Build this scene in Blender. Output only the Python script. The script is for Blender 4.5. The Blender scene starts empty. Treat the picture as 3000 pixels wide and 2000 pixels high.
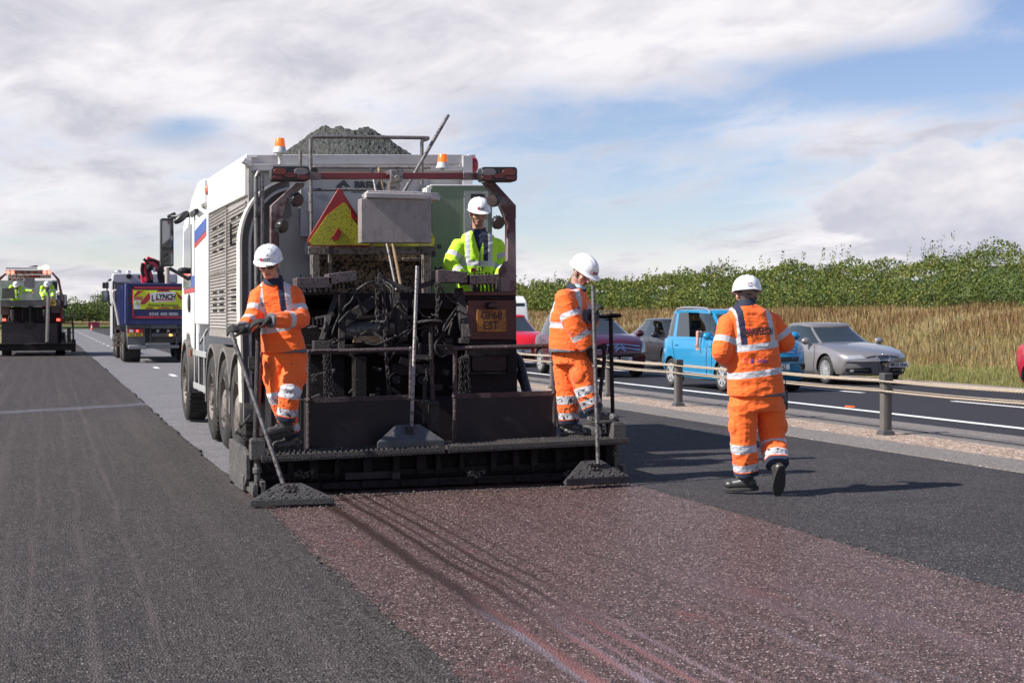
import bpy, bmesh, math, random
import numpy as np
from mathutils import Vector, Matrix, noise
from mathutils.bvhtree import BVHTree

random.seed(7); rng = np.random.default_rng(7)
SC = bpy.context.scene
COL = SC.collection
R = math.radians
PI = math.pi

# ------------------------------------------------------------------ camera
FOC = 4200.0                       # focal length in pixels of the 3000 px wide photograph
YAW = math.atan(1360 / FOC); PIT = math.atan(68 / FOC)
cam_d = bpy.data.cameras.new('camera'); cam = bpy.data.objects.new('camera', cam_d); COL.objects.link(cam)
cam_d.sensor_width = 36; cam_d.lens = FOC / 3000 * 36
cam.location = (0, 0, 1.5); cam.rotation_euler = (PI / 2 - PIT, 0, -YAW)
cam_d.clip_start = 0.1; cam_d.clip_end = 5000
cam_d.dof.use_dof = True; cam_d.dof.focus_distance = 12.8; cam_d.dof.aperture_fstop = 11
SC.camera = cam
_F = Vector((math.sin(YAW) * math.cos(PIT), math.cos(YAW) * math.cos(PIT), -math.sin(PIT)))
_R = Vector((math.cos(YAW), -math.sin(YAW), 0)); _U = _R.cross(_F); _C = Vector((0, 0, 1.5))
def Q(px, py, Y):                  # the point of the plane y = Y seen at photo pixel px, py
    d = _F * FOC + _R * (px - 1500) - _U * (py - 1000)
    return _C + d * (Y / d.y)
def QX(px, py, Xp):
    d = _F * FOC + _R * (px - 1500) - _U * (py - 1000)
    return _C + d * (Xp / d.x)
def QD(px, py, Y):                 # same, as (x, z)
    v = Q(px, py, Y); return (v.x, v.z)

# ------------------------------------------------------------------ sun and sky
SUN_E = R(40.5); SH = R(3.5)        # elevation, direction the shadows run from +X towards +Y
sun_d = bpy.data.lights.new('sun', 'SUN'); sun_d.energy = 5.0; sun_d.angle = R(0.5); sun_d.color = (1, .95, .87)
sun = bpy.data.objects.new('sun', sun_d); COL.objects.link(sun)
sd = Vector((math.cos(SUN_E) * math.cos(SH), math.cos(SUN_E) * math.sin(SH), -math.sin(SUN_E)))
sun.rotation_euler = sd.to_track_quat('-Z', 'Y').to_euler()
W = bpy.data.worlds.new('World'); SC.world = W; W.use_nodes = True
def build_sky():
    nt = W.node_tree; N = nt.nodes; L = nt.links; N.clear()
    out = N.new('ShaderNodeOutputWorld')
    sky = N.new('ShaderNodeTexSky'); sky.sky_type = 'NISHITA'; sky.sun_disc = False
    sky.sun_elevation = SUN_E; sky.sun_rotation = math.atan2(-sd.x, -sd.y)
    sky.air_density = 1.0; sky.dust_density = .15; sky.ozone_density = 2.2
    b1 = N.new('ShaderNodeBackground'); b1.inputs[1].default_value = .075
    tn = N.new('ShaderNodeMix'); tn.data_type = 'RGBA'; tn.blend_type = 'MULTIPLY'; tn.inputs[0].default_value = 1; L.new(sky.outputs[0], tn.inputs[6]); tn.inputs[7].default_value = (1.05, .98, 1.10, 1); L.new(tn.outputs[2], b1.inputs[0])
    tc = N.new('ShaderNodeTexCoord'); sp = N.new('ShaderNodeSeparateXYZ'); L.new(tc.outputs['Generated'], sp.inputs[0])
    def M(op, a, b=None, c=None, cl=False):
        n = N.new('ShaderNodeMath'); n.operation = op; n.use_clamp = cl
        for i, v in enumerate((a, b, c)):
            if v is None: continue
            if isinstance(v, (int, float)): n.inputs[i].default_value = v
            else: L.new(v, n.inputs[i])
        return n.outputs[0]
    def NZ(vec, scale, det=6, rough=.55, dist=0, w=0):
        n = N.new('ShaderNodeTexNoise'); n.inputs['Scale'].default_value = scale; n.inputs['Detail'].default_value = det
        n.inputs['Roughness'].default_value = rough; n.inputs['Distortion'].default_value = dist; L.new(vec, n.inputs['Vector'])
        return n.outputs[0]
    x, y, z = sp.outputs
    zz = M('MAXIMUM', z, 0.0)
    # azimuth right of +Y (radians) and elevation
    az = M('ARCTAN2', x, y)
    cmb = N.new('ShaderNodeCombineXYZ'); k = M('ADD', zz, .13)
    L.new(M('DIVIDE', x, k), cmb.inputs[0]); L.new(M('DIVIDE', y, k), cmb.inputs[1]); cmb.inputs[2].default_value = 3.7
    rot = N.new('ShaderNodeMapping'); rot.inputs['Rotation'].default_value = (0, 0, R(20)); rot.inputs['Scale'].default_value = (1.25, .8, 1)
    rot.inputs['Location'].default_value = (1.2, .35, 0)
    L.new(cmb.outputs[0], rot.inputs[0])
    big = NZ(rot.outputs[0], .75, 10, .55, .25)
    fine = NZ(rot.outputs[0], 3.2, 8, .6, .5)
    # smoothed bias: heavy sheet to the upper left, blue to the right
    def bump(a0, e0, sa, se, amp):
        da = M('DIVIDE', M('SUBTRACT', az, a0), sa); de = M('DIVIDE', M('SUBTRACT', zz, e0), se)
        q = M('ADD', M('MULTIPLY', da, da), M('MULTIPLY', de, de))
        return M('MULTIPLY', M('POWER', 2.71828, M('MULTIPLY', q, -1)), amp)
    bias = bump(.06, .19, .24, .10, .16)
    for b in (bump(.40, .212, .25, .032, .22), bump(.60, .160, .13, .020, -.20), bump(.67, .225, .05, .035, -.3), bump(.37, .135, .09, .022, -.13), bump(.60, .065, .11, .032, .16), bump(.52, .125, .09, .018, .10),
              bump(.03, .05, .14, .012, -.06), bump(.02, .10, .12, .03, .08), bump(.30, .022, .3, .016, .08), bump(.085, .126, .03, .010, -.17), bump(.44, .07, .06, .015, -.08), bump(.24, .19, .03, .02, .1)):
        bias = M('ADD', bias, b)
    bias = M('SUBTRACT', bias, M('MULTIPLY', M('SUBTRACT', zz, .30), .55)) if 0 else bias
    hz = N.new('ShaderNodeMapRange'); L.new(zz, hz.inputs[0]); hz.inputs[1].default_value = .30; hz.inputs[2].default_value = .55; hz.inputs[4].default_value = -.17; bias = M('ADD', bias, hz.outputs[0])
    mid = NZ(rot.outputs[0], 1.9, 9, .58, .4)
    dens = M('ADD', M('ADD', M('MULTIPLY', big, .45), M('ADD', M('MULTIPLY', fine, .25), M('MULTIPLY', mid, .30))), bias)
    cov = N.new('ShaderNodeMapRange'); cov.interpolation_type = 'SMOOTHSTEP'
    L.new(dens, cov.inputs[0]); cov.inputs[1].default_value = .41; cov.inputs[2].default_value = .62; cov.inputs[4].default_value = .96
    # low cumulus bank with rounded tops
    cu = N.new('ShaderNodeCombineXYZ'); L.new(M('MULTIPLY', az, 9), cu.inputs[0]); L.new(M('MULTIPLY', zz, 19), cu.inputs[1])
    cn = NZ(cu.outputs[0], 1.1, 9, .58, .15)
    top = bump(.62, .075, .13, .05, .62)
    cm = N.new('ShaderNodeMapRange'); cm.interpolation_type = 'SMOOTHSTEP'; L.new(M('ADD', M('MULTIPLY', cn, .8), top), cm.inputs[0])
    cm.inputs[1].default_value = .74; cm.inputs[2].default_value = .82; cm.inputs[4].default_value = .95
    # cloud colour: bright tops, lilac grey bellies
    sh = N.new('ShaderNodeMapRange'); L.new(M('ADD', M('MULTIPLY', fine, .45), M('MULTIPLY', mid, .55)), sh.inputs[0]); sh.inputs[1].default_value = .42; sh.inputs[2].default_value = .62
    mc = N.new('ShaderNodeMix'); mc.data_type = 'RGBA'; L.new(sh.outputs[0], mc.inputs[0])
    mc.inputs[6].default_value = (1.0, .965, .99, 1); mc.inputs[7].default_value = (.63, .625, .70, 1)
    sh2 = N.new('ShaderNodeMapRange'); L.new(M('ADD', M('SUBTRACT', .16, zz), M('MULTIPLY', M('SUBTRACT', cn, .5), .28)), sh2.inputs[0]); sh2.inputs[1].default_value = .015; sh2.inputs[2].default_value = .12
    mc2 = N.new('ShaderNodeMix'); mc2.data_type = 'RGBA'; L.new(sh2.outputs[0], mc2.inputs[0])
    mc2.inputs[6].default_value = (1.02, .98, .98, 1); mc2.inputs[7].default_value = (.58, .585, .68, 1)
    b2 = N.new('ShaderNodeBackground'); L.new(mc.outputs[2], b2.inputs[0]); b2.inputs[1].default_value = .63
    b3 = N.new('ShaderNodeBackground'); L.new(mc2.outputs[2], b3.inputs[0]); b3.inputs[1].default_value = .66
    m1 = N.new('ShaderNodeMixShader'); L.new(cov.outputs[0], m1.inputs[0]); L.new(b1.outputs[0], m1.inputs[1]); L.new(b2.outputs[0], m1.inputs[2])
    m2 = N.new('ShaderNodeMixShader'); L.new(cm.outputs[0], m2.inputs[0]); L.new(m1.outputs[0], m2.inputs[1]); L.new(b3.outputs[0], m2.inputs[2])
    L.new(m2.outputs[0], out.inputs[0])
build_sky()
SC.view_settings.view_transform = 'Standard'; SC.view_settings.look = 'None'
SC.view_settings.exposure = .66; SC.view_settings.gamma = 1
SC.cycles.max_bounces = 8; SC.cycles.transparent_max_bounces = 16

# ------------------------------------------------------------------ mesh helpers
class MB:
    def __init__(s): s.v = []; s.f = []; s.m = []
    def add(s, vs, fs, m=0):
        b = len(s.v); s.v += [tuple(v) for v in vs]; s.f += [tuple(i + b for i in f) for f in fs]; s.m += [m] * len(fs); return s
    def bx(s, x0, x1, y0, y1, z0, z1, m=0):
        vs = [(x, y, z) for z in (z0, z1) for y in (y0, y1) for x in (x0, x1)]
        return s.add(vs, [(0, 2, 3, 1), (4, 5, 7, 6), (0, 1, 5, 4), (2, 6, 7, 3), (0, 4, 6, 2), (1, 3, 7, 5)], m)
    def obx(s, c, size, mat, m=0):            # oriented box; mat = 3x3 Matrix
        hx, hy, hz = [q / 2 for q in size]; c = Vector(c)
        vs = [c + mat @ Vector((x, y, z)) for z in (-hz, hz) for y in (-hy, hy) for x in (-hx, hx)]
        return s.add(vs, [(0, 2, 3, 1), (4, 5, 7, 6), (0, 1, 5, 4), (2, 6, 7, 3), (0, 4, 6, 2), (1, 3, 7, 5)], m)
    def bar(s, p, q, w, h, m=0, up=(0, 0, 1)):   # box beam from p to q
        p = Vector(p); q = Vector(q); d = (q - p); L = d.length; d.normalize(); u = Vector(up)
        if abs(d.dot(u)) > .95: u = Vector((0, 1, 0))
        sx = d.cross(u).normalized(); uz = sx.cross(d)
        mat = Matrix((sx, d, uz)).transposed()
        return s.obx((p + q) / 2, (w, L, h), mat, m)
    def prism(s, pts, ax, a0, a1, m=0):       # polygon extruded along an axis
        n = len(pts)
        def P(p, a): return {'x': (a, p[0], p[1]), 'y': (p[0], a, p[1]), 'z': (p[0], p[1], a)}[ax]
        ar = sum(pts[i][0] * pts[(i + 1) % n][1] - pts[(i + 1) % n][0] * pts[i][1] for i in range(n))
        if (ar > 0) == (ax == 'y'): pts = pts[::-1]
        if a0 > a1: a0, a1 = a1, a0
        vs = [P(p, a0) for p in pts] + [P(p, a1) for p in pts]
        fs = [tuple(range(n))[::-1], tuple(range(n, 2 * n))] + [(i, (i + 1) % n, (i + 1) % n + n, i + n) for i in range(n)]
        return s.add(vs, fs, m)
    def tube(s, pts, r, n=8, m=0, closed=False):
        pts = [Vector(p) for p in pts]; k = len(pts); rs = r if isinstance(r, (list, tuple)) else [r] * k
        T = []
        for i in range(k):
            a = pts[i - 1] if (i > 0 or closed) else pts[i]; b = pts[(i + 1) % k] if (i < k - 1 or closed) else pts[i]
            T.append((b - a).normalized())
        u = Vector((0, 0, 1)) if abs(T[0].z) < .9 else Vector((1, 0, 0))
        u = (u - T[0] * u.dot(T[0])).normalized(); vs = []
        for i in range(k):
            u = (u - T[i] * u.dot(T[i])).normalized(); w = T[i].cross(u)
            vs += [pts[i] + (u * math.cos(2 * PI * j / n) + w * math.sin(2 * PI * j / n)) * rs[i] for j in range(n)]
        fs = []
        for i in range(k if closed else k - 1):
            a = i * n; b = ((i + 1) % k) * n
            fs += [(a + j, a + (j + 1) % n, b + (j + 1) % n, b + j) for j in range(n)]
        if not closed: fs += [tuple(range(n))[::-1], tuple(range((k - 1) * n, k * n))]
        return s.add(vs, fs, m)
    def cyl(s, p, q, r, r2=None, n=16, m=0): return s.tube([p, q], [r, r if r2 is None else r2], n, m)
    def ell(s, c, r, n=12, k=8, m=0, rot=None):
        if not isinstance(r, (list, tuple, Vector)): r = (r, r, r)
        c = Vector(c); vs = []; rot = rot or Matrix.Identity(3)
        for i in range(1, k):
            t = PI * i / k
            vs += [c + rot @ Vector((r[0] * math.sin(t) * math.cos(2 * PI * j / n), r[1] * math.sin(t) * math.sin(2 * PI * j / n), r[2] * math.cos(t))) for j in range(n)]
        vs += [c + rot @ Vector((0, 0, r[2])), c + rot @ Vector((0, 0, -r[2]))]; a = (k - 1) * n
        fs = [(i * n + j, (i + 1) * n + j, (i + 1) * n + (j + 1) % n, i * n + (j + 1) % n) for i in range(k - 2) for j in range(n)]
        fs += [(a, j, (j + 1) % n) for j in range(n)] + [(a + 1, (k - 2) * n + (j + 1) % n, (k - 2) * n + j) for j in range(n)]
        return s.add(vs, fs, m)
    def loft(s, rings, m=0, caps=True, closed=True):
        n = len(rings[0]); vs = [p for r in rings for p in r]; fs = []
        for i in range(len(rings) - 1):
            for j in range(n if closed else n - 1):
                fs.append((i * n + j, i * n + (j + 1) % n, (i + 1) * n + (j + 1) % n, (i + 1) * n + j))
        if caps: fs += [tuple(range(n))[::-1], tuple(range((len(rings) - 1) * n, len(rings) * n))]
        return s.add(vs, fs, m)
    def lathe(s, c, prof, ax=(0, 0, 1), n=20, m=0, caps=True):   # prof = [(radius, height)]
        a = Vector(ax).normalized(); u = a.orthogonal().normalized(); w = a.cross(u); c = Vector(c)
        rings = [[c + a * h + (u * math.cos(2 * PI * j / n) + w * math.sin(2 * PI * j / n)) * max(r, 1e-4) for j in range(n)] for r, h in prof]
        return s.loft(rings, m, caps)
    def build(s, name, mats, parent=None, smooth=40, bevel=0, seg=2):
        if not isinstance(mats, (list, tuple)): mats = [mats]
        me = bpy.data.meshes.new(name); me.from_pydata(s.v, [], s.f); me.validate()
        if len(me.polygons) == len(s.m): me.polygons.foreach_set('material_index', s.m)
        for m in mats: me.materials.append(m)
        if smooth:
            me.polygons.foreach_set('use_smooth', [True] * len(me.polygons)); me.set_sharp_from_angle(angle=R(smooth))
        me.update(); o = bpy.data.objects.new(name, me); COL.objects.link(o)
        if bevel:
            b = o.modifiers.new('b', 'BEVEL'); b.width = bevel; b.segments = seg; b.limit_method = 'ANGLE'; b.angle_limit = R(35)
        if parent is not None: attach(o, parent)
        return o
def attach(o, parent):
    o.parent = parent; o.matrix_parent_inverse = pworld(parent).inverted()
def pworld(p):
    M = Matrix.LocRotScale(p.location, p.rotation_euler, p.scale)
    return pworld(p.parent) @ p.matrix_parent_inverse @ M if p.parent else M
def tag(o, label=None, cat=None, group=None, kind=None):
    if label: o['label'] = label
    if cat: o['category'] = cat
    if group: o['group'] = group
    if kind: o['kind'] = kind
    return o
def empty(name, loc=(0, 0, 0), rz=0):
    o = bpy.data.objects.new(name, None); o.location = loc; o.rotation_euler = (0, 0, rz); o.empty_display_size = .2; COL.objects.link(o); return o
def child(mb, name, mats, parent, **k):     # mesh given in the parent's local coordinates
    o = mb.build(name, mats, None, **k); o.parent = parent; return o
def copy_tree(o, parent=None):
    c = o.copy(); COL.objects.link(c)
    if parent is not None: c.parent = parent
    for ch in [k for k in o.children]: copy_tree(ch, c)
    return c

# ------------------------------------------------------------------ materials
MATS = {}
def node_math(N, L, op, a, b=None, cl=False):
    n = N.new('ShaderNodeMath'); n.operation = op; n.use_clamp = cl
    for i, v in enumerate((a, b)):
        if v is None: continue
        if isinstance(v, (int, float)): n.inputs[i].default_value = v
        else: L.new(v, n.inputs[i])
    return n.outputs[0]
def c4(c): return (c[0], c[1], c[2], 1)
def mat(name, col, rough=.5, metal=0, var=.12, vs=3., spots=None, spot2=None, bump=0, bs=60., emit=None, coat=0, trans=0, spec=None, alpha=1, stretch=None, grad=None):
    """spots = (colour, scale, threshold, softness)"""
    if name in MATS: return MATS[name]
    m = bpy.data.materials.new(name); m.use_nodes = True; nt = m.node_tree; N = nt.nodes; L = nt.links
    b = N['Principled BSDF']; b.inputs['Base Color'].default_value = c4(col); b.inputs['Roughness'].default_value = rough; b.inputs['Metallic'].default_value = metal
    if coat: b.inputs['Coat Weight'].default_value = coat; b.inputs['Coat Roughness'].default_value = .04
    if trans: b.inputs['Transmission Weight'].default_value = trans
    if spec is not None: b.inputs['Specular IOR Level'].default_value = spec
    if alpha < 1: b.inputs['Alpha'].default_value = alpha
    if emit: b.inputs['Emission Color'].default_value = c4(emit[0]); b.inputs['Emission Strength'].default_value = emit[1]
    tc = N.new('ShaderNodeNewGeometry'); vec = tc.outputs['Position']
    if stretch:
        mp = N.new('ShaderNodeMapping'); mp.inputs['Scale'].default_value = stretch; L.new(vec, mp.inputs[0]); vec = mp.outputs[0]
    def NZ(scale, det=4, rough=.6, off=0):
        n = N.new('ShaderNodeTexNoise'); n.inputs['Scale'].default_value = scale; n.inputs['Detail'].default_value = det; n.inputs['Roughness'].default_value = rough
        if off:
            q = N.new('ShaderNodeVectorMath'); q.operation = 'ADD'; q.inputs[1].default_value = (off, off * .7, off * 1.3); L.new(vec, q.inputs[0]); L.new(q.outputs[0], n.inputs['Vector'])
        else: L.new(vec, n.inputs['Vector'])
        return n.outputs[0]
    cur = None
    if var:
        mx = N.new('ShaderNodeMix'); mx.data_type = 'RGBA'; L.new(NZ(vs), mx.inputs[0])
        mx.inputs[6].default_value = c4([q * (1 - var * 1.6) for q in col]); mx.inputs[7].default_value = c4([min(1, q * (1 + var * 1.6)) for q in col]); cur = mx.outputs[2]
    for i, sp in enumerate((spots, spot2)):
        if not sp: continue
        mr = N.new('ShaderNodeMapRange'); L.new(NZ(sp[1], 3, .65, 5 + 9 * i), mr.inputs[0]); mr.inputs[1].default_value = sp[2]; mr.inputs[2].default_value = sp[2] + (sp[3] if len(sp) > 3 else .03)
        mx = N.new('ShaderNodeMix'); mx.data_type = 'RGBA'; L.new(mr.outputs[0], mx.inputs[0]); mx.inputs[7].default_value = c4(sp[0])
        if cur is None: mx.inputs[6].default_value = c4(col)
        else: L.new(cur, mx.inputs[6])
        cur = mx.outputs[2]
    if cur is not None: L.new(cur, b.inputs['Base Color'])
    if bump:
        bn = N.new('ShaderNodeBump'); bn.inputs['Strength'].default_value = min(1, bump); bn.inputs['Distance'].default_value = .01 * max(1, bump)
        L.new(NZ(bs, 3), bn.inputs['Height']); L.new(bn.outputs[0], b.inputs['Normal'])
    MATS[name] = m; return m

BLK = (.012, .011, .012)
def ground_mat(name, c1, c2, ch, scale=110., rough=.8, bump=.6, streak=None, c3=None, patch=.5, spark=0, lines=None, blue_line=None, spec=.15, sl=None):
    """speckled road surface. c1/c2 aggregate colours; streak = (colour, amount); lines = [(x, halfwidth)], colours by distance"""
    m = bpy.data.materials.new(name); m.use_nodes = True; nt = m.node_tree; N = nt.nodes; L = nt.links; b = N['Principled BSDF']
    g = N.new('ShaderNodeNewGeometry'); pos = g.outputs['Position']; sp = N.new('ShaderNodeSeparateXYZ'); L.new(pos, sp.inputs[0])
    M = lambda op, a, b_=None, cl=False: node_math(N, L, op, a, b_, cl)
    def NZ(vec, scale, det=3, rough=.6, dist=0):
        n = N.new('ShaderNodeTexNoise'); n.inputs['Scale'].default_value = scale; n.inputs['Detail'].default_value = det; n.inputs['Roughness'].default_value = rough
        n.inputs['Distortion'].default_value = dist; L.new(vec, n.inputs['Vector']); return n.outputs[0]
    def MP(scale, loc=(0, 0, 0)):
        q = N.new('ShaderNodeMapping'); q.inputs['Scale'].default_value = scale; q.inputs['Location'].default_value = loc; L.new(pos, q.inputs[0]); return q.outputs[0]
    def RG(v, a, b_, lo=0, hi=1):
        q = N.new('ShaderNodeMapRange'); q.interpolation_type = 'SMOOTHSTEP'; L.new(v, q.inputs[0]); q.inputs[1].default_value = a; q.inputs[2].default_value = b_
        q.inputs[3].default_value = lo; q.inputs[4].default_value = hi; return q.outputs[0]
    def MX(f, a, b_):
        q = N.new('ShaderNodeMix'); q.data_type = 'RGBA'
        if isinstance(f, (int, float)): q.inputs[0].default_value = f
        else: L.new(f, q.inputs[0])
        for i, v in ((6, a), (7, b_)):
            if isinstance(v, tuple): q.inputs[i].default_value = c4(v)
            else: L.new(v, q.inputs[i])
        return q.outputs[2]
    vo = N.new('ShaderNodeTexVoronoi'); vo.inputs['Scale'].default_value = scale; L.new(pos, vo.inputs['Vector'])
    vs = N.new('ShaderNodeSeparateColor'); L.new(vo.outputs['Color'], vs.inputs[0])
    n1 = NZ(pos, scale * .35, 4, .7)
    col = MX(RG(M('ADD', M('MULTIPLY', vs.outputs[0], .6), M('MULTIPLY', n1, .5)), .28, .85), c1, c2)
    big = NZ(pos, 1.1, 5, .6)
    col = MX(M('MULTIPLY', RG(big, .35, .7), patch), col, c3 or tuple(q * .75 for q in c1))
    if ch: col = MX(RG(vs.outputs[1], 1 - ch[1], 1.0), col, ch[0])
    if streak:
        st = NZ(MP((5.5, .11, 1)), 1.0, 4, .65, .4)
        col = MX(M('MULTIPLY', RG(st, .50, .66), streak[1]), col, streak[0])
        st2 = NZ(MP((17, .16, 1), (3, 8, 0)), 1.0, 3, .6, .3)
        col = MX(M('MULTIPLY', RG(st2, .57, .66), streak[1] * .75), col, streak[0])
    if sl:      # lengthwise dusty tracks
        wb = M('MULTIPLY', M('SUBTRACT', NZ(MP((.0, .35, 0), (0, 4, 0)), 1.0, 2), .5), .16); rg2 = M('MULTIPLY', M('SUBTRACT', NZ(pos, 22, 4), .5), .07); br = RG(NZ(MP((4, .9, 1), (7, 1, 0)), 1.0, 3), .3, .6)
        for x0, w, a in sl:
            d = M('ABSOLUTE', M('SUBTRACT', M('ADD', M('ADD', sp.outputs[0], wb), rg2), x0)); col = MX(M('MULTIPLY', M('MULTIPLY', RG(d, w, w * .1), a), br), col, streak[0])
    if lines:
        wob = M('MULTIPLY', M('SUBTRACT', NZ(MP((.0, .55, 0)), 1.0, 2), .5), .09)
        rag = M('MULTIPLY', M('SUBTRACT', NZ(pos, 30, 3), .5), .05)
        acc = None
        for x0, w, a in lines:
            d = M('ABSOLUTE', M('SUBTRACT', M('ADD', M('ADD', sp.outputs[0], wob), rag), x0))
            v = M('MULTIPLY', RG(d, w, w * .2), a); acc = v if acc is None else M('MAXIMUM', acc, v)
        lc = MX(RG(M('ADD', sp.outputs[1], M('MULTIPLY', M('SUBTRACT', NZ(MP((9, .8, 1)), 1., 3), .5), 3.0)), 5.6, 7.8), MX(RG(NZ(MP((14, .3, 1)), 1., 2), .4, .6), (.24, .205, .245), (.25, .11, .105)), (.032, .017, .012))
        col = MX(acc, col, lc)
        film = RG(NZ(MP((2.6, .35, 1), (5, 2, 0)), 1.0, 5, .65, .3), .5, .72)
        col = MX(M('MULTIPLY', film, M('MULTIPLY', RG(sp.outputs[1], 12, 6), .45)), col, (.15, .095, .11))
        pk = RG(NZ(MP((3.4, .8, 1), (1, 5, 0)), 1.0, 4, .7), .6, .74)
        col = MX(M('MULTIPLY', pk, .4), col, (.22, .06, .055))
    L.new(col, b.inputs['Base Color'])
    rr = M('ADD', rough, M('MULTIPLY', M('SUBTRACT', n1, .5), .3), True)
    if spark: rr = MX(RG(vs.outputs[2], .75, .9), (rough,) * 3, (rough * .45,) * 3)
    L.new(rr, b.inputs['Roughness']); b.inputs['Specular IOR Level'].default_value = spec
    if blue_line:   # a broken pale bluish line slanting across the lane
        yy = M('SUBTRACT', sp.outputs[1], M('ADD', blue_line[0], M('ADD', M('MULTIPLY', sp.outputs[0], .75), M('MULTIPLY', M('SUBTRACT', NZ(pos, 1.2, 3), .5), .8))))
        f = M('MULTIPLY', RG(M('ABSOLUTE', yy), .55, .2), RG(NZ(MP((3, 14, 1)), 1., 3), .38, .6))
        col2 = MX(M('MULTIPLY', f, .8), col, (.17, .17, .22)); L.new(col2, b.inputs['Base Color'])
    bn = N.new('ShaderNodeBump'); bn.inputs['Strength'].default_value = bump; bn.inputs['Distance'].default_value = .012
    L.new(M('ADD', M('MULTIPLY', vo.outputs['Distance'], 1.0), M('MULTIPLY', n1, .6)), bn.inputs['Height']); L.new(bn.outputs[0], b.inputs['Normal'])
    MATS[name] = m; return m

# ------------------------------------------------------------------ ground, roads
def bend(y): return 0 if y < 170 else ((y - 170) / 100.) ** 2 * 7
def strip(name, x0, x1, y0, y1, z, m, j0=0, j1=0, th=.03, step=None, kind='structure'):
    """road layer between two edges that run along the road; j0/j1 = raggedness of the edges"""
    ys = []; y = y0
    while y < y1:
        ys.append(y); y += (step or (.06 if (j0 or j1) and y < 30 else (.3 if y < 60 else 4)))
    ys.append(y1); A = []; B = []
    for y in ys:
        r = noise.noise(Vector((y * 1.2, x0 * 3, 1))) * .5 + noise.noise(Vector((y * 9, x0, 5))) * .35 + noise.noise(Vector((y * 31, x0, 9))) * .3
        r2 = noise.noise(Vector((y * 1.4, x1 * 3, 4))) * .5 + noise.noise(Vector((y * 10, x1, 7))) * .35 + noise.noise(Vector((y * 33, x1, 3))) * .3
        A.append((x0 + bend(y) + r * j0, y)); B.append((x1 + bend(y) + r2 * j1, y))
    n = len(ys); mb = MB()
    vs = [(x, y, z) for x, y in A] + [(x, y, z) for x, y in B] + [(x, y, z - th) for x, y in A] + [(x, y, z - th) for x, y in B]
    fs = []
    for i in range(n - 1):
        fs += [(i, n + i, n + i + 1, i + 1), (2 * n + i, i, i + 1, 2 * n + i + 1), (n + i, 3 * n + i, 3 * n + i + 1, n + i + 1)]
    fs += [(0, 2 * n, 3 * n, n), (n - 1, 2 * n - 1, 4 * n - 1, 3 * n - 1)]
    o = mb.add(vs, fs).build(name, m, smooth=0); o['kind'] = kind; return o

m_old = ground_mat('old_asphalt', (.10, .097, .104), (.20, .193, .205), ((.45, .43, .42), .05), 70, .85, .4, c3=(.20, .19, .205), patch=.5)
m_new = ground_mat('fresh_asphalt', (.017, .0145, .0138), (.108, .094, .089), ((.22, .20, .195), .07), 92, .75, .9, sl=[(.50, .035, .6), (.20, .04, .4), (-.10, .028, .5), (-.45, .09, .3), (.78, .03, .25), (1.15, .12, .2), (-1.2, .1, .4), (-.8, .06, .3)], streak=((.115, .092, .09), .3), c3=(.045, .040, .042), blue_line=(24.7,))
m_newr = ground_mat('fresh_asphalt_right', (.016, .015, .017), (.098, .091, .094), ((.22, .21, .21), .07), 92, .75, .8, streak=((.075, .06, .062), .3), c3=(.03, .028, .03))
m_red = ground_mat('red_asphalt', (.018, .010, .009), (.20, .122, .110), ((.52, .41, .39), .11), 98, .5, 1.0, c3=(.06, .038, .036), patch=.25, spark=1, spec=.22,  # pale chips, brightened so their colour also carries the sparkle of highlights
                   lines=[(2.15, .08, .9), (2.35, .045, .9), (2.44, .022, .75), (2.55, .035, .9), (2.68, .028, .75), (2.82, .02, .5), (3.32, .05, .25), (3.60, .03, .2), (4.1, .03, .15)])
m_opp = ground_mat('opposite_asphalt', (.022, .022, .027), (.042, .042, .05), ((.12, .12, .12), .04), 90, .75, .3, c3=(.035, .035, .042))
m_conc = ground_mat('pale_concrete', (.12, .108, .105), (.22, .20, .192), ((.40, .37, .35), .05), 60, .9, .35, c3=(.2, .18, .175))
m_grav = ground_mat('gravel', (.17, .115, .09), (.48, .37, .30), ((.62, .55, .48), .2), 34, .9, 1.0, c3=(.26, .19, .15), patch=.4)
m_pale = ground_mat('pale_edge', (.22, .18, .16), (.38, .32, .29), None, 40, .9, .4)
m_earth = ground_mat('earth', (.16, .15, .05), (.25, .22, .09), ((.12, .16, .04), .3), 3.0, .95, .3, c3=(.22, .17, .08), patch=.8)
m_white = mat('road_paint', (.72, .72, .72), .6, var=.1, vs=20, spots=((.22, .22, .23), 45, .66, .04), bump=.2)

mb = MB(); S = 2500
g = mb.add([(-S, -60, -.13), (S, -60, -.13), (S, S, -.13), (-S, S, -.13)], [(0, 1, 2, 3)]).build('ground', m_earth, smooth=0); g['kind'] = 'structure'
strip('existing_lane', 1.45, 5.15, 11.5, 420, -.026, m_old)
strip('road_shoulder', -2.6, -1.7, -3, 420, -.02, m_conc, j1=.1)
strip('fresh_lane', -1.85, 1.62, -3, 420, 0, m_new, j1=.09)
strip('surfaced_strip', 1.60, 5.06, 1, 12.6, -.004, m_red, j1=.05, j0=.03)
strip('right_lane', 5.06, 8.98, -3, 420, 0, m_newr, j0=.06)
strip('drainage_channel', 8.99, 9.72, -3, 420, .012, m_conc, j1=.1, step=.15)
strip('gravel_reserve', 9.5, 10.75, -3, 420, .006, m_grav, step=.2)
strip('concrete_margin', 10.55, 11.67, -3, 420, .012, m_conc, j0=.04, step=.2)
strip('opposite_road', 11.68, 19.3, -3, 420, 0, m_opp)
strip('road_edge', 19.3, 19.9, -3, 420, .01, m_pale, j1=.15, step=.3)
def paint(name, x0, x1, y0, y1, z): return strip(name, x0, x1, y0, y1, z, m_white, j0=.012, j1=.012, th=.003, step=.12 if y1 < 60 else 1.)
paint('edge_line', 12.53, 12.69, 8, 300, .006)
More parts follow.
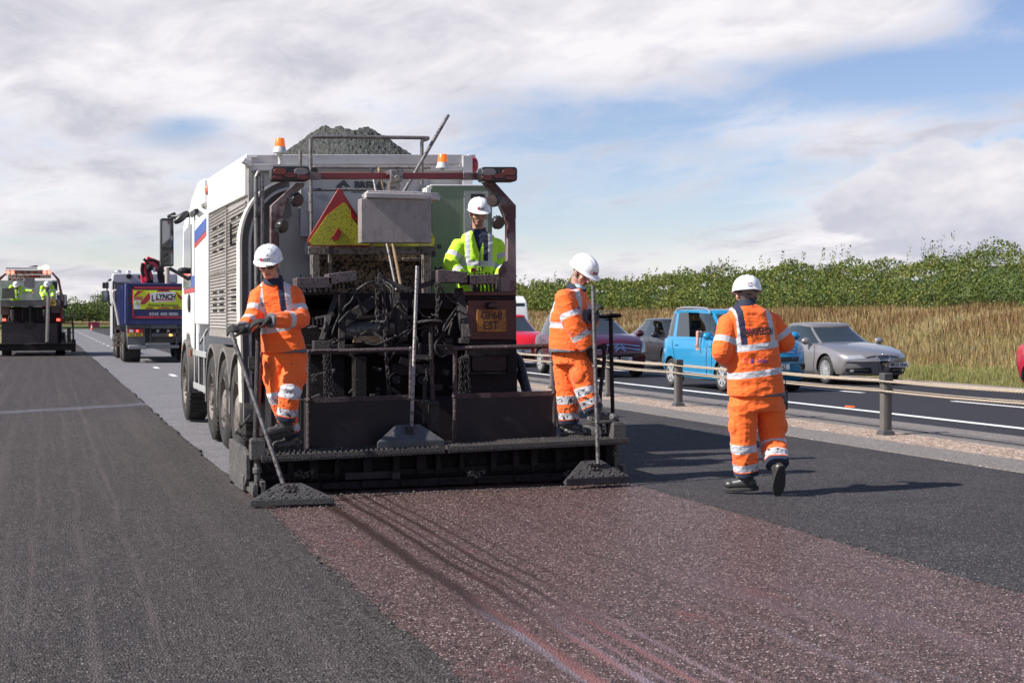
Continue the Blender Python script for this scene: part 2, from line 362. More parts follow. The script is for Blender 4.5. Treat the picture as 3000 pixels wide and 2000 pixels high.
dash = []
for i in range(26):
    y = 38.4 + (i - 2) * 6.2; y = y if y > 20 else None
    if y: dash.append(paint('lane_dash', 3.10 + .0, 3.24, y, y + 1.5, -.018))
for y in (16.2, 25.2, 34.2, 43.2, 52.2, 61.2, 70.2, 79.2, 88.2): dash.append(paint('lane_dash', 15.52, 15.64, y, y + 6.0, .006))
mj = mat('joint_tar', BLK, .6, var=0)
o = MB()
for i in range(60):
    y0 = 6 + i * 1.2; x = lambda y: 10.86 + .03 * noise.noise(Vector((y * .4, 0, 0)))
    o.bar((x(y0), y0, .014), (x(y0 + 1.2), y0 + 1.2, .014), .022, .006); o.bar((x(y0) + .045, y0, .014), (x(y0 + 1.2) + .045, y0 + 1.2, .014), .012, .006)
tag(o.build('expansion_joint', mj, smooth=0), kind='structure')
# ------------------------------------------------------------------ embankment, grass, hedge
def bank_h(x, y):
    t = min(1, max(0, (x - 19.9 - bend(y)) / 10.5)); return -.0 + 1.75 * (t * t * (3 - 2 * t)) * min(1, max(.0, (240 - y) / 110)) + .06 * noise.noise(Vector((x * .6, y * .4, 0)))
mb = MB(); xs = [19.85, 20.3, 21, 22, 23.5, 25, 26.5, 28, 29.5, 31, 33, 36, 42, 60, 120]; ys = list(range(8, 60, 2)) + list(range(60, 330, 10))
vs = [(x + bend(y), y, bank_h(x + bend(y), y)) for y in ys for x in xs]; n = len(xs)
m_bank = ground_mat('embankment_soil', (.13, .11, .045), (.24, .18, .09), ((.10, .14, .04), .3), 9, .95, .6, c3=(.15, .15, .05), patch=.6)
tag(mb.add(vs, [(j * n + i, j * n + i + 1, (j + 1) * n + i + 1, (j + 1) * n + i) for j in range(len(ys) - 1) for i in range(n - 1)]).build('embankment', m_bank), kind='structure')

def attr_mat(name, rough=.8, trans=.25):
    m = bpy.data.materials.new(name); m.use_nodes = True; N = m.node_tree.nodes; L = m.node_tree.links; b = N['Principled BSDF']
    a = N.new('ShaderNodeAttribute'); a.attribute_name = 'tint'; L.new(a.outputs['Color'], b.inputs['Base Color']); b.inputs['Roughness'].default_value = rough
    b.inputs['Specular IOR Level'].default_value = .25
    t = N.new('ShaderNodeBsdfTranslucent'); L.new(a.outputs['Color'], t.inputs[0]); mx = N.new('ShaderNodeMixShader'); mx.inputs[0].default_value = trans
    L.new(b.outputs[0], mx.inputs[1]); L.new(t.outputs[0], mx.inputs[2]); L.new(mx.outputs[0], N['Material Output'].inputs[0]); return m
m_leaf = attr_mat('leaves', .55, .3)
def leaf_mesh(name, P, D, Wd, C, parent=None, m=None, tri=False):
    """P base points, D long vectors, Wd half-width vectors, C colours (arrays n x 3): one blade or leaf each"""
    n = len(P)
    if tri: V = np.stack([P - Wd, P + Wd, P + D], 1).reshape(-1, 3); k = 3
    else: V = np.stack([P, P + D * .5 + Wd, P + D, P + D * .5 - Wd], 1).reshape(-1, 3); k = 4
    me = bpy.data.meshes.new(name); me.vertices.add(n * k); me.loops.add(n * k); me.polygons.add(n)
    me.vertices.foreach_set('co', V.astype(np.float32).ravel()); me.loops.foreach_set('vertex_index', np.arange(n * k, dtype=np.int32))
    me.polygons.foreach_set('loop_start', np.arange(0, n * k, k, dtype=np.int32)); me.update()
    at = me.color_attributes.new('tint', 'FLOAT_COLOR', 'POINT'); c = np.ones((n * k, 4), np.float32); c[:, :3] = np.repeat(C, k, 0); at.data.foreach_set('color', c.ravel())
    me.materials.append(m or m_leaf); o = bpy.data.objects.new(name, me); COL.objects.link(o)
    if parent is not None: o.parent = parent
    return o
def vnoise(x, y, s, o=0): return np.array([noise.noise(Vector((a * s, b * s, o))) for a, b in zip(x, y)])
def grass_patch(name, n, label, xr, yr, hgt, cols, wid, yellow=0):
    u = rng.random(n); y = yr[0] * (yr[1] / yr[0]) ** u; x = xr[0] + (xr[1] - xr[0]) * rng.random(n)
    g = vnoise(x, y, .35); g2 = vnoise(x, y, 1.3, 4)
    z = np.array([bank_h(a, b) for a, b in zip(x, y)]) - .03
    h = hgt * (.55 + .8 * rng.random(n)) * (1 + .5 * g); a = rng.random(n) * 2 * PI; lean = rng.random(n) * .35 * h
    P = np.stack([x, y, z], 1); D = np.stack([np.cos(a) * lean, np.sin(a) * lean, h], 1)
    sc = wid * (y / 30) ** .6; b = rng.random(n) * PI; Wd = np.stack([np.cos(b), -np.sin(b) * .4, 0 * b], 1) * sc[:, None]
    C = np.array(cols); idx = np.clip(((g + g2 * .7 + rng.normal(0, .45, n)) * .5 + .5) * len(C), 0, len(C) - 1).astype(int)
    c = C[idx] * (.75 + .5 * rng.random(n))[:, None]
    return leaf_mesh(name, P, D, Wd, c, tri=True)
dry = [(.66, .52, .27), (.60, .47, .25), (.56, .42, .22), (.66, .53, .31), (.40, .36, .16), (.62, .50, .28), (.38, .20, .09), (.47, .29, .13), (.27, .14, .07), (.55, .38, .18), (.19, .11, .05), (.26, .22, .07), (.60, .46, .24), (.33, .17, .09)]
grn = [(.28, .31, .07), (.38, .37, .11), (.16, .20, .05), (.38, .35, .14), (.25, .21, .08)]
o = grass_patch('dry_grass', 210000, '', (22.3, 31.8), (17, 190), .27, dry, .012); tag(o, 'tall dry brown grass and weeds covering the slope below the hedge', 'grass', kind='stuff')
o = grass_patch('green_grass', 75000, '', (19.85, 25.8), (17, 190), .16, grn, .011); tag(o, 'short yellow green grass along the foot of the slope by the road', 'grass', kind='stuff')
n = 2600; y = 18 * (120 / 18) ** rng.random(n); x = 22.0 + 9.6 * rng.random(n) ** .8; z = np.array([bank_h(a, b) for a, b in zip(x, y)]); h = .35 + .35 * rng.random(n)
o = leaf_mesh('seed_stalks', np.stack([x, y, z], 1), np.stack([rng.normal(0, .08, n), rng.normal(0, .08, n), h], 1), np.stack([.008 * (y / 30) ** .6, 0 * y, 0 * y], 1), np.array([[.17, .085, .045], [.22, .12, .06], [.10, .075, .035]])[rng.integers(0, 3, n)])
tag(o, 'taller dark brown seed stalks standing up through the dry grass', 'weeds', kind='stuff')
n = 420; y = 18 * (120 / 18) ** rng.random(n); x = 20.5 + 9 * rng.random(n); z = np.array([bank_h(a, b) for a, b in zip(x, y)]) + .25 + .3 * rng.random(n) * (x > 22.5)
o = leaf_mesh('wild_flower', np.stack([x, y, z], 1), np.tile([[.0, .0, .05]], (n, 1)), np.tile([[.03, 0, 0]], (n, 1)), np.where(rng.random(n)[:, None] < .75, np.array([[.75, .52, .04]]), np.array([[.7, .68, .6]])))
tag(o, 'scattered yellow and white wild flowers in the grass of the slope', 'wild flowers', kind='stuff')

def leaf_cloud(c, r, n, size, cols, seed=0, flat=.6):
    """leaf points through an ellipsoid volume made of clumps"""
    g = np.random.default_rng(seed); k = max(6, int(n / 220)); cc = g.normal(0, 1, (k, 3)); cc /= np.linalg.norm(cc, axis=1)[:, None]
    cc *= (g.random(k) ** .4)[:, None] * .8; cl = g.integers(0, k, n); d = g.normal(0, 1, (n, 3)); d /= np.linalg.norm(d, axis=1)[:, None]
    p = cc[cl] + d * (.20 + .17 * g.random(n))[:, None]; p = p * np.array(r) + np.array(c)
    tone = (.65 + .7 * g.random(k))[cl] * (.7 + .6 * g.random(n)); C = np.array(cols)[g.integers(0, len(cols), k)[cl]] * tone[:, None]
    a = g.normal(0, 1, (n, 3)); a /= np.linalg.norm(a, axis=1)[:, None]; b = np.cross(a, g.normal(0, 1, (n, 3))); b /= np.linalg.norm(b, axis=1)[:, None]
    return p, a * size, b * size * .32, C
def hedge():
    cols = np.array([(.11, .155, .035), (.155, .20, .045), (.065, .10, .026), (.22, .25, .06), (.13, .16, .042), (.27, .26, .08), (.17, .22, .05), (.085, .125, .03)])
    def top(y): return (2.05 + .34 * noise.noise(Vector((y * .11, 2, 0))) + .42 * noise.noise(Vector((y * .38, 7, 0))) + .26 * noise.noise(Vector((y * 1.3, 4, 0))) + (.15 * max(0, (44 - y) / 18))) * min(1, max(.45, (250 - y) / 120))
    def surf(y, s):     # s 0..1 up the front and over the top
        b = bank_h(30.0, y) - .2; H = top(y); x0 = 30.6 + bend(y); t = s * 1.55
        if t < 1: x = x0 - .35 * math.sin(PI * t) + .25 * t; z = b + H * .92 * t; n = Vector((-1, 0, .25))
        else: q = (t - 1) / .55; x = x0 + .25 + 1.9 * q; z = b + H * (.92 + .08 * math.sin(q * PI)); n = Vector((-.35, 0, 1))
        return x, z, n
    n = 190000; y = 22 * (238 / 22) ** rng.random(n); s = rng.random(n) ** 1.1; P = np.empty((n, 3)); Nn = np.empty((n, 3)); tone = np.empty(n); ci = np.empty(n, int)
    for i in range(n):
        a, b = y[i], s[i]; x, z, nn = surf(a, b); v = Vector((x * .6, a * .9, z * 1.1)); d = .62 * noise.noise(v * .75) + .40 * noise.noise(v * 1.9) + .10 * noise.noise(v * 6) - .10 * random.random() ** 2 * 3
        P[i] = (x + nn.x * d, a + random.uniform(-.1, .1), z + nn.z * d * .8); Nn[i] = nn; tone[i] = .75 + .5 * random.random(); ci[i] = int((noise.noise(Vector((a * .35, z * .6, 9))) * .9 + .5 + random.gauss(0, .16)) * 8) % 8
    sz = (.062 * np.maximum(1, y / 34) ** .8 * (.6 + .9 * rng.random(n)))[:, None]; g = rng
    A = g.normal(0, .75, (n, 3)) + Nn * .55; A /= np.linalg.norm(A, axis=1)[:, None]; Bv = np.cross(A, g.normal(0, 1, (n, 3))); Bv /= np.linalg.norm(Bv, axis=1)[:, None]
    PP = [P]; DD = [A * sz]; WW = [Bv * sz * .36]; CC = [cols[ci] * tone[:, None]]
    yy = 22.
    while yy < 230:     # upright shoots
        x, z, _ = surf(yy, random.uniform(.58, .95)); h = .14 + .75 * random.random() ** 2.2 * (1.25 if noise.noise(Vector((yy * .25, 3, 3))) > .05 else .6); k = int(30 * min(1, 42 / yy)) + 6; t = rng.random(k); an = rng.random(k) * 6.28; s_ = .062 * max(1, yy / 34) ** .8
        PP.append(np.stack([x + .05 * np.cos(an) + .15 * t * h, yy + .05 * np.sin(an), z - .25 + t * (h + .25)], 1)); DD.append(np.stack([np.cos(an) * .7, np.sin(an) * .7, .9 + 0 * an], 1) * s_ * .9); WW.append(np.stack([-np.sin(an), np.cos(an), 0 * an], 1) * s_ * .3)
        CC.append(np.tile(cols[random.randrange(8)] * random.uniform(.7, 1.15), (k, 1))); yy += random.uniform(.03, .16) * max(1, yy / 40)
    root = empty('hedge', (31, 30, 1.8)); tag(root, 'long overgrown green hedge with upright shoots along the top of the slope', 'hedge')
    o = leaf_mesh('foliage', np.concatenate(PP), np.concatenate(DD), np.concatenate(WW), np.concatenate(CC)); attach(o, root)
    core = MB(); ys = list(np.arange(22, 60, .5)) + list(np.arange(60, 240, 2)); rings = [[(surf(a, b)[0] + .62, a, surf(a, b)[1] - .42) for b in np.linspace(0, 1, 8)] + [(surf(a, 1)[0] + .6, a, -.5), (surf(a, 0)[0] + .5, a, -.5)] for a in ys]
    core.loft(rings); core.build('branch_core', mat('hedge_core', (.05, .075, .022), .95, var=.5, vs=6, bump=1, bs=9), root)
hedge()
def tree(x, y, r, h, cols, label, grp, seed, n=1500, trunk=True, size=None):
    root = empty('tree', (x, y, -.1)); tag(root, label, 'tree', grp)
    p, a, b, c = leaf_cloud((0, 0, h * .58), (r, r, h * .46), n, size or r * .16, cols, seed); leaf_mesh('crown', p, a, b, c, root)
    t = MB(); t.tube([(0, 0, 0), (.1 * r, 0, h * .3), (-.05 * r, 0, h * .62)], [.05 * r + .06, .04 * r + .04, .02 * r + .02], 7)
    for k in range(4): an = k * 1.6 + seed; t.tube([(0, 0, h * (.25 + .07 * k)), (r * .5 * math.cos(an), r * .5 * math.sin(an), h * (.5 + .08 * k))], [.03 * r + .02, .01 * r + .01], 5)
    child(t, 'trunk', mat('bark', (.09, .07, .05), .9), root); return root
# ------------------------------------------------------------------ people
def vox(mb, size, smooth=6, factor=.5):
    """one continuous surface around overlapping closed shapes"""
    me = bpy.data.meshes.new('tmp'); me.from_pydata(mb.v, [], mb.f); o = bpy.data.objects.new('tmp', me); COL.objects.link(o)
    r = o.modifiers.new('r', 'REMESH'); r.mode = 'VOXEL'; r.voxel_size = size
    if smooth: s = o.modifiers.new('s', 'SMOOTH'); s.iterations = smooth; s.factor = factor
    bpy.context.view_layer.update(); dg = bpy.context.evaluated_depsgraph_get(); out = bpy.data.meshes.new_from_object(o.evaluated_get(dg))
    bpy.data.objects.remove(o); bpy.data.meshes.remove(me); return out
def capsule(mb, p, q, r1, r2, n=14):
    p = Vector(p); q = Vector(q); d = q - p; L = max(d.length, 1e-4); d = d / L; pts = []; rs = []
    for a in (-90, -60, -30): pts.append(p + d * r1 * math.sin(R(a))); rs.append(max(r1 * math.cos(R(a)), r1 * .08))
    pts.append(p); rs.append(r1); pts.append((p + q) / 2); rs.append((r1 + r2) / 2); pts.append(q); rs.append(r2)
    for a in (30, 60, 90): pts.append(q + d * r2 * math.sin(R(a))); rs.append(max(r2 * math.cos(R(a)), r2 * .08))
    u = d.orthogonal().normalized(); w = d.cross(u)
    mb.loft([[c + (u * math.cos(2 * PI * j / n) + w * math.sin(2 * PI * j / n)) * r for j in range(n)] for c, r in zip(pts, rs)])
def eloft(mb, rings, n=20):
    """rings of (centre, half-width vector, half-depth vector), squarish ellipses"""
    out = []
    for c, a, b in rings:
        ring = []
        for j in range(n):
            t = 2 * PI * j / n; ct, st = math.cos(t), math.sin(t); e = .8
            ring.append(Vector(c) + a * (abs(ct) ** e * (1 if ct >= 0 else -1)) + b * (abs(st) ** e * (1 if st >= 0 else -1)))
        out.append(ring)
    mb.loft(out)
def coords(me):
    a = np.empty(len(me.vertices) * 3); me.vertices.foreach_get('co', a); return a.reshape(-1, 3)
def normals(me):
    a = np.empty(len(me.vertices) * 3); me.vertices.foreach_get('normal', a); return a.reshape(-1, 3)
def set_attr(me, name, vals):
    at = me.attributes.get(name) or me.attributes.new(name, 'FLOAT', 'POINT'); at.data.foreach_set('value', np.asarray(vals, dtype=np.float32))
def finish(me, name, m, parent):
    me.name = name; me.materials.clear(); me.materials.append(m); me.polygons.foreach_set('use_smooth', [True] * len(me.polygons)); me.update()
    o = bpy.data.objects.new(name, me); COL.objects.link(o)
    if parent is not None: attach(o, parent)
    return o
def wrinkle(me, amp, freq=7, seed=0, aniso=(1, 1, 1.9)):
    co = coords(me); nr = normals(me); d = np.empty(len(co))
    for i, (x, y, z) in enumerate(co):
        v = Vector((x * freq * aniso[0] + seed, y * freq * aniso[1], z * freq * aniso[2])); q = noise.noise(v) ; w = noise.noise(v * .45 + Vector((3, 1, 2)))
        w2 = noise.noise(Vector((v.x * 2.3, v.y * 2.3, v.z * 3.1)))
        d[i] = (.55 - 2.0 * abs(q + .5 * w)) * (.55 + .9 * w) + .3 * (1 - 2.6 * abs(w2)) * .55
    co += nr * (d * amp)[:, None]; me.vertices.foreach_set('co', co.ravel()); me.update()
def seg_t(co, p, q):
    p = np.array(p); q = np.array(q); d = q - p; L = np.linalg.norm(d); d = d / L; t = (co - p) @ d; tc = np.clip(t, 0, L); dist = np.linalg.norm(co - p - tc[:, None] * d, axis=1); return t, dist

def cloth_mat(name, col, tape=(.50, .50, .53), navy=(.012, .018, .05), rough=.75, dirt=(.02, .017, .016), sheen=.2):
    if name in MATS: return MATS[name]
    m = bpy.data.materials.new(name); m.use_nodes = True; nt = m.node_tree; N = nt.nodes; L = nt.links; b = N['Principled BSDF']
    g = N.new('ShaderNodeNewGeometry'); pos = g.outputs['Position']
    def NZ(s, d=3, o=0, st=None):
        v = pos
        if st or o:
            q = N.new('ShaderNodeMapping'); q.inputs['Location'].default_value = (o, o, o); q.inputs['Scale'].default_value = st or (1, 1, 1); L.new(pos, q.inputs[0]); v = q.outputs[0]
        n = N.new('ShaderNodeTexNoise'); n.inputs['Scale'].default_value = s; n.inputs['Detail'].default_value = d; L.new(v, n.inputs['Vector']); return n.outputs[0]
    def AT(nm): a = N.new('ShaderNodeAttribute'); a.attribute_name = nm; return a.outputs['Fac']
    def RG(v, a, c):
        q = N.new('ShaderNodeMapRange'); L.new(v, q.inputs[0]); q.inputs[1].default_value = a; q.inputs[2].default_value = c; return q.outputs[0]
    def MX(f, a, c):
        q = N.new('ShaderNodeMix'); q.data_type = 'RGBA'; L.new(f, q.inputs[0])
        for i, v in ((6, a), (7, c)):
            if isinstance(v, tuple): q.inputs[i].default_value = c4(v)
            else: L.new(v, q.inputs[i])
        return q.outputs[2]
    c = MX(NZ(5), tuple(q * .86 for q in col), tuple(min(1, q * 1.12) for q in col))
    c = MX(RG(AT('navy'), -.001, .001), c, navy); tp = RG(AT('tape'), -.0008, .0008)
    c = MX(tp, c, tape); c = MX(RG(AT('trim'), -.001, .001), c, (.12, .12, .14))
    dz = AT('dirt'); sp = RG(node_math(N, L, 'ADD', NZ(42, 3, 3), dz), .70, .74); sp2 = RG(node_math(N, L, 'ADD', NZ(9, 5, 7), dz), .66, .95)
    c = MX(sp, c, dirt); c = MX(node_math(N, L, 'MULTIPLY', sp2, .5), c, tuple(q * 2 for q in dirt)); L.new(c, b.inputs['Base Color'])
    q = N.new('ShaderNodeMix'); L.new(tp, q.inputs[0]); q.inputs[2].default_value = rough; q.inputs[3].default_value = .38; L.new(q.outputs[0], b.inputs['Roughness'])
    b.inputs['Sheen Weight'].default_value = sheen; b.inputs['Specular IOR Level'].default_value = .3
    bn = N.new('ShaderNodeBump'); bn.inputs['Strength'].default_value = .55; bn.inputs['Distance'].default_value = .02
    L.new(node_math(N, L, 'ADD', NZ(13, 4, 0, (1, 1, 1.7)), node_math(N, L, 'MULTIPLY', NZ(34, 3, 2), .3)), bn.inputs['Height']); L.new(bn.outputs[0], b.inputs['Normal'])
    MATS[name] = m; return m
def skin_mat():
    if 'skin' in MATS: return MATS['skin']
    m = bpy.data.materials.new('skin'); m.use_nodes = True; N = m.node_tree.nodes; L = m.node_tree.links; b = N['Principled BSDF']
    g = N.new('ShaderNodeNewGeometry'); n = N.new('ShaderNodeTexNoise'); n.inputs['Scale'].default_value = 28; n.inputs['Detail'].default_value = 4; L.new(g.outputs['Position'], n.inputs['Vector'])
    def MX(f, a, c):
        q = N.new('ShaderNodeMix'); q.data_type = 'RGBA'; L.new(f, q.inputs[0])
        for i, v in ((6, a), (7, c)):
            if isinstance(v, tuple): q.inputs[i].default_value = c4(v)
            else: L.new(v, q.inputs[i])
        return q.outputs[2]
    def AT(nm, a, c):
        x = N.new('ShaderNodeAttribute'); x.attribute_name = nm; q = N.new('ShaderNodeMapRange'); L.new(x.outputs['Fac'], q.inputs[0]); q.inputs[1].default_value = a; q.inputs[2].default_value = c; return q.outputs[0]
    c = MX(n.outputs[0], (.42, .20, .14), (.62, .34, .26)); c = MX(AT('hair', 0, .012), c, (.17, .13, .11)); c = MX(AT('lips', -.002, .003), c, (.34, .12, .10))
    c = MX(AT('eye', -.001, .001), c, (.02, .016, .014))
    L.new(c, b.inputs['Base Color']); b.inputs['Roughness'].default_value = .5; b.inputs['Subsurface Weight'].default_value = .08; b.inputs['Subsurface Radius'].default_value = (.01, .004, .002)
    MATS['skin'] = m; return m

def frame3(fwd, up):
    f = Vector(fwd).normalized(); u = Vector(up); u = (u - f * u.dot(f)).normalized(); r = f.cross(u); return Matrix((r, f, u)).transposed()   # columns right, forward, up
def hand(mb, wrist, d, palm, side=1, curl=.5, r=.0085, s=1.0):
    """d = direction of the palm, palm = direction the palm faces, side = +1 thumb to (d x palm)"""
    d = Vector(d).normalized(); pn = Vector(palm); pn = (pn - d * pn.dot(d)).normalized(); w = d.cross(pn).normalized() * side; wrist = Vector(wrist)
    M3 = Matrix((w, d, pn)).transposed()
    capsule(mb, wrist - d * .03, wrist + d * .015 * s, .025 * s, .027 * s)
    mb.ell(wrist + d * .05 * s, (.040 * s, .052 * s, .0175 * s), 14, 8, 0, M3)
    for i, (off, ln) in enumerate(((.031, .072), (.0105, .080), (-.0105, .074), (-.031, .058))):
        p = wrist + d * (.083 * s) + w * off * s; dd = d + w * off * 2.2; dd.normalize(); a = 0
        capsule(mb, wrist + d * .05 * s + w * off * s * .9, p, r * 1.25, r * 1.12, 10)
        for k, (fr, ka) in enumerate(((.45, .75), (.32, 1.0), (.25, .8))):
            a += curl * ka * (1.05 if i else .9); v = dd * math.cos(a) + pn * math.sin(a); q = p + v * ln * fr * s
            capsule(mb, p, q, r * (1.1 - .08 * k), r * (1.02 - .1 * k), 10); p = q
    p = wrist + d * .018 * s + w * .028 * s; v = (d * .75 + w * .62 + pn * .35).normalized(); q = p + v * .045 * s; capsule(mb, p, q, r * 1.6, r * 1.2, 10)
    v2 = (d * .85 + w * .05 + pn * (.3 + .5 * curl)).normalized(); capsule(mb, q, q + v2 * .032 * s, r * 1.15, r * .95, 10)
def head_shape(mb, c, M3, s=1.0):
    P = lambda x, y, z: Vector(c) + M3 @ Vector((x, y, z)) * s
    E = lambda x, y, z, a, b, h, n=16: mb.ell(P(x, y, z), (a * s, b * s, h * s), n, 12, 0, M3)
    E(0, -.012, .035, .077, .096, .085, 20); E(0, .018, -.035, .062, .070, .078, 18); E(0, .045, -.082, .038, .040, .030)
    capsule(mb, P(-.045, -.005, -.06), P(-.02, .06, -.09), .022 * s, .018 * s); capsule(mb, P(.045, -.005, -.06), P(.02, .06, -.09), .022 * s, .018 * s)
    capsule(mb, P(0, .083, .012), P(0, .112, -.030), .009 * s, .015 * s); E(-.012, .098, -.034, .010, .012, .009); E(.012, .098, -.034, .010, .012, .009)
    capsule(mb, P(-.045, .068, .027), P(.045, .068, .027), .017 * s, .017 * s); capsule(mb, P(-.05, .055, -.02), P(-.03, .072, -.026), .020 * s, .018 * s); capsule(mb, P(.05, .055, -.02), P(.03, .072, -.026), .020 * s, .018 * s)
    capsule(mb, P(-.022, .082, -.058), P(.022, .082, -.058), .0085 * s, .0085 * s); capsule(mb, P(-.018, .080, -.068), P(.018, .080, -.068), .0085 * s, .0085 * s)
    for q in (-1, 1): E(q * .080, -.004, -.008, .010, .020, .033); E(q * .088, -.012, .000, .008, .012, .022)
def face_attrs(me, c, M3, s, beard=0, hairback=1):
    co = coords(me); l = (co - np.array(c)) @ np.array(M3) / s; x, y, z = l.T; near = (np.abs(z) < .2) & (np.abs(x) < .16) & (np.abs(y) < .16)
    hair = np.where(near, np.maximum(.02 - y * .35 - (.01 - z) * .5 - .015, -.05) if hairback else -.05, -.05)
    hair = np.where(near & (y < .03) & (z > -.055) & (np.abs(x) < .079), (.03 - y) * .5, -.05) if hairback else np.full(len(z), -.05)
    if beard: hair = np.maximum(hair, np.where(near & (y > .0) & (z < -.038) & (z > -.13), .012 * beard - np.where((np.abs(z + .062) < .008) & (np.abs(x) < .02), .02, 0), -.05))
    set_attr(me, 'hair', hair)
    set_attr(me, 'lips', np.where(near & (y > .075), .009 - np.hypot(np.abs(z + .063), np.maximum(np.abs(x) - .02, 0)), -.05))
    e = np.minimum(np.hypot((x - .031) * .62, z - .004), np.hypot((x + .031) * .62, z - .004)); set_attr(me, 'eye', np.where(near & (y > .05), .0075 - e, -.05))
def helmet(parent, c, M3, s=1.0, logo='front', dirty=0, name='hard_hat'):
    P = lambda x, y, z: Vector(c) + M3 @ Vector((x, y, z)) * s
    A, B, H = .118, .142, .118; z0 = .045
    mb = MB(); n = 40; rings = []
    def rad(a): return A, B + (.012 if math.sin(a) > 0 else 0)
    for k in range(13):
        t = (PI / 2) * k / 12
        rg = []
        for j in range(n):
            a = 2 * PI * j / n; ra, rb = rad(a); ct = math.cos(t) ** .82; x = ra * ct * math.cos(a); y = rb * ct * math.sin(a); zz = z0 + H * math.sin(t) ** .95
            ridge = .006 * math.exp(-((abs(x)) / .014) ** 2) + .0045 * math.exp(-((abs(x) - .042) / .009) ** 2); ridge *= min(1, math.sin(t) * 2.4)
            rg.append(P(x, y, zz + ridge))
        rings.append(rg)
    br = []; br2 = []
    for j in range(n):
        a = 2 * PI * j / n; ra, rb = rad(a); ex = .012 + .036 * max(0, math.sin(a)) ** 2.2; dz = -.010 - .016 * max(0, math.sin(a)) ** 2
        x = (ra + ex * .55) * math.cos(a); y = (rb + ex) * math.sin(a); br.append(P(x, y, z0 + dz)); br2.append(P(x * .985, y * .985, z0 + dz - .007))
    inn = [P(rad(2 * PI * j / n)[0] * .95 * math.cos(2 * PI * j / n), rad(0)[1] * .95 * math.sin(2 * PI * j / n), z0 - .006) for j in range(n)]
    mb.loft([inn, br2, br] + rings)
    m = mat('helmet_white' + ('_dirty' if dirty else ''), (.80, .80, .82), .28, var=.03, vs=8, spots=((.08, .075, .07), 26, .60 if dirty else .73, .05), spot2=((.35, .33, .33), 7, .60, .2) if dirty else None, coat=.3)
    o = mb.build(name, m, parent, smooth=50)
    st = MB()      # strap and headband
    st.tube([P(.088 * math.cos(a), .1 * math.sin(a) - .005, z0 - .012 - .006 * math.cos(a * 2)) for a in np.linspace(0, 2 * PI, 25)[:-1]], .007 * s, 6, closed=True)
    st.tube([P(x * .092, -.088 + .1 * abs(x) ** 2.2, -.005 + .035 * abs(x)) for x in np.linspace(-1, 1, 13)], .010 * s, 6)
    st.build('headband', mat('dark_plastic', (.03, .03, .035), .5), o)
    def on_dome(u, v, sgn=1, off=.002):      # u across, v up, projected on the dome
        f = v / H; y = math.sqrt(max(0.0, 1 - (u / A) ** 2 - max(0, f) ** 2)) * (B + .012 if sgn > 0 else B)
        return P(u * sgn, sgn * (y * .985 + off + .004), z0 + v)
    if logo == 'front':
        decal_map('lettering', 'EST', .030, lambda u, v: on_dome(-(u + .012), v + .012), mat('logo_black', (.02, .02, .03), .5, var=0), o, s)
        g = MB(); q = [(-.040, .012), (-.018, .012), (-.018, .036), (-.032, .040), (-.040, .030)]
        g.add([on_dome(-u, v, 1, .003) for u, v in q], [(0, 1, 2, 3, 4)]); g.build('emblem', mat('logo_red', (.35, .015, .05), .5, var=0), o, smooth=0)
    else:
        decal_map('lettering', 'Safety', .017, lambda u, v: on_dome(-u - .004, v + .008, -1), mat('logo_blue', (.03, .04, .25), .5, var=0), o, s)
        for q, col in ((.010, 'logo_red2'), (-.014, 'logo_blue')):
            g = MB(); ring = [on_dome(q + .0085 * math.cos(a), .036 + .0085 * math.sin(a), -1, .003) for a in np.linspace(0, 2 * PI, 13)[:-1]]; rin = [on_dome(q + .005 * math.cos(a), .036 + .005 * math.sin(a), -1, .003) for a in np.linspace(0, 2 * PI, 13)[:-1]]
            g.loft([ring, rin], caps=False); g.build('emblem', mat(col, (.55, .03, .03) if 'red' in col else (.03, .04, .25), .5, var=0), o, smooth=0)
        g = MB(); g.add([on_dome(.016 * math.cos(a) + .012, .078 + .008 * math.sin(a), -1, .004) for a in np.linspace(0, 2 * PI, 13)[:-1]], [tuple(range(12))]); g.build('sticker', mat('logo_red2', (.55, .03, .03), .5, var=0), o, smooth=0)
    return o
def text_mesh(body, size, bold=.02, align='CENTER', width=1.0):
    cu = bpy.data.curves.new('t', 'FONT'); cu.body = body; cu.size = size; cu.align_x = align; cu.offset = bold * size; cu.resolution_u = 3
    o = bpy.data.objects.new('t', cu); COL.objects.link(o); bpy.context.view_layer.update(); me = bpy.data.meshes.new_from_object(o.evaluated_get(bpy.context.evaluated_depsgraph_get()))
    bpy.data.objects.remove(o); bpy.data.curves.remove(cu)
    V = [(v.co.x * width, v.co.y) for v in me.vertices]; Fc = [tuple(p.vertices) for p in me.polygons]; bpy.data.meshes.remove(me); return V, Fc
def decal_map(name, body, size, fn, m, parent, s=1, bold=.03, width=1.0):
    V, Fc = text_mesh(body, size, bold, width=width); mb = MB(); mb.add([fn(u, v) for u, v in V], Fc); return mb.build(name, m, parent, smooth=0)
def text_flat(name, body, size, o, right, up, m, parent, bold=.02, width=1.0, align='CENTER', th=.003):
    """raised lettering on a flat panel"""
    r = Vector(right).normalized(); u = Vector(up).normalized(); nrm = r.cross(u); o = Vector(o); V, Fc = text_mesh(body, size, bold, align, width); k = len(V)
    mb = MB(); mb.add([o + r * a + u * b + nrm * th for a, b in V], Fc); return mb.build(name, m, parent, smooth=0)
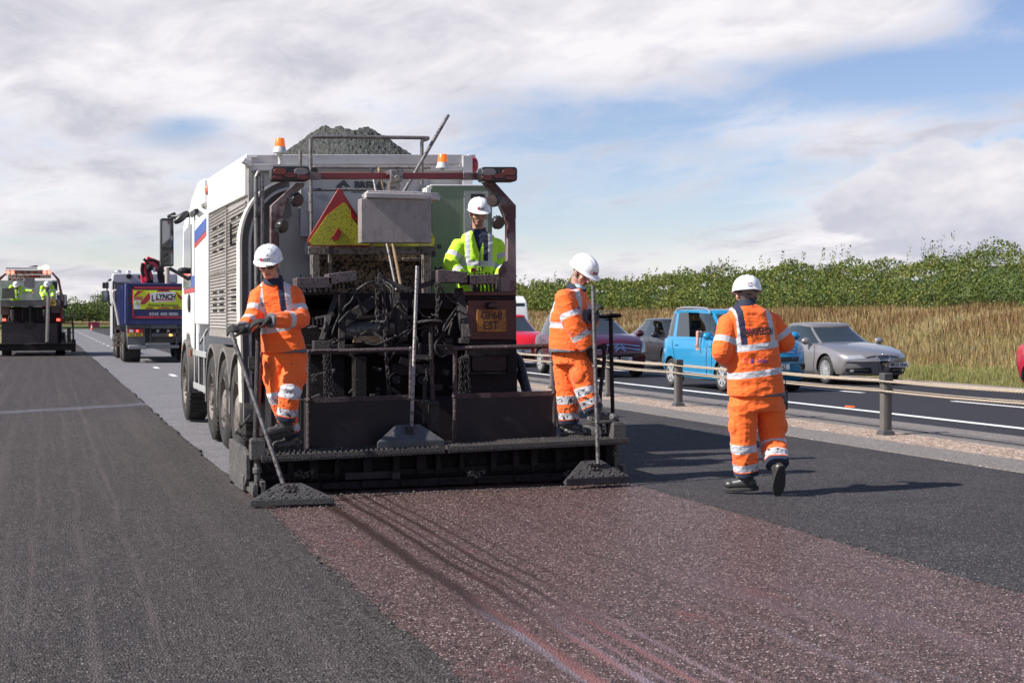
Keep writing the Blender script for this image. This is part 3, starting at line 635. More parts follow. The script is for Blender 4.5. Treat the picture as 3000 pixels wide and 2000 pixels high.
def text_on(name, body, size, obj, o, right, up, m, parent, bold=.02, width=1.0, off=.009):
    """lettering laid on a curved garment"""
    r = Vector(right).normalized(); u = Vector(up).normalized(); nrm = r.cross(u); o = Vector(o); V, Fc = text_mesh(body, size, bold, width=width)
    me = obj.data; mw = pworld(obj); bvh = BVHTree.FromPolygons([mw @ v.co for v in me.vertices], [tuple(p.vertices) for p in me.polygons]); vs = []; last = 0
    for a, b in V:
        p = o + r * a + u * b + nrm * .5; ds = []
        for du in (-.025, 0, .025):
            for dv in (-.03, 0, .03):
                q_ = p + r * du + u * dv; h = bvh.ray_cast(q_, -nrm, 1.2)
                if h[0] is not None: ds.append((h[0] - q_).dot(-nrm))
        if ds: ds.sort(); last = sum(ds[:4]) / len(ds[:4])
        vs.append(p - nrm * (last - off))
    mb = MB(); mb.add(vs, Fc); return mb.build(name, m, parent, smooth=0)
def patch_on(name, poly, obj, o, right, up, m, parent, off=.004):
    r = Vector(right).normalized(); u = Vector(up).normalized(); nrm = r.cross(u); o = Vector(o); mw = pworld(obj)
    bvh = BVHTree.FromPolygons([mw @ v.co for v in obj.data.vertices], [tuple(p.vertices) for p in obj.data.polygons]); vs = []; last = .5
    for a, b in poly:
        p = o + r * a + u * b + nrm * .5; h = bvh.ray_cast(p, -nrm, 1.2)
        if h[0] is not None: last = (h[0] - p).dot(-nrm)
        vs.append(p - nrm * (last - off))
    mb = MB(); mb.add(vs, [tuple(range(len(poly)))]); return mb.build(name, m, parent, smooth=0)

def person(S, label, group=None):
    """S: joints in world space; see the calls"""
    v = S.get('vox', .0075); base = S['base']; root = empty('person', base); tag(root, label, 'person', group)
    J = S; sc = S.get('s', 1.0); lat = Vector(S['lat']).normalized(); sag = lat.cross(Vector((0, 0, 1))).normalized()   # lat: the person's right
    if sag.dot(Vector(S['fwd'])) < 0: sag = -sag
    HM = frame3(S['hfwd'], S.get('hup', (0, 0, 1))); hc = Vector(S['head'])
    # body: one skin surface from crown to feet
    b = MB(); head_shape(b, hc, HM, sc); nk = Vector(S['neck'])
    capsule(b, hc + HM @ Vector((0, -.02, -.05)) * sc, nk + Vector((0, 0, -.03)), .058 * sc, .066 * sc)
    R0 = S['rings']; eloft(b, [(c, lat * w * .72, sag * d * .72) for c, w, d in R0])
    for k in 'RL':
        sh, el, wr = [Vector(p) for p in S['arm' + k]]; capsule(b, sh, el, .05 * sc, .042 * sc); capsule(b, el, wr, .042 * sc, .028 * sc)
        hd = S.get('hand' + k)
        if hd: hand(b, wr, hd[0], hd[1], hd[2], hd[3], .0072 * sc, sc)
        hp, kn, an = [Vector(p) for p in S['leg' + k]]; capsule(b, hp, kn, .075 * sc, .055 * sc); capsule(b, kn, an, .052 * sc, .038 * sc)
        capsule(b, an, an + Vector(S['foot' + k]).normalized() * .10 * sc + (an - kn).normalized() * .045 * sc, .034 * sc, .026 * sc)
    me = vox(b, v * .85, 3); face_attrs(me, hc, HM, sc, S.get('beard', 0), S.get('hair', 1)); finish(me, 'body', skin_mat(), root)
    # boots
    for k in 'RL':
        hp, kn, an = [Vector(p) for p in S['leg' + k]]; fd = Vector(S['foot' + k]).normalized(); up = (an - kn).normalized() * -1; up = (up - fd * up.dot(fd)).normalized(); M3 = frame3(fd, up)
        P = lambda x, y, z: an + M3 @ Vector((x, y, z)) * sc
        b = MB(); capsule(b, P(0, -.01, .09), P(0, .0, .0), .056 * sc, .055 * sc); capsule(b, P(0, -.03, -.035), P(0, .03, -.035), .047 * sc, .052 * sc); capsule(b, P(0, .02, -.03), P(0, .12, -.045), .052 * sc, .046 * sc)
        b.ell(P(0, .150, -.045), (.052 * sc, .060 * sc, .042 * sc), 14, 8, 0, M3); me = vox(b, v * .9, 3); me.update()
        bm_ = S.get('bootmat') or mat('boot_leather', (.05, .046, .044), .45, var=.25, vs=18, spots=((.20, .19, .18), 30, .58, .12), bump=.3, bs=60)
        o = finish(me, 'boot', bm_, root); s_ = MB(); out = []
        for j in range(22):
            a = 2 * PI * j / 22; y = .062 + .152 * math.sin(a); x = (.050 - .010 * max(0, -math.sin(a)) + (.004 if math.sin(a) > .2 else 0)) * (abs(math.cos(a)) ** .7) * (1 if math.cos(a) > 0 else -1); out.append((x, y))
        s_.loft([[P(x * .97, y, -.098) for x, y in out], [P(x * 1.03, y * 1.01, -.094) for x, y in out], [P(x * 1.04, y * 1.01, -.076) for x, y in out], [P(x * .9, y * .98, -.066) for x, y in out]])
        s_.build('sole', mat('boot_sole', (.035, .032, .031), .8, var=.3, vs=30, bump=.8, bs=90), o)
        l = MB()
        for q in range(4): l.tube([P(-.024, .048 + .016 * q, .055 - .022 * q), P(0, .060 + .016 * q, .062 - .022 * q), P(.024, .048 + .016 * q, .055 - .022 * q)], .0032 * sc, 5)
        if v < .012: l.build('laces', mat('lace', (.14, .13, .12), .8), o)
    # trousers
    b = MB(); tr = S.get('tw', (.118, .098, .088)); hpR, hpL = Vector(S['legR'][0]), Vector(S['legL'][0]); hem = R0[-1]
    top = (hpR + hpL) / 2 + Vector((0, 0, .10)) * sc
    eloft(b, [(top + Vector((0, 0, .06)), lat * hem[1] * .78, sag * hem[2] * .84), (top - Vector((0, 0, .02)), lat * hem[1] * .84, sag * hem[2] * .92), ((hpR + hpL) / 2 - Vector((0, 0, .05)), lat * hem[1] * .84, sag * hem[2] * .9)])
    for k in 'RL':
        hp, kn, an = [Vector(p) for p in S['leg' + k]]; d = (an - kn).normalized(); end = an - d * .035 * sc
        capsule(b, hp, kn, tr[0] * sc, tr[1] * sc); eloft(b, [(kn - (an - kn).normalized() * .02, *[x * tr[1] * sc for x in (frame3(d, sag).col[0], frame3(d, sag).col[2])])] + [(kn.lerp(end, t), *[x * (tr[1] * (1 - t) + tr[2] * t) * sc for x in (frame3(d, sag).col[0], frame3(d, sag).col[2])]) for t in (.33, .66, 1)])
        if S.get('pockets', 1):   # bellows pocket on the outside of the thigh
            out = lat if k == 'R' else -lat; c = hp.lerp(kn, .55) + out * tr[0] * .72 * sc - sag * .01; M3 = frame3((kn - hp).normalized(), sag); b.ell(c, (.066 * sc, .085 * sc, .042 * sc), 14, 8, 0, frame3((kn - hp).normalized(), out))
    me = vox(b, v, 3); wrinkle(me, S.get('wr', .011), 8, 3 + S.get('seed', 0)); co = coords(me); tape = np.full(len(co), -1.); navy = np.full(len(co), -1.); dirt = np.full(len(co), -.2)
    best = None; dd = []
    for k in 'RL':
        hp, kn, an = [Vector(p) for p in S['leg' + k]]; t1, d1 = seg_t(co, hp, kn); t2, d2 = seg_t(co, kn, an); dd.append((np.minimum(d1, d2), t1, d1, t2, d2, (kn - hp).length, (an - kn).length))
    for i in range(2):
        mine = dd[i][0] <= dd[1 - i][0]; _, t1, d1, t2, d2, L1, L2 = dd[i]; low = d2 < d1
        f1 = np.where(mine & low, .032 - np.abs(t2 - .03 * sc), -1); f1 = np.maximum(f1, np.where(mine & ~low, .032 - np.abs(t1 - L1 - .03 * sc), -1))
        f2 = np.where(mine & low, .030 - np.abs(t2 - (L2 - .115 * sc)), -1); tape = np.maximum(tape, np.maximum(f1, f2)); navy = np.maximum(navy, np.where(mine & low, t2 - (L2 - .075 * sc), -1))
        dirt = np.where(mine, S.get('dirt', .0) + np.where(low, .02 + .06 * t2 / L2, -.03), dirt)
    if S.get('notape'): tape[:] = -1; navy[:] = -1
    for a, q in (('tape', tape), ('navy', navy), ('dirt', dirt), ('trim', np.full(len(co), -1.))): set_attr(me, a, q)
    tro = finish(me, 'trousers', S['tmat'], root)
    # jacket
    b = MB(); jr = S.get('jw', (.083, .074, .062)); rr = []
    eloft(b, [(c, lat * w, sag * d) for c, w, d in R0], 24)
    for k in 'RL':
        sh, el, wr = [Vector(p) for p in S['arm' + k]]; cuff = wr - (wr - el).normalized() * .012; capsule(b, sh - Vector((0, 0, .012)), el, jr[0] * .96 * sc, jr[1] * sc)
        d = (wr - el).normalized(); F3 = frame3(d, Vector((.1, .2, 1))); eloft(b, [(el, F3.col[0] * jr[1] * sc, F3.col[2] * jr[1] * sc), (el.lerp(cuff, .6), F3.col[0] * jr[1] * .93 * sc, F3.col[2] * jr[1] * .93 * sc), (cuff, F3.col[0] * jr[2] * sc, F3.col[2] * jr[2] * sc)])
        capsule(b, Vector(R0[0][0]) - Vector((0, 0, .065)), sh, .055 * sc, jr[0] * .93 * sc)
    me = vox(b, v, 3); wrinkle(me, S.get('wr', .011), 7.5, 20 + S.get('seed', 0)); co = coords(me); nco = len(co); tape = np.full(nco, -1.); navy = np.full(nco, -1.); trim = np.full(nco, -1.)
    c0 = Vector(R0[0][0]); ch = Vector(R0[-1][0]); L = (ch - c0).length; tt, td = seg_t(co, c0, ch); ax = (ch - c0) / L
    wid = np.interp(np.clip(tt, 0, L), [((Vector(c) - c0).dot(ax)) for c, _, _ in R0], [w for _, w, _ in R0])
    u = (co - np.array(c0) - tt[:, None] * np.array(ax)) @ np.array(lat); sgn = (co - np.array(c0) - tt[:, None] * np.array(ax)) @ np.array(sag)
    ad = np.full(nco, 9.); arms = []
    for k in 'RL':
        sh, el, wr = [Vector(p) for p in S['arm' + k]]; t1, d1 = seg_t(co, sh, el); t2, d2 = seg_t(co, el, wr); arms.append((np.minimum(d1 - jr[0], d2 - jr[1] * .9), t1, d1, t2, d2, (el - sh).length, (wr - el).length))
    body_d = np.maximum(np.abs(u) - wid, 0) + 0
    isarm = [(a[0] < .02) & ((np.abs(u) > wid * .92) | (a[2] < jr[0] * 1.25) & (np.abs(u) > wid * .70) | (a[4] < jr[1] * 1.3)) & (a[0] <= arms[1 - i][0]) & ((a[2] < jr[0] * 1.4) | (a[4] < jr[1] * 1.4)) for i, a in enumerate(arms)]
    anyarm = isarm[0] | isarm[1]; body = ~anyarm
    for i, a in enumerate(arms):
        _, t1, d1, t2, d2, L1, L2 = a; low = d2 < d1; f = np.where(~low, .026 - np.abs(t1 - L1 * S.get('a1', .62)), .026 - np.abs(t2 - L2 * S.get('a2', .48))); tape = np.where(isarm[i], np.maximum(tape, f), tape)
        trim = np.where(isarm[i] & low, t2 - (L2 - .028), trim)
    for tb in S.get('bands', (.60, .84)): tape = np.where(body, np.maximum(tape, .027 - np.abs(tt - L * tb)), tape)
    up = tt < L * S.get('bands', (.60, .84))[0]; x0 = S.get('brace', .115)
    tape = np.where(body & up, np.maximum(tape, .024 - np.abs(np.abs(u) - x0)), tape)
    ns = S.get('navyside', -1); nin = (np.abs(u * ns - (x0 - .050)) < .028) if ns else np.zeros(nco, bool)
    navy = np.where(body & up & nin, .027 - np.abs(u * ns - (x0 - .050)), navy)
    vneck = S.get('vneck', 0)
    if vneck:
        f = np.where(body & (sgn > 0), (vneck - tt) * .30 - np.abs(u + .0), -1); navy = np.maximum(navy, f)
        f = np.where(body & (sgn > 0) & (tt > vneck * .9), .005 - np.abs(u + .008), -1); trim = np.maximum(trim, f); tape = np.where((np.abs(u) < .012) & (sgn > 0) & body & False, -1, tape)
    trim = np.where(body, np.maximum(trim, tt - (L - .010)), trim)
    for a, q in (('tape', tape), ('navy', navy), ('trim', trim), ('dirt', S.get('dirt', 0) - .07 + .10 * np.clip(tt / L - .6, -.6, .5))): set_attr(me, a, q if hasattr(q, '__len__') else np.full(nco, q))
    jk = finish(me, 'jacket', S['jmat'], root)
    # collar
    b = MB(); cm = S.get('colmat') or mat('navy_cloth', (.012, .016, .04), .8, var=.2, vs=20); rg = []
    cx = Vector(R0[0][0]); ring = lambda z, a, d_, o: [cx + lat * (a * math.cos(t)) + sag * (d_ * math.sin(t) + o) + Vector((0, 0, z + .018 * (-math.sin(t)))) for t in np.linspace(0, 2 * PI, 25)[:-1]]
    b.loft([ring(-.022, .098, .095, .0), ring(.024, .080, .080, .012), ring(.036, .074, .074, .012), ring(.030, .068, .068, .012), ring(-.03, .082, .082, .0)], caps=False); b.build('collar', cm, jk, smooth=60)
    # gloves
    for k in 'RL':
        if S.get('glove' + k, 1) and S.get('hand' + k):
            sh, el, wr = [Vector(p) for p in S['arm' + k]]; hd = S['hand' + k]; b = MB(); hand(b, wr, hd[0], hd[1], hd[2], hd[3], .0105 * sc, 1.06 * sc); d = (wr - el).normalized(); capsule(b, wr - d * .06, wr, .040 * sc, .034 * sc)
            me = vox(b, min(v, .0048) if v < .012 else v, 2); finish(me, 'glove', mat('glove_black', (.018, .017, .017), .75, var=.3, vs=40, bump=.5, bs=200), root)
    hat = helmet(root, hc + HM @ Vector((0, -.004, .012)) * sc, HM, sc * S.get('hs', 1.0), S.get('logo', 'front'), S.get('hatdirt', 0))
    return root, jk, tro, hat, HM, hc
OR = cloth_mat('hi_vis_orange', (1.0, .148, .022)); ORD = cloth_mat('hi_vis_orange_trousers', (1.0, .152, .024))
YG = cloth_mat('hi_vis_yellow', (.50, .88, .035)); NV = cloth_mat('navy_trousers', (.012, .016, .04))
# ------------------------------------------------------------------ the crew
logo_b = mat('logo_black', (.02, .02, .03), .5, var=0)
def crew():
    # left worker, on the rear step of the machine
    Y = 12.35; q = lambda x, y, d=0: Q(x, y, Y + d)
    fw = Vector((-.30, -.95, 0)); lat = Vector((-.95, .30, 0))
    S = dict(base=q(850, 1338), fwd=fw, lat=lat, head=q(788, 776, -.06), hfwd=(-.34, -.86, -.26), hup=(-.12, -.25, 1), neck=q(803, 830),
             rings=[(q(801, 822), .075, .075), (q(806, 840, .02), .150, .105), (q(809, 870, .02), .180, .125), (q(811, 905, .02), .180, .135), (q(822, 965, .01), .170, .130), (q(834, 1032, .0), .195, .140)],
             armR=[q(757, 868, .03), q(741, 932, -.06), q(712, 966, -.22)], armL=[q(862, 864, .03), q(884, 936, -.08), q(787, 938, -.28)],
             handR=((-.9, -.15, .12), (-.3, .6, -.7), 1, .75), handL=((-1, .0, -.12), (-.1, .3, -.9), 1, .35),
             legR=[q(806, 1052, .03), q(814, 1152, -.02), q(862, 1286, .06)], legL=[q(864, 1052, .0), q(852, 1142, -.16), q(835, 1243, -.12)],
             footR=(-.95, -.30, .0), footL=(-.93, -.30, -.10), tw=(.112, .094, .082), tmat=ORD, jmat=OR, dirt=.07, hatdirt=1, seed=1, vneck=.0, navyside=-1, bands=(.50, .66), brace=.115, a1=.6, a2=.4)
    r, jk, tr, hat, HM, hc = person(S, 'worker in orange and sunglasses standing on the left of the paver step')
    g = MB(); P = lambda x, y, z: hc + HM @ Vector((x, y, z))
    for s in (-1, 1): g.ell(P(s * .033, .078, .004), (.034, .018, .021), 12, 8, 0, HM)
    g.tube([P(-.085, -.01, .008), P(-.068, .06, .008), P(-.02, .098, .010), P(.02, .098, .010), P(.068, .06, .008), P(.085, -.01, .008)], .004, 6)
    g.build('sunglasses', mat('dark_lens', (.015, .012, .014), .08, var=0, coat=.5), r)
    text_on('lettering', 'EST', .036, jk, q(782, 896), (.95, -.30, 0), (0, 0, 1), logo_b, r, .03)
    # right worker, side on, stamping a lute
    Y = 12.45; fw = Vector((.80, -.60, 0)); lat = Vector((-.60, -.80, 0))
    S = dict(base=q(1680, 1290), fwd=fw, lat=lat, head=q(1705, 800, -.08), hfwd=(.42, -.74, -.52), hup=(0, 0, 1), neck=q(1686, 844),
             rings=[(q(1688, 842), .075, .075), (q(1679, 855, .02), .150, .120), (q(1672, 890, .02), .185, .150), (q(1664, 930, .02), .185, .165), (q(1664, 980, .01), .180, .165), (q(1667, 1030, .0), .195, .180)],
             armR=[q(1653, 874, -.15), q(1682, 952, -.22), q(1726, 1022, -.24)], armL=[q(1694, 868, .12), q(1726, 942, .08), q(1735, 925, -.14)],
             handR=((.30, -.1, -.95), (.9, .3, .1), -1, .55), handL=((.35, -.3, .85), (.8, .2, -.1), 1, .9),
             legR=[q(1694, 1050, -.07), q(1713, 1138, -.15), q(1744, 1211, -.20)], legL=[q(1655, 1050, .06), q(1662, 1160, .04), q(1668, 1250, .06)],
             footR=(.94, -.25, .06), footL=(.94, -.30, .0), tw=(.122, .100, .09), jw=(.092, .086, .07), tmat=ORD, jmat=OR, dirt=.11, seed=5, navyside=0, bands=(.62,), brace=.12, a1=.62, a2=.42,
             bootmat=mat('boot_tarry', (.05, .048, .047), .6, var=.5, vs=25, spots=((.30, .29, .28), 34, .52, .1), bump=1.5, bs=60))
    r, jk, tr, hat, HM, hc = person(S, 'worker in tar spattered orange suit looking down beside the paver hand wheel')
    P = lambda x, y, z: hc + HM @ Vector((x, y, z)); g = MB()
    g.ell(P(0, .045, -.112), (.058, .052, .026), 14, 8, 0, HM); g.tube([P(-.055, .03, -.10), P(-.086, .0, -.03), P(-.088, -.02, .0)], .003, 5); g.tube([P(.055, .03, -.10), P(.086, .0, -.03), P(.088, -.02, .0)], .003, 5)
    g.build('face_mask', mat('mask_blue', (.35, .55, .68), .8), r)
    mat('logo_blue', (.03, .04, .25), .5, var=0)
    patch_on('emblem', [(-.012, -.02), (.012, -.02), (.012, .02), (-.012, .02)], jk, q(1703, 905, -.1), (.80, -.6, 0), (0, 0, 1), MATS['logo_blue'], r)
    # banksperson walking away
    Y = 10.95; fw = Vector((.12, .99, 0)); lat = Vector((.99, -.12, 0))
    S = dict(base=q(2200, 1452), fwd=fw, lat=lat, head=q(2188, 868, .02), hfwd=(.30, .95, -.10), hup=(0, 0, 1), neck=q(2186, 905),
             rings=[(q(2187, 893), .085, .080), (q(2190, 905), .150, .11), (q(2196, 930), .205, .135), (q(2203, 985), .215, .155), (q(2208, 1065), .225, .17), (q(2216, 1158), .245, .185)],
             armR=[q(2264, 945, .02), q(2300, 1000, .0), q(2276, 1012, .26)], armL=[q(2132, 948, .02), q(2115, 1028, -.02), q(2146, 1062, .22)],
             handR=((-.5, .8, .1), (0, -.3, -.9), -1, .5), handL=((.5, .8, .1), (0, -.3, -.9), 1, .5),
             legL=[q(2178, 1185), q(2178, 1300, .02), q(2190, 1402, .05)], legR=[q(2256, 1185, .0), q(2264, 1292, .02), q(2279, 1372, -.15)],
             footL=(-.80, .55, -.05), footR=(.10, .42, -.88), tw=(.128, .108, .10), jw=(.093, .088, .07), tmat=ORD, jmat=OR, dirt=.02, seed=9, navyside=-1, bands=(.455, .745), brace=.152, logo='back', wr=.012, hs=1.02, gloveR=1,
             bootmat=mat('boot_grey', (.040, .040, .040), .35, var=.2, vs=18, spots=((.15, .145, .14), 30, .62, .12), bump=.2, bs=60))
    S['armR'][0] += Vector((0, 0, 0))
    r, jk, tr, hat, HM, hc = person(S, 'banksperson in orange jacket and trousers walking away with one heel raised')
    text_on('lettering', 'BANKSPERSON', .082, jk, q(2222, 980, -.15), (.985, -.17, .03), (0, 0, 1), logo_b, r, .04, .47, .008)
    text_on('lettering', 'Safety', .044, jk, q(2231, 1061, -.15), (.985, -.17, .03), (0, 0, 1), mat('logo_blue', (.03, .04, .25), .5, var=0), r, .02, .95)
    for i, (cx, cl) in enumerate(((2187, 'logo_red2'), (2202, 'logo_blue'))):
        for rr_ in (.021, .008):
            poly = [(rr_ * math.cos(a), rr_ * math.sin(a)) for a in np.linspace(0, 2 * PI, 17)[:-1]]
            if rr_ < .01: patch_on('emblem', poly, jk, q(cx, 1056, -.15), (.985, -.17, 0), (0, 0, 1), MATS[cl], r)
            else:
                big_ = [(rr_ * math.cos(a), rr_ * math.sin(a)) for a in np.linspace(.5 + 3 * i, .5 + 3 * i + 4.6, 14)]; poly = big_ + [(x * .62, y * .62) for x, y in big_[::-1]]; patch_on('emblem', poly, jk, q(cx, 1056, -.15), (.985, -.17, 0), (0, 0, 1), MATS[cl], r)
    rd = MB(); p = q(2297, 1165, -.02); rd.bx(p.x - .028, p.x + .028, p.y - .018, p.y + .018, p.z - .10, p.z + .06); rd.cyl(p + Vector((.012, 0, .06)), p + Vector((.014, 0, .17)), .006, .004, 8); rd.cyl(p + Vector((-.014, 0, .06)), p + Vector((-.014, 0, .075)), .007, .006, 8)
    rad = empty('two_way_radio', p); tag(rad, 'black two-way radio with stub aerial clipped at the hip of the banksperson', 'radio')
    o = rd.build('radio_case', mat('dark_plastic', (.03, .03, .035), .5), rad, bevel=.004); k = MB(); k.bx(p.x - .018, p.x + .018, p.y - .021, p.y - .017, p.z - .03, p.z + .02); k.build('radio_keypad', mat('grey_plastic', (.10, .10, .11), .5), rad)
    # operator in yellow, behind the control trays
    Y = 14.25; fw = Vector((-.15, -.99, 0)); lat = Vector((-.99, .15, 0)); z0 = .93
    px = q(1400, 850); base = Vector((px.x, Y, z0))
    S = dict(base=base, fwd=fw, lat=lat, head=q(1402, 628, -.05), hfwd=(-.10, -.90, -.20), hup=(0, -.2, 1), neck=q(1402, 680),
             rings=[(q(1400, 677), .085, .080), (q(1400, 690), .165, .11), (q(1400, 716), .205, .13), (q(1398, 750), .205, .145), (q(1396, 800), .20, .15), (q(1396, 862), .215, .16)],
             armR=[q(1342, 722), q(1318, 770, -.06), q(1364, 825, -.22)], armL=[q(1458, 722), q(1476, 768, -.02), q(1462, 820, -.18)],
             handR=((.6, -.6, -.4), (0, .3, -.9), 1, .5), handL=((-.1, -.5, -.85), (-.3, .5, -.6), -1, .5),
             legR=[base + Vector((-.10, 0, .86)), base + Vector((-.12, -.02, .48)), base + Vector((-.13, .02, .10))], legL=[base + Vector((.10, 0, .86)), base + Vector((.12, -.02, .48)), base + Vector((.13, .02, .10))],
             footR=(-.1, -1, 0), footL=(.1, -1, 0), tmat=YG, jmat=YG, dirt=.035, seed=13, vneck=.24, navyside=-1, bands=(.52,), brace=.118, beard=.4, a1=.58, a2=.5, jw=(.086, .078, .062))
    r, jk, tr, hat, HM, hc = person(S, 'bearded operator in yellow hi-vis jacket standing behind the right control trays of the paver')
    P = lambda x, y, z: hc + HM @ Vector((x, y, z)); g = MB()
    g.tube([P(-.085, -.01, .012), P(-.068, .06, .014), P(-.02, .102, .016), P(.02, .102, .016), P(.068, .06, .014), P(.085, -.01, .012)], .0016, 6)
    g.build('safety_glasses', mat('dark_lens', (.015, .012, .014), .08, var=0, coat=.5), r)
    text_on('lettering', 'EST', .062, jk, q(1402, 795, -.1), (.99, -.15, 0), (0, 0, 1), logo_b, r, .03)
    patch_on('emblem', [(-.02, -.02), (.02, -.02), (.02, .02), (-.02, .02)], jk, q(1384, 791, -.1), (.99, -.15, 0), (0, 0, 1), mat('logo_red', (.35, .015, .05), .5, var=0), r)
crew()
# ------------------------------------------------------------------ the paving machine
M_TAR = mat('tarry_steel', (.015, .012, .014), .66, spec=.25, var=.5, vs=7, spots=((.065, .058, .058), 20, .62, .12), bump=.9, bs=70)
M_TAR2 = mat('tar_crust', (.035, .030, .031), .72, var=.6, vs=30, spots=((.16, .145, .14), 60, .60, .12), bump=2.2, bs=75)
M_PANEL = mat('dark_panel', (.019, .014, .019), .45, spec=.3, var=.35, vs=3, spots=((.045, .03, .03), 5, .60, .2), bump=.15, bs=60)
M_DRED = mat('maroon_paint', (.085, .028, .030), .45, var=.35, vs=4, spots=((.012, .010, .011), 75, .56, .03), spot2=((.20, .10, .10), 30, .66, .05), bump=.15, bs=90)
M_BEAM = mat('beam_red', (.16, .022, .030), .4, var=.3, vs=6, spots=((.02, .015, .016), 60, .66, .04), bump=.1)
M_SPECK = mat('speckled_grey', (.28, .25, .245), .5, var=.12, vs=2.5, spots=((.05, .045, .045), 90, .60, .05), spot2=((.17, .15, .145), 11, .47, .3), bump=.25, bs=120, stretch=(1, 1, .5))
M_ARCH = mat('arch_paint', (.20, .145, .145), .5, var=.3, vs=5, spots=((.04, .025, .025), 100, .56, .05), spot2=((.07, .022, .025), 5, .48, .1), bump=.2)
M_GREEN = mat('green_cabinet', (.20, .255, .165), .45, var=.22, vs=2, spots=((.045, .05, .035), 95, .64, .04), spot2=((.11, .14, .09), 170, .58, .08), bump=.15, stretch=(1, 1, .5))
M_ALU = mat('aluminium_sheet', (.50, .49, .50), .42, metal=.25, var=.12, vs=2, spots=((.12, .11, .11), 80, .70, .03), spot2=((.33, .32, .31), 3.5, .56, .15), bump=.06)
M_WHITE = mat('white_paint', (.80, .79, .78), .32, var=.05, vs=2, spots=((.45, .43, .40), 6, .68, .2), coat=.2)
M_CORR = mat('corrugated_sheet', (.39, .365, .34), .45, metal=.2, var=.12, vs=1.5, spots=((.30, .25, .21), 5, .58, .25), spot2=((.12, .10, .09), 50, .70, .03))
M_CREAM = mat('cream_trim', (.72, .67, .60), .35, metal=.1, var=.1, vs=5, spots=((.3, .26, .22), 20, .66, .05))
M_GREY = mat('grey_steel', (.16, .155, .155), .5, metal=.3, var=.25, vs=6, spots=((.05, .045, .045), 30, .62, .05), bump=.2)
M_PIPE = mat('steel_tube', (.22, .20, .195), .38, metal=.5, var=.3, vs=14, spots=((.05, .04, .04), 30, .56, .06), bump=.3, bs=150)
M_RUST = mat('rusty_chute', (.20, .135, .085), .8, var=.35, vs=4, spots=((.012, .010, .010), 34, .50, .03), spot2=((.02, .016, .014), 7, .60, .08), bump=.6, bs=60)
M_RUBBER = mat('tyre_rubber', (.024, .022, .021), .85, var=.3, vs=10, spots=((.10, .085, .07), 7, .55, .2), bump=.3, bs=60)
M_MUD = mat('mudguard', (.17, .155, .145), .65, var=.25, vs=5, spots=((.07, .06, .052), 12, .58, .1), bump=.4, bs=50)
M_WOOD = mat('wood', (.27, .19, .115), .8, var=.3, vs=20, spots=((.05, .035, .025), 26, .64, .06))
M_YEL = mat('yellow_reflector', (.46, .45, .035), .42, var=.25, vs=3, spots=((.12, .10, .02), 60, .56, .04), spot2=((.35, .30, .26), 5, .66, .01), bump=.15)
M_RED = mat('red_reflector', (.33, .02, .025), .35, var=.2, vs=6, spots=((.06, .02, .02), 60, .64, .04))
M_DARK = mat('black_plastic', (.018, .018, .02), .4, var=.1)
M_MIR = mat('mirror_glass', (.16, .17, .19), .04, metal=1, var=0)
M_GLASSD = mat('dark_glass', (.02, .025, .03), .05, var=0, coat=.6)
M_AMB = mat('amber_lens', (.95, .17, .02), .25, var=.1, vs=20, spots=((.5, .3, .2), 30, .68, .05), emit=((1, .2, .02), .25))
def tread_mat():
    m = mat('tread_plate', (.42, .41, .41), .4, metal=.4, var=.1, spots=((.2, .19, .18), 4, .58, .15)); N = m.node_tree.nodes; L = m.node_tree.links; b = N['Principled BSDF']
    g = N.new('ShaderNodeNewGeometry'); mp = N.new('ShaderNodeMapping'); mp.inputs['Rotation'].default_value = (0, R(45), 0); L.new(g.outputs['Position'], mp.inputs[0])
    w = N.new('ShaderNodeTexBrick'); w.inputs['Scale'].default_value = 13; w.inputs['Mortar Size'].default_value = .03; sx = N.new('ShaderNodeSeparateXYZ'); cx = N.new('ShaderNodeCombineXYZ'); L.new(mp.outputs[0], sx.inputs[0]); L.new(sx.outputs[0], cx.inputs[0]); L.new(sx.outputs[2], cx.inputs[1]); L.new(cx.outputs[0], w.inputs['Vector'])
    bn = N.new('ShaderNodeBump'); bn.inputs['Strength'].default_value = .8; bn.inputs['Distance'].default_value = .006; L.new(w.outputs['Fac'], bn.inputs['Height']); L.new(bn.outputs[0], b.inputs['Normal']); return m
M_TREAD = tread_mat()
def rect(mb, x0, y0, x1, y1, Y, th=.05, m=0):     # box whose near face fills a photo rectangle at depth Y
    return poly(mb, [(x0, y0), (x1, y0), (x1, y1), (x0, y1)], Y, th, m)
def poly(mb, pts, Y, th=.03, m=0): return mb.prism([QD(x, y, Y) for x, y in pts], 'y', Y, Y + th, m)
def roll(mb, k=.020, z0=.25):     # the machine stands on the crossfall: its right side is a little higher
    mb.v = [(x - min(z, 9) * k * .35, y, z + (x - 1.6) * k * min(1, max(0, z / z0))) for x, y, z in mb.v]; return mb
def ptube(mb, pts, r, Y=None, n=8, m=0, closed=False):
    return mb.tube([Q(p[0], p[1], p[2] if len(p) > 2 else Y) for p in pts], r, n, m, closed)
def smooth_path(pts, k=6):
    P = [Vector(p) for p in pts]; out = []
    for i in range(len(P) - 1):
        a = P[max(i - 1, 0)]; b = P[i]; c = P[i + 1]; d = P[min(i + 2, len(P) - 1)]
        for j in range(k):
            t = j / k; out.append(.5 * ((2 * b) + (c - a) * t + (2 * a - 5 * b + 4 * c - d) * t * t + (3 * b - a - 3 * c + d) * t ** 3))
    return out + [P[-1]]
def hose(mb, pts, r=.016, Y=None, m=0): return mb.tube(smooth_path([Q(p[0], p[1], p[2] if len(p) > 2 else Y) for p in pts], 7), r, 7, m)
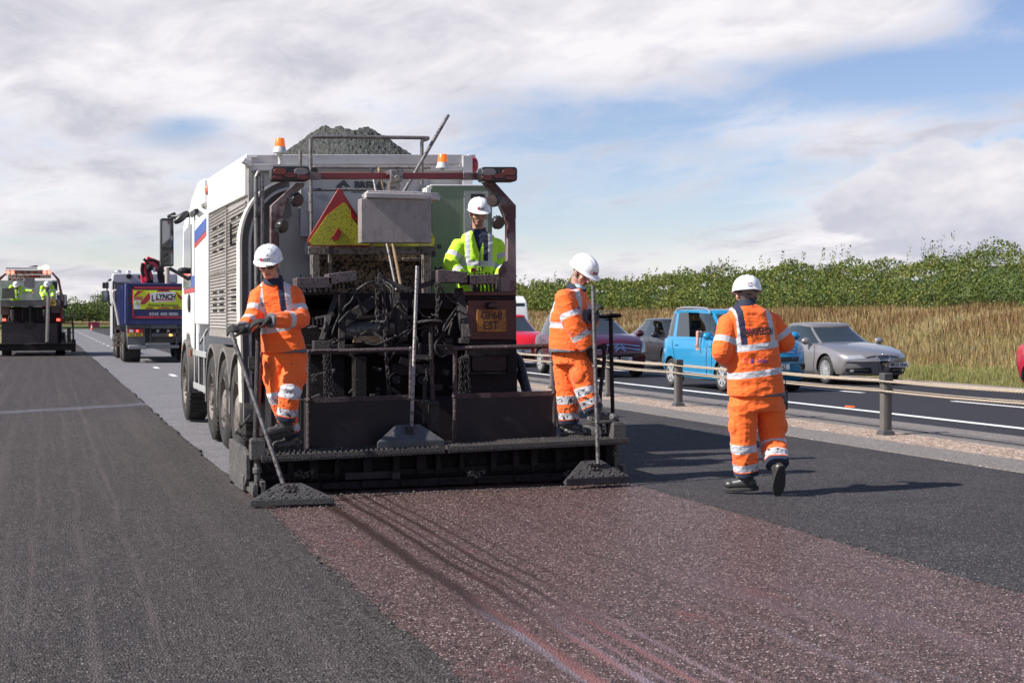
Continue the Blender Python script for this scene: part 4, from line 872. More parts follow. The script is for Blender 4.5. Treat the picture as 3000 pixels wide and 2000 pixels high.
def chain(mb, a, b, pitch=.035, r=.0055, w=.011):
    a = Vector(a); b = Vector(b); n = max(2, int((b - a).length / pitch)); d = (b - a).normalized(); u = d.orthogonal().normalized(); v = d.cross(u)
    for i in range(n):
        c = a.lerp(b, (i + .5) / n); s = u if i % 2 else v
        mb.tube([c + d * (pitch * .68 * math.sin(t)) + s * (w * math.cos(t)) for t in np.linspace(0, 2 * PI, 9)[:-1]], r, 5, closed=True)
def wheel_mb(c, r, w, side, tyre, rim, rimr=.58, nuts=10, nut=None, front=False):
    """c = centre of the outer face; side = -1 when the outer face looks to -X"""
    c = Vector(c); s = side; ax = Vector((s, 0, 0)); k = [(rimr * r, -.0), (.62 * r, .005), (.80 * r, .012), (.94 * r, -.006), (r, -.035), (r, -w + .035), (.94 * r, -w), (rimr * r, -w)]
    tyre.lathe(c, [(a, h) for a, h in k], ax, 36, caps=False)
    for i in range(44):      # tread blocks
        t = 2 * PI * i / 44; p = c + Vector((-s * w / 2, math.cos(t) * r, math.sin(t) * r)); tyre.obx(p, (w * .86, .03 * r / .5, .016), Matrix.Rotation(t - PI / 2, 3, 'X'))
    if front: rim.lathe(c, [(rimr * r, -.01), (rimr * r * .94, .0), (rimr * r * .86, -.05), (.38 * r, -.07), (.36 * r, -.035), (.18 * r, -.03), (.17 * r, .0), (0, .004)], ax, 28, caps=False)
    else: rim.lathe(c, [(rimr * r, -.01), (rimr * r * .95, .0), (rimr * r * .9, -.13), (.42 * r, -.15), (.36 * r, -.13), (.3 * r, -.02), (.22 * r, .0), (0, .01)], ax, 28, caps=False)
    for i in range(nuts):
        t = 2 * PI * i / nuts; rr_ = (.30 if front else .40) * r; p = c + Vector((s * (-.038 if front else -.13), math.cos(t) * rr_, math.sin(t) * rr_)); nut.cyl(p, p + Vector((s * .035, 0, 0)), .018, .014, 8)

def machine():
    root = empty('paving_machine', (3.2, 16, 0)); tag(root, 'large white and tar black paving lorry with warning triangle and red light beam', 'paving machine')
    B = lambda mb, n, m, **k: mb.build(n, m, root, **k)
    # ---------------- screed
    s = MB(); s.bx(1.74, 4.98, 12.42, 13.25, .055, .30); s.bx(1.72, 5.00, 12.30, 13.2, .012, .075); s.bx(1.74, 4.98, 12.36, 12.44, .10, .15); s.bx(1.78, 4.95, 12.2, 12.45, .285, .30)
    for i in range(14):
        x = 1.95 + i * .225 + random.uniform(-.04, .04); s.bx(x, x + random.uniform(.04, .10), 12.30, 12.42, .10 + random.uniform(0, .05), .26)
        s.cyl((x + .02, 12.33, .08), (x + .02, 12.33, .22), .012, n=8)
    for i in range(9): x = 1.9 + i * .35; s.bx(x, x + .16, 12.27, 12.31, .02, .05 + random.uniform(0, .03))
    scr = B(roll(s), 'screed', M_TAR, bevel=.004, seg=1)
    g = MB(); g.bx(2.45, 2.85, 12.26, 12.30, .10, .16); g.bx(2.85, 2.92, 12.18, 12.30, .10, .16); g.build('sensor_shoe', M_TAR2, scr, bevel=.003)
    st = MB()
    for x0, x1 in ((1.70, 3.29), (3.315, 5.02)):
        st.bx(x0, x1, 12.04, 12.065, .292, .345); st.bx(x0, x1, 12.47, 12.49, .30, .345)
        n = int((x1 - x0) / .045)
        for i in range(n):
            x = x0 + i * .045; st.bx(x, x + .012, 12.065, 12.47, .318, .345)
            for q in range(7): st.prism([(12.08 + q * .056, .345), (12.094 + q * .056, .357), (12.108 + q * .056, .345)], 'x', x, x + .012)
        for q in range(5): yy = 12.10 + q * .085; st.bx(x0, x1, yy, yy + .010, .318, .338)
        for i in range(int((x1 - x0) / .03)): st.bx(x0 + i * .03 + .008, x0 + i * .03 + .018, 12.036, 12.04, .31, .32)
    B(roll(st), 'step_grating', M_TAR2)
    for sx, xx in ((-1, 1.60), (1, 5.03)):
        e = MB(); x0, x1 = sorted((xx, xx - sx * .035))
        e.prism([(12.28, .13), (12.28, .34), (12.5, .385), (13.45, .385), (13.5, .33), (13.5, .03), (12.45, .03)], 'x', x0, x1); e.prism([(12.4, .02), (12.4, .15), (13.4, .15), (13.4, .02)], 'x', *sorted((xx + sx * .012, xx - sx * .05)))
        x0, x1 = sorted((xx - sx * .02, xx - sx * .14)); e.bx(x0, x1, 12.10, 12.24, .31, .475); e.bx(x0 + .01, x1 - .01, 12.12, 12.22, .475, .487); e.cyl(((x0 + x1) / 2, 12.17, .06), ((x0 + x1) / 2, 12.17, .33), .028, n=10); e.cyl(((x0 + x1) / 2, 12.17, .19), ((x0 + x1) / 2, 12.17, .24), .040, n=10)
        e.bx(x0 + .005, x0 + .05, 12.06, 12.3, .012, .11); e.bx(x1 - .045, x1 - .005, 12.06, 12.3, .012, .13); e.bx(x0, x1, 12.2, 12.5, .02, .06)
        B(roll(e), 'end_plate', mat('end_plate_steel', (.085, .078, .074), .6, var=.4, vs=6, spots=((.022, .02, .02), 12, .55, .1), spot2=((.2, .18, .16), 40, .62, .05), bump=.8), bevel=.004)
    c = MB(); hose(c, [(722, 1290, 12.2), (708, 1275, 12.3), (697, 1262, 12.5), (712, 1242, 12.6), (735, 1215, 12.6)], .012); hose(c, [(716, 1285, 12.2), (703, 1262, 12.4), (700, 1240, 12.6)], .008); c.obx(Q(703, 1272, 12.25), (.09, .05, .03), Matrix.Rotation(.5, 3, 'Y')); B(c, 'clamp_lever', M_TAR2)
    for k in range(3):
        c = MB(); x = (870, 1375, 1660)[k]; p = Q(x, 1388, 12.15)
        for j in range(5): c.obx(p + Vector((j * .03, 0, .012 * math.sin(j * 2))), (.05, .04, .035), Matrix.Rotation(j * .7, 3, 'Y'))
        B(c, 'screed_latch', M_TAR2)
    # ---------------- guard rails with their panels
    def guard(x0, x1, yt, ym, yb, Y):
        g = MB(); ptube(g, [(x0 - 4, yt + 4, Y), (x0 + 4, yt - 2, Y), (x1 - 4, yt - 9, Y), (x1 + 4, yt - 5, Y)], .021, n=10)
        ptube(g, [(x0, yt, Y), (x0 - 1, yb + 8, Y)], .020, n=10); ptube(g, [(x1, yt - 6, Y), (x1 + 2, yb - 6, Y)], .020, n=10)
        g.bar(Q(x0, ym, Y), Q(x1, ym - 9, Y), .035, .045)
        for p in ((x0, yt), (x0, ym), (x1, yt - 8), (x1, ym - 9)): g.ell(Q(p[0], p[1], Y), .030, 8, 6)
        o = B(g, 'guard_rail', mat('guard_rail_steel', (.045, .028, .031), .5, var=.5, vs=9, spots=((.16, .14, .14), 40, .62, .06), bump=1.4, bs=80), smooth=60)
        q = MB(); poly(q, [(x0 + 3, ym + 6), (x1 - 3, ym - 3), (x1 - 3, yb - 9), (x0 + 3, yb)], Y - .005, .012); q.build('panel', M_PANEL, o, bevel=.002)
    guard(904, 1203, 1032, 1172, 1318, 12.56); guard(1333, 1622, 1022, 1160, 1316, 12.56)
    g = MB(); ptube(g, [(795, 1176, 12.62), (900, 1172, 12.6)], .012); ptube(g, [(1622, 1152, 12.56), (1648, 1148, 12.7)], .018); ptube(g, [(1210, 1050, 12.56), (1262, 1050, 12.5)], .02); B(g, 'rail_stub', M_TAR2)
    # ---------------- hand controls on the screed
    c = MB(); ptube(c, [(757, 962, 12.3), (748, 1288, 12.17)], .021, n=10); ptube(c, [(757, 962, 12.3), (762, 952, 12.3), (790, 955, 12.3)], .014); c.cyl(Q(756, 1045, 12.3), Q(756, 1060, 12.3), .03, n=10); c.obx(Q(738, 1062, 12.3), (.06, .05, .10), Matrix.Identity(3)); c.cyl(Q(738, 1078, 12.3), Q(742, 1092, 12.3), .018, .01, 8)
    B(c, 'depth_handle', M_TAR2)
    c = MB(); ptube(c, [(768, 962, 12.42), (764, 1060, 12.4), (752, 1290, 12.3)], .019, n=10); B(c, 'red_post', mat('post_red', (.13, .022, .022), .5, var=.4, vs=8, spots=((.03, .02, .02), 40, .55, .06), bump=1))
    for wx, wy, bx_, by_, Y, rr_ in ((1788, 927, 1797, 1285, 12.3, .105), (1260, 945, 1268, 1190, 12.45, .112)):
        c = MB(); p = Q(wx, wy, Y); c.lathe(p, [(rr_, -.006), (rr_ + .006, .004), (rr_ - .004, .016), (.03, .022), (0, .024)], (0, .12, 1), 24); c.lathe(p, [(.06, -.03), (.018, -.035), (.018, 0), (rr_, -.006)], (0, .12, 1), 16)
        ptube(c, [(wx + 1, wy + 4, Y), ((wx + bx_) / 2, (wy + by_) / 2, Y), (bx_, by_, Y)], .019, n=10); c.cyl(Q(wx + 2, wy + 88, Y), Q(wx + 2, wy + 106, Y), .027, n=10); B(c, 'hand_wheel', M_TAR if wx > 1500 else M_TAR2)
    c = MB(); rect(c, 1245, 1176, 1287, 1184, 12.42, .10); rect(c, 1262, 1184, 1285, 1262, 12.45, .09); ptube(c, [(1243, 1110, 12.45), (1240, 1240, 12.45)], .010); rect(c, 1212, 1040, 1270, 1052, 12.5, .03); chain(c, Q(1251, 1080, 12.44), Q(1243, 1178, 12.44)); B(c, 'column_bracket', M_TAR2)
    c = MB(); hose(c, [(1768, 1015, 12.4), (1770, 1060, 12.4), (1760, 1140, 12.38), (1757, 1215, 12.35), (1762, 1280, 12.3)], .019); hose(c, [(1775, 1010, 12.4), (1750, 1018, 12.4), (1735, 1030, 12.45)], .018); rect(c, 1748, 1012, 1778, 1024, 12.4, .04); hose(c, [(1728, 1080, 12.5), (1732, 1120, 12.5), (1738, 1180, 12.45)], .03); hose(c, [(1640, 1150, 12.7), (1628, 1175, 12.75), (1638, 1200, 12.7), (1640, 1240, 12.6), (1650, 1262, 12.5)], .022); B(c, 'bent_arm', M_TAR2)
    c = MB(); rect(c, 1786, 1238, 1812, 1298, 12.28, .12); rect(c, 1783, 1234, 1816, 1240, 12.26, .15); rect(c, 1752, 1270, 1786, 1300, 12.3, .1); rect(c, 1797, 1298, 1808, 1370, 12.3, .06); B(c, 'height_gearbox', M_TAR, bevel=.004)
    # ---------------- frame and machinery between the rails
    c = MB(); c.bx(2.05, 4.40, 13.9, 15.2, .30, 1.70); c.bx(2.3, 4.2, 13.3, 14.6, .25, .75); rect(c, 905, 858, 1330, 905, 13.6, .3); rect(c, 880, 870, 1000, 905, 13.5, .3); rect(c, 1235, 900, 1345, 1160, 13.75, .2); rect(c, 868, 905, 1000, 1010, 13.7, .3)
    rect(c, 890, 1010, 1330, 1040, 13.4, .5); rect(c, 1150, 1068, 1275, 1100, 13.2, .3); rect(c, 1040, 1045, 1075, 1170, 13.25, .15); rect(c, 880, 1040, 1010, 1330, 13.5, .2); rect(c, 1200, 1170, 1330, 1330, 13.1, .2); B(c, 'rear_frame', M_TAR, bevel=.006)
    c = MB()
    c.bar(Q(985, 868, 13.35), Q(940, 1003, 13.05), .10, .05, up=(1, 0, 0)); c.bar(Q(1003, 862, 13.4), Q(1000, 1030, 13.35), .05, .06, up=(1, 0, 0)); rect(c, 920, 998, 968, 1030, 13.0, .10); c.bar(Q(1100, 880, 13.5), Q(1000, 945, 13.5), .08, .10)
    B(c, 'tow_arm', M_TAR2, bevel=.005); c = MB(); c.bar(Q(1343, 848, 13.35), Q(1366, 992, 13.05), .07, .08, up=(1, 0, 0)); rect(c, 1350, 990, 1376, 1006, 13.0, .1); B(c, 'tow_arm', M_TAR2, bevel=.005); c = MB(); c.bar(Q(1155, 860, 13.3), Q(1180, 1000, 13.25), .10, .08, up=(1, 0, 0)); rect(c, 1165, 880, 1195, 990, 13.2, .12)
    B(c, 'centre_strut', M_TAR2, bevel=.005)
    c = MB(); c.bar(Q(1112, 815, 13.3), Q(1195, 850, 13.3), .03, .05); c.bar(Q(1195, 850, 13.3), Q(1284, 822, 13.3), .03, .05); c.bar(Q(1112, 800, 13.28), Q(1112, 840, 13.28), .03, .03); B(c, 'lifting_yoke', M_TAR2, bevel=.003)
    c = MB(); a = Q(1010, 972, 13.6); b = Q(1175, 955, 13.6); c.cyl(a, b, .085, n=20); c.cyl(Q(1040, 930, 13.7), Q(1130, 925, 13.7), .035, n=14); c.cyl(Q(1100, 925, 13.7), Q(1160, 918, 13.7), .05, n=14); B(c, 'drive_cylinder', M_PIPE)
    for x in (1160, 1235): cc = MB(); p = Q(x, 1112, 13.12); cc.cyl(p, p + Vector((0, .1, 0)), .062, n=20); cc.lathe(p, [(.045, -.012), (.045, .0), (.058, .0)], (0, 1, 0), 20); B(cc, 'round_coupling', M_TAR)
    c = MB(); rect(c, 1041, 984, 1122, 1004, 13.2, .12); B(c, 'wood_block', M_WOOD, bevel=.003)
    c = MB()
    for pts in ([(1045, 850), (1080, 828), (1120, 824), (1150, 840), (1152, 870)], [(1120, 830), (1145, 850), (1148, 910), (1140, 960), (1175, 990), (1215, 950), (1210, 880)], [(1145, 1000), (1190, 970), (1235, 960), (1260, 940)],
                [(1150, 905), (1170, 888), (1180, 920), (1182, 980), (1160, 1010)], [(1345, 905), (1310, 960), (1275, 1010), (1290, 1045), (1320, 1030)], [(1340, 900), (1325, 920), (1300, 960), (1302, 1000), (1315, 1035)], [(1042, 845), (1030, 880), (1010, 900), (1000, 930)],
                [(1285, 830), (1310, 870), (1345, 895)], [(1210, 890), (1208, 930), (1195, 960), (1180, 985)], [(1060, 1000), (1100, 1010), (1150, 990), (1172, 985)], [(900, 960), (960, 962), (985, 945)],  [(1225, 905), (1240, 925), (1262, 930)]):
        hose(c, [(x, y, 13.15 + .1 * math.sin(x + y)) for x, y in pts], random.uniform(.007, .012))
    o = B(c, 'hydraulic_hose', mat('hose_rubber', (.022, .020, .021), .6, var=.5, vs=20, spots=((.10, .09, .088), 40, .58, .1), bump=1), smooth=60); o['kind'] = 'stuff'
    c = MB()
    for a, b in (((950, 1035), (952, 1168)), ((958, 1035), (962, 1165)), ((966, 1040), (975, 1160))): chain(c, Q(*a, 12.95), Q(*b, 12.95))
    B(c, 'hanging_chains', M_TAR2); c = MB()
    for a, b in (((1352, 1045), (1345, 1152)), ((1358, 1045), (1362, 1155)), ((1364, 1040), (1378, 1150)), ((1346, 1050), (1354, 1155)), ((1370, 1052), (1370, 1150))): chain(c, Q(*a, 12.95), Q(*b, 12.95))
    B(c, 'hanging_chains', M_TAR2)
    for a, b in (((1104, 815), (1106, 945)), ((1122, 820), (1128, 985)), ((1128, 985), (1140, 1160)), ((1285, 830), (1278, 980)), ((1278, 830), (1284, 900))):
        cc = MB(); chain(cc, Q(*a, 13.1), Q(*b, 13.1), .05, .008, .016); B(cc, 'lifting_chain', M_TAR2)
    c = MB(); rq = random.Random(5)
    for i in range(64):     # brackets, pipe unions, tar lumps and lashings in the frame
        x = rq.uniform(905, 1335); y = rq.uniform(905, 1168); Yd = rq.uniform(13.1, 13.45); p = Q(x, y, Yd); k = rq.random(); an = rq.uniform(0, 3.1)
        if k < .35: d = Vector((math.cos(an), rq.uniform(-.3, .3), math.sin(an))) * rq.uniform(.05, .2); c.tube([p, p + d], rq.uniform(.007, .018), 7)
        elif k < .6: c.obx(p, (rq.uniform(.03, .12), rq.uniform(.02, .08), rq.uniform(.02, .07)), Matrix.Rotation(rq.choice((0, 0, .3, -.4)), 3, 'Y'))
        elif k < .8: c.cyl(p, p + Vector((0, -.04, 0)), rq.uniform(.012, .04), n=12); c.cyl(p, p + Vector((0, -.055, 0)), .010, n=6)
        else: c.ell(p, (rq.uniform(.015, .05), .03, rq.uniform(.015, .04)), 8, 6)
    B(c, 'fittings', M_TAR2)['kind'] = 'stuff'
    c = MB()
    for i in range(6):
        x = rq.uniform(930, 1320); y = rq.uniform(880, 940); x2 = x + rq.uniform(-60, 60); y2 = y + rq.uniform(30, 150); hose(c, [(x, y, 13.2), ((x + x2) / 2 + rq.uniform(-25, 25), (y + y2) / 2 + 20, 13.05), (x2, y2, 13.2)], rq.uniform(.005, .012))
    B(c, 'thin_cables', MATS['hose_rubber'], smooth=60)['kind'] = 'stuff'
    # ---------------- light arch
    a = MB(); T = .09
    poly(a, [(794, 602), (812, 602), (815, 660), (812, 1180), (792, 1180)], 13.5, T); poly(a, [(794, 602), (868, 536), (893, 536), (893, 545), (840, 590), (826, 640), (814, 660), (794, 640)], 13.502, T); B(a, 'arch_post', M_ARCH, bevel=.004); a = MB()
    poly(a, [(1512, 602), (1445, 528), (1410, 526), (1455, 575), (1478, 630), (1487, 660), (1512, 640)], 13.502, T); poly(a, [(1487, 625), (1511, 625), (1513, 860), (1468, 860), (1467, 790), (1487, 760)], 13.5, T)
    B(a, 'arch_post', M_ARCH, bevel=.004)
    a = MB(); rect(a, 905, 506, 1412, 524, 13.52, .07); B(a, 'light_beam', M_BEAM, bevel=.004)
    a = MB(); rect(a, 905, 505, 941, 525, 13.515, .08); B(a, 'beam_sleeve', M_ARCH, bevel=.003); a = MB(); rect(a, 1358, 505, 1412, 526, 13.515, .08); B(a, 'beam_sleeve', M_ARCH, bevel=.003)
    for x0, x1, y0, y1, flip in ((795, 907, 487, 530, 0), (1410, 1516, 489, 532, 1)):
        l = MB(); r_ = 9; pts = []
        for cx, cy, t0 in ((x1 - r_, y0 + r_, -90), (x1 - r_, y1 - r_, 0), (x0 + r_, y1 - r_, 90), (x0 + r_, y0 + r_, 180)):
            for t in (0, 30, 60, 90): pts.append((cx + r_ * math.cos(R(t0 + t)), cy + r_ * math.sin(R(t0 + t))))
        poly(l, pts, 13.38, .14); o = B(l, 'tail_lamp', M_DARK, bevel=.008)
        def lens(cx, rx, ry, m, nm, cy=None):
            q = MB(); cy = cy or (y0 + y1) / 2 - 6; c_ = [(cx + rx * math.copysign(abs(math.cos(t)) ** .7, math.cos(t)), cy + ry * math.copysign(abs(math.sin(t)) ** .7, math.sin(t))) for t in np.linspace(0, 2 * PI, 21)[:-1]]; poly(q, c_, 13.368, .016); q.build(nm, m, o, bevel=.004)
        w = x1 - x0; fx = (lambda t: x1 - t * w) if flip else (lambda t: x0 + t * w)
        lens(fx(.23), 19, 10, mat('lens_orange', (.17, .028, .018), .3, var=.2, vs=30, spots=((.05, .02, .02), 60, .6, .05)), 'indicator_lens'); lens(fx(.78), 20, 10, mat('lens_clear', (.17, .15, .16), .25, var=.3, vs=30, spots=((.06, .03, .03), 60, .6, .05)), 'clear_lens')
        lens(fx(.5), 17, 8, mat('lens_red', (.11, .008, .014), .25, var=.2, vs=30), 'red_lens', (y0 + y1) / 2 + 5); lens(fx(.83), 16, 8, MATS['lens_red'], 'red_lens', y1 - 11); lens(fx(.17), 14, 6, MATS['lens_red'], 'red_lens', y1 - 10)
    for x, y, dx in ((872, 586, .35), (831, 663, .9), (1443, 587, -.9), (1461, 653, .15)):
        l = MB(); p = Q(x, y, 13.42); d = Vector((dx, -1, -.25)).normalized(); l.lathe(p, [(.02, -.09), (.058, -.05), (.064, 0), (.058, .012)], d, 22)
        for i in range(14): t = 2 * PI * i / 14; u = d.orthogonal().normalized(); w = d.cross(u); l.obx(p + (u * math.cos(t) + w * math.sin(t)) * .064 - d * .03, (.008, .05, .008), d.to_track_quat('Y', 'Z').to_matrix())
        o = B(l, 'work_lamp', M_DARK); q = MB(); q.lathe(p, [(.055, .010), (.055, .014), (0, .018)], d, 20); q.build('lens', mat('work_lamp_lens', (.06, .045, .045), .3, var=.4, vs=40), o)
    # ---------------- hanging box on the beam
    c = MB(); poly(c, [(1058, 581), (1264, 580), (1265, 711), (1059, 711)], 13.2, .16); B(c, 'sign_box', M_SPECK, bevel=.006)
    c = MB(); t = [Q(1056, 580, 13.2), Q(1250, 580, 13.2)]; z = t[0].z + .004
    a0 = [(t[0].x + .05, 13.17), (t[1].x - .04, 13.17), (t[1].x + .16, 13.30), (t[1].x + .19, 13.72), (t[0].x + .14, 13.72), (t[0].x + .05, 13.3)]; c.prism(a0, 'z', z, z + .045); c.prism([(x * .97 + t[0].x * .03 + .02, y + .04) for x, y in a0[:2]] + [(x - .02, y - .02) for x, y in a0[2:5]], 'z', z + .045, z + .07); B(c, 'box_lid', mat('lid_sheet', (.46, .43, .42), .45, var=.12, vs=4, spots=((.14, .12, .12), 60, .62, .04)), bevel=.004)
    c = MB(); rect(c, 1140, 530, 1172, 577, 13.42, .12); rect(c, 1145, 500, 1180, 533, 13.36, .05); rect(c, 1143, 497, 1182, 509, 13.37, .25); c.cyl(Q(1165, 522, 13.33), Q(1165, 522, 13.4), .03, n=12); B(c, 'beam_clamp', M_PIPE, bevel=.004)
    # ---------------- warning triangle and plates
    def tri(pts, Y, name, m, th=.02): q = MB(); poly(q, pts, Y, th); return B(q, name, m, bevel=.003)
    o = tri([(985, 562), (990, 554), (999, 554), (1004, 562), (1092, 700), (1094, 712), (1086, 722), (912, 722), (900, 712), (903, 698)], 14.05, 'warning_triangle', M_RED)
    q = MB(); poly(q, [(1007, 594), (1014, 596), (1030, 622), (1040, 650), (1055, 668), (1056, 690), (1087, 704), (1084, 718), (914, 718), (905, 708), (912, 698), (960, 630)], 14.035, .014); q.build('yellow_field', M_YEL, o)
    q = MB(); poly(q, [(978, 690), (990, 668), (996, 672), (1000, 680), (994, 700), (985, 705), (968, 698)], 14.027, .008); poly(q, [(1026, 612), (1046, 640), (1052, 650), (1030, 640)], 14.027, .008); q.build('worn_patch', M_RED, o)
    tri([(1090, 640), (1234, 640), (1262, 676), (1275, 700), (1272, 722), (1094, 722)], 14.06, 'yellow_plate', M_YEL)
    c = MB(); rect(c, 904, 722, 1276, 745, 14.08, .08); rect(c, 915, 745, 937, 860, 14.2, .08); rect(c, 1240, 745, 1262, 860, 14.2, .08); rect(c, 962, 745, 972, 860, 14.22, .04); rect(c, 1180, 755, 1235, 762, 14.2, .04); B(c, 'cross_rail', mat('rail_dirty', (.17, .14, .13), .6, var=.4, vs=7, spots=((.04, .035, .03), 30, .52, .06), bump=.5), bevel=.004)
    c = MB(); rect(c, 930, 745, 1245, 862, 14.45, .06); rect(c, 925, 742, 1250, 765, 14.35, .10); B(c, 'hopper_chute', M_RUST)
    c = MB(); rect(c, 1232, 752, 1258, 862, 14.3, .2); rect(c, 1264, 736, 1276, 752, 14.0, .04); B(c, 'chute_slot', M_TAR)
    # ---------------- control trays
    for p in ([(868, 813), (972, 811), (974, 843), (870, 846)], [(962, 802), (1045, 792), (1047, 822), (964, 834)], [(1281, 792), (1290, 789), (1370, 797), (1370, 829), (1283, 828)], [(1377, 805), (1458, 804), (1457, 832), (1378, 833)]):
        q = MB(); poly(q, p, 13.15, .22); o = B(q, 'control_tray', mat('tray_steel', (.10, .075, .08), .5, var=.35, vs=8, spots=((.02, .017, .018), 55, .54, .04), bump=.5), bevel=.006); l = MB()
        x0 = p[0][0]; x1 = p[1][0]
        for i in range(6): x = x0 + 12 + (x1 - x0 - 24) * i / 5; y = p[0][1] + 3; l = MB(); l.tube([Q(x, y, 13.25), Q(x + random.uniform(-3, 3), y - random.uniform(6, 15), 13.25)], [.006, .009], 6); l.build('lever', M_TAR, o); l = MB(); l.cyl(Q(x + 2, p[2][1] - 2, 13.25), Q(x + 4, p[2][1] + 22, 13.28), .010, n=6); l.build('cable_gland', M_TAR, o)
    # ---------------- right control box
    c = MB(); rect(c, 1369, 878, 1513, 995, 13.5, .35); poly(c, [(1358, 853), (1512, 853), (1512, 866), (1356, 866)], 13.46, .4); B(c, 'control_box', M_DRED, bevel=.006)
    c = MB(); rect(c, 1352, 866, 1512, 878, 13.48, .3); rect(c, 1366, 995, 1514, 1018, 13.52, .3); poly(c, [(1366, 1018), (1514, 1018), (1516, 1145), (1530, 1150), (1364, 1150)], 13.45, .5); B(c, 'lower_box', M_TAR, bevel=.006); c = MB(); rect(c, 1372, 1150, 1512, 1320, 13.4, .6); B(c, 'skirt_plate', M_TAR, bevel=.006)
    c = MB(); x0, x1, y0, y1 = 1382, 1486, 1042, 1088; pts = []
    for cx, cy, t0 in ((x1 - 10, y0 + 10, -90), (x1 - 10, y1 - 10, 0), (x0 + 10, y1 - 10, 90), (x0 + 10, y0 + 10, 180)):
        for t in (0, 30, 60, 90): pts.append((cx + 10 * math.cos(R(t0 + t)), cy + 10 * math.sin(R(t0 + t))))
    poly(c, pts, 13.41, .05); B(c, 'tank_lid', M_PANEL, bevel=.008); c = MB(); poly(c, [(1376, 1038), (1492, 1038), (1492, 1043), (1376, 1043)], 13.40, .06); rect(c, 1376, 1090, 1492, 1095, 13.4, .06); rect(c, 1373, 1038, 1378, 1095, 13.4, .06); rect(c, 1488, 1038, 1493, 1095, 13.4, .06); B(c, 'lid_frame', M_TAR)
    c = MB(); rect(c, 1397, 907, 1483, 972, 13.485, .012); pl = B(c, 'number_plate', mat('dirty_plate', (.36, .16, .025), .5, var=.4, vs=5, spots=((.10, .05, .03), 50, .53, .05), spot2=((.05, .02, .02), 90, .6, .05)), bevel=.004)
    mp = mat('plate_dirty_black', (.05, .018, .018), .5, var=.2)
    text_flat('lettering', 'GF68', .108, Q(1440, 934, 13.484), (1, 0, 0), (0, 0, 1), mp, pl, .035, .92); text_flat('lettering', 'EST', .108, Q(1438, 964, 13.484), (1, 0, 0), (0, 0, 1), mp, pl, .035, .92)
    c = MB(); p = Q(1441, 903, 13.47); c.prism([(p.x - .055, p.z), (p.x + .055, p.z), (p.x + .055, p.z + .03), (p.x + .035, p.z + .062), (p.x - .035, p.z + .062), (p.x - .055, p.z + .03)], 'y', 13.42, 13.5); B(c, 'plate_lamp', M_DARK, bevel=.012)
    c = MB(); poly(c, [(868, 855), (980, 850), (980, 862), (868, 866)], 13.46, .4); rect(c, 868, 870, 985, 905, 13.5, .3); B(c, 'left_box', M_TAR, bevel=.006)
    for i in range(7): x = 890 + i * 11; c = MB(); c.cyl(Q(x, 852, 13.6), Q(x, 835 - 3 * (i % 2), 13.6), .012, n=8); B(c, 'valve', M_PIPE)
    for i in range(5): x = 905 + i * 12; c = MB(); c.cyl(Q(x, 930, 13.65), Q(x, 952, 13.65), .010, n=6); B(c, 'valve', M_PIPE)
    # ---------------- body
    c = roll(MB().bx(1.99, 4.41, 15.02, 18.5, 1.35, 3.14), .02, 1); rect(c, 915, 515, 1252, 725, 14.98, .04); B(c, 'hopper_body', M_ALU)
    c = MB(); rect(c, 728, 453, 1358, 480, 14.90, .06); rect(c, 732, 487, 1356, 499, 14.86, .14); rect(c, 1356, 455, 1385, 640, 14.86, .14); rect(c, 728, 480, 905, 500, 14.84, .05); c.bx(4.36, 4.44, 15.0, 18.5, 3.08, 3.28); c.bx(2.0, 4.4, 18.42, 18.5, 3.1, 3.26)
    q = Q(728, 478, 14.84); c.obx((q.x - .02, 14.8, q.z), (.1, .12, .05), Matrix.Rotation(.5, 3, 'Y')); B(c, 'body_rim', M_ALU, bevel=.006)
    c = MB(); rect(c, 816, 545, 906, 855, 14.72, .05); rect(c, 905, 560, 916, 720, 14.66, .05); B(c, 'tread_panel', M_TREAD, bevel=.003)
    c = MB(); rect(c, 880, 548, 909, 690, 14.68, .02); rect(c, 893, 712, 912, 748, 14.6, .04); rect(c, 880, 548, 884, 690, 14.66, .02); rect(c, 882, 686, 909, 693, 14.65, .03); B(c, 'hatch_cover', M_ALU, bevel=.003)
    c = MB(); rect(c, 1265, 543, 1442, 905, 14.72, .28); B(c, 'cabinet', M_GREEN, bevel=.004)
    c = MB(); rect(c, 1250, 548, 1263, 905, 14.7, .26); rect(c, 1262, 541, 1443, 545, 14.71, .3); B(c, 'cabinet_edge', M_WHITE, bevel=.003)
    c = MB(); poly(c, [(1360, 560), (1430, 560), (1430, 690), (1360, 690)], 14.712, .012); B(c, 'cabinet_plate', mat('plate_speckled', (.40, .41, .38), .45, var=.15, vs=4, spots=((.05, .05, .04), 52, .58, .03)))
    c = MB(); rect(c, 1380, 568, 1420, 600, 14.70, .01); c.bx(0, 0, 0, 0, 0, 0) if 0 else None; rect(c, 1283, 716, 1293, 728, 14.70, .02); B(c, 'display', M_DARK)
    ml = mat('sign_grey', (.07, .075, .085), .5, var=0); bod = [o for o in root.children if o.name.startswith('hopper_body')][0]
    text_flat('lettering', 'BREINING', .105, Q(1101, 554, 14.975), (1, 0, 0), (0, 0, 1), ml, bod, .06, .98); text_flat('lettering', 'FAYAT GROUP', .040, Q(1068, 567, 14.975), (1, 0, 0), (0, 0, 1), ml, bod, .012, 1.05)
    q = MB(); p = Q(1006, 548, 14.975); 
    for s_ in (1, .55):
        a_ = .070 * s_; w = .018
        for dx, dz, ex, ez in ((-1, 0, 0, 1), (0, 1, 1, 0), (0, -1, -1, 0)):
            q.bar(p + Vector((dx * a_, -.004, dz * a_)), p + Vector((ex * a_ * .9, -.004, ez * a_ * .9)), .004, w, up=(0, 0, 1))
    q.build('emblem', ml, bod, smooth=0)
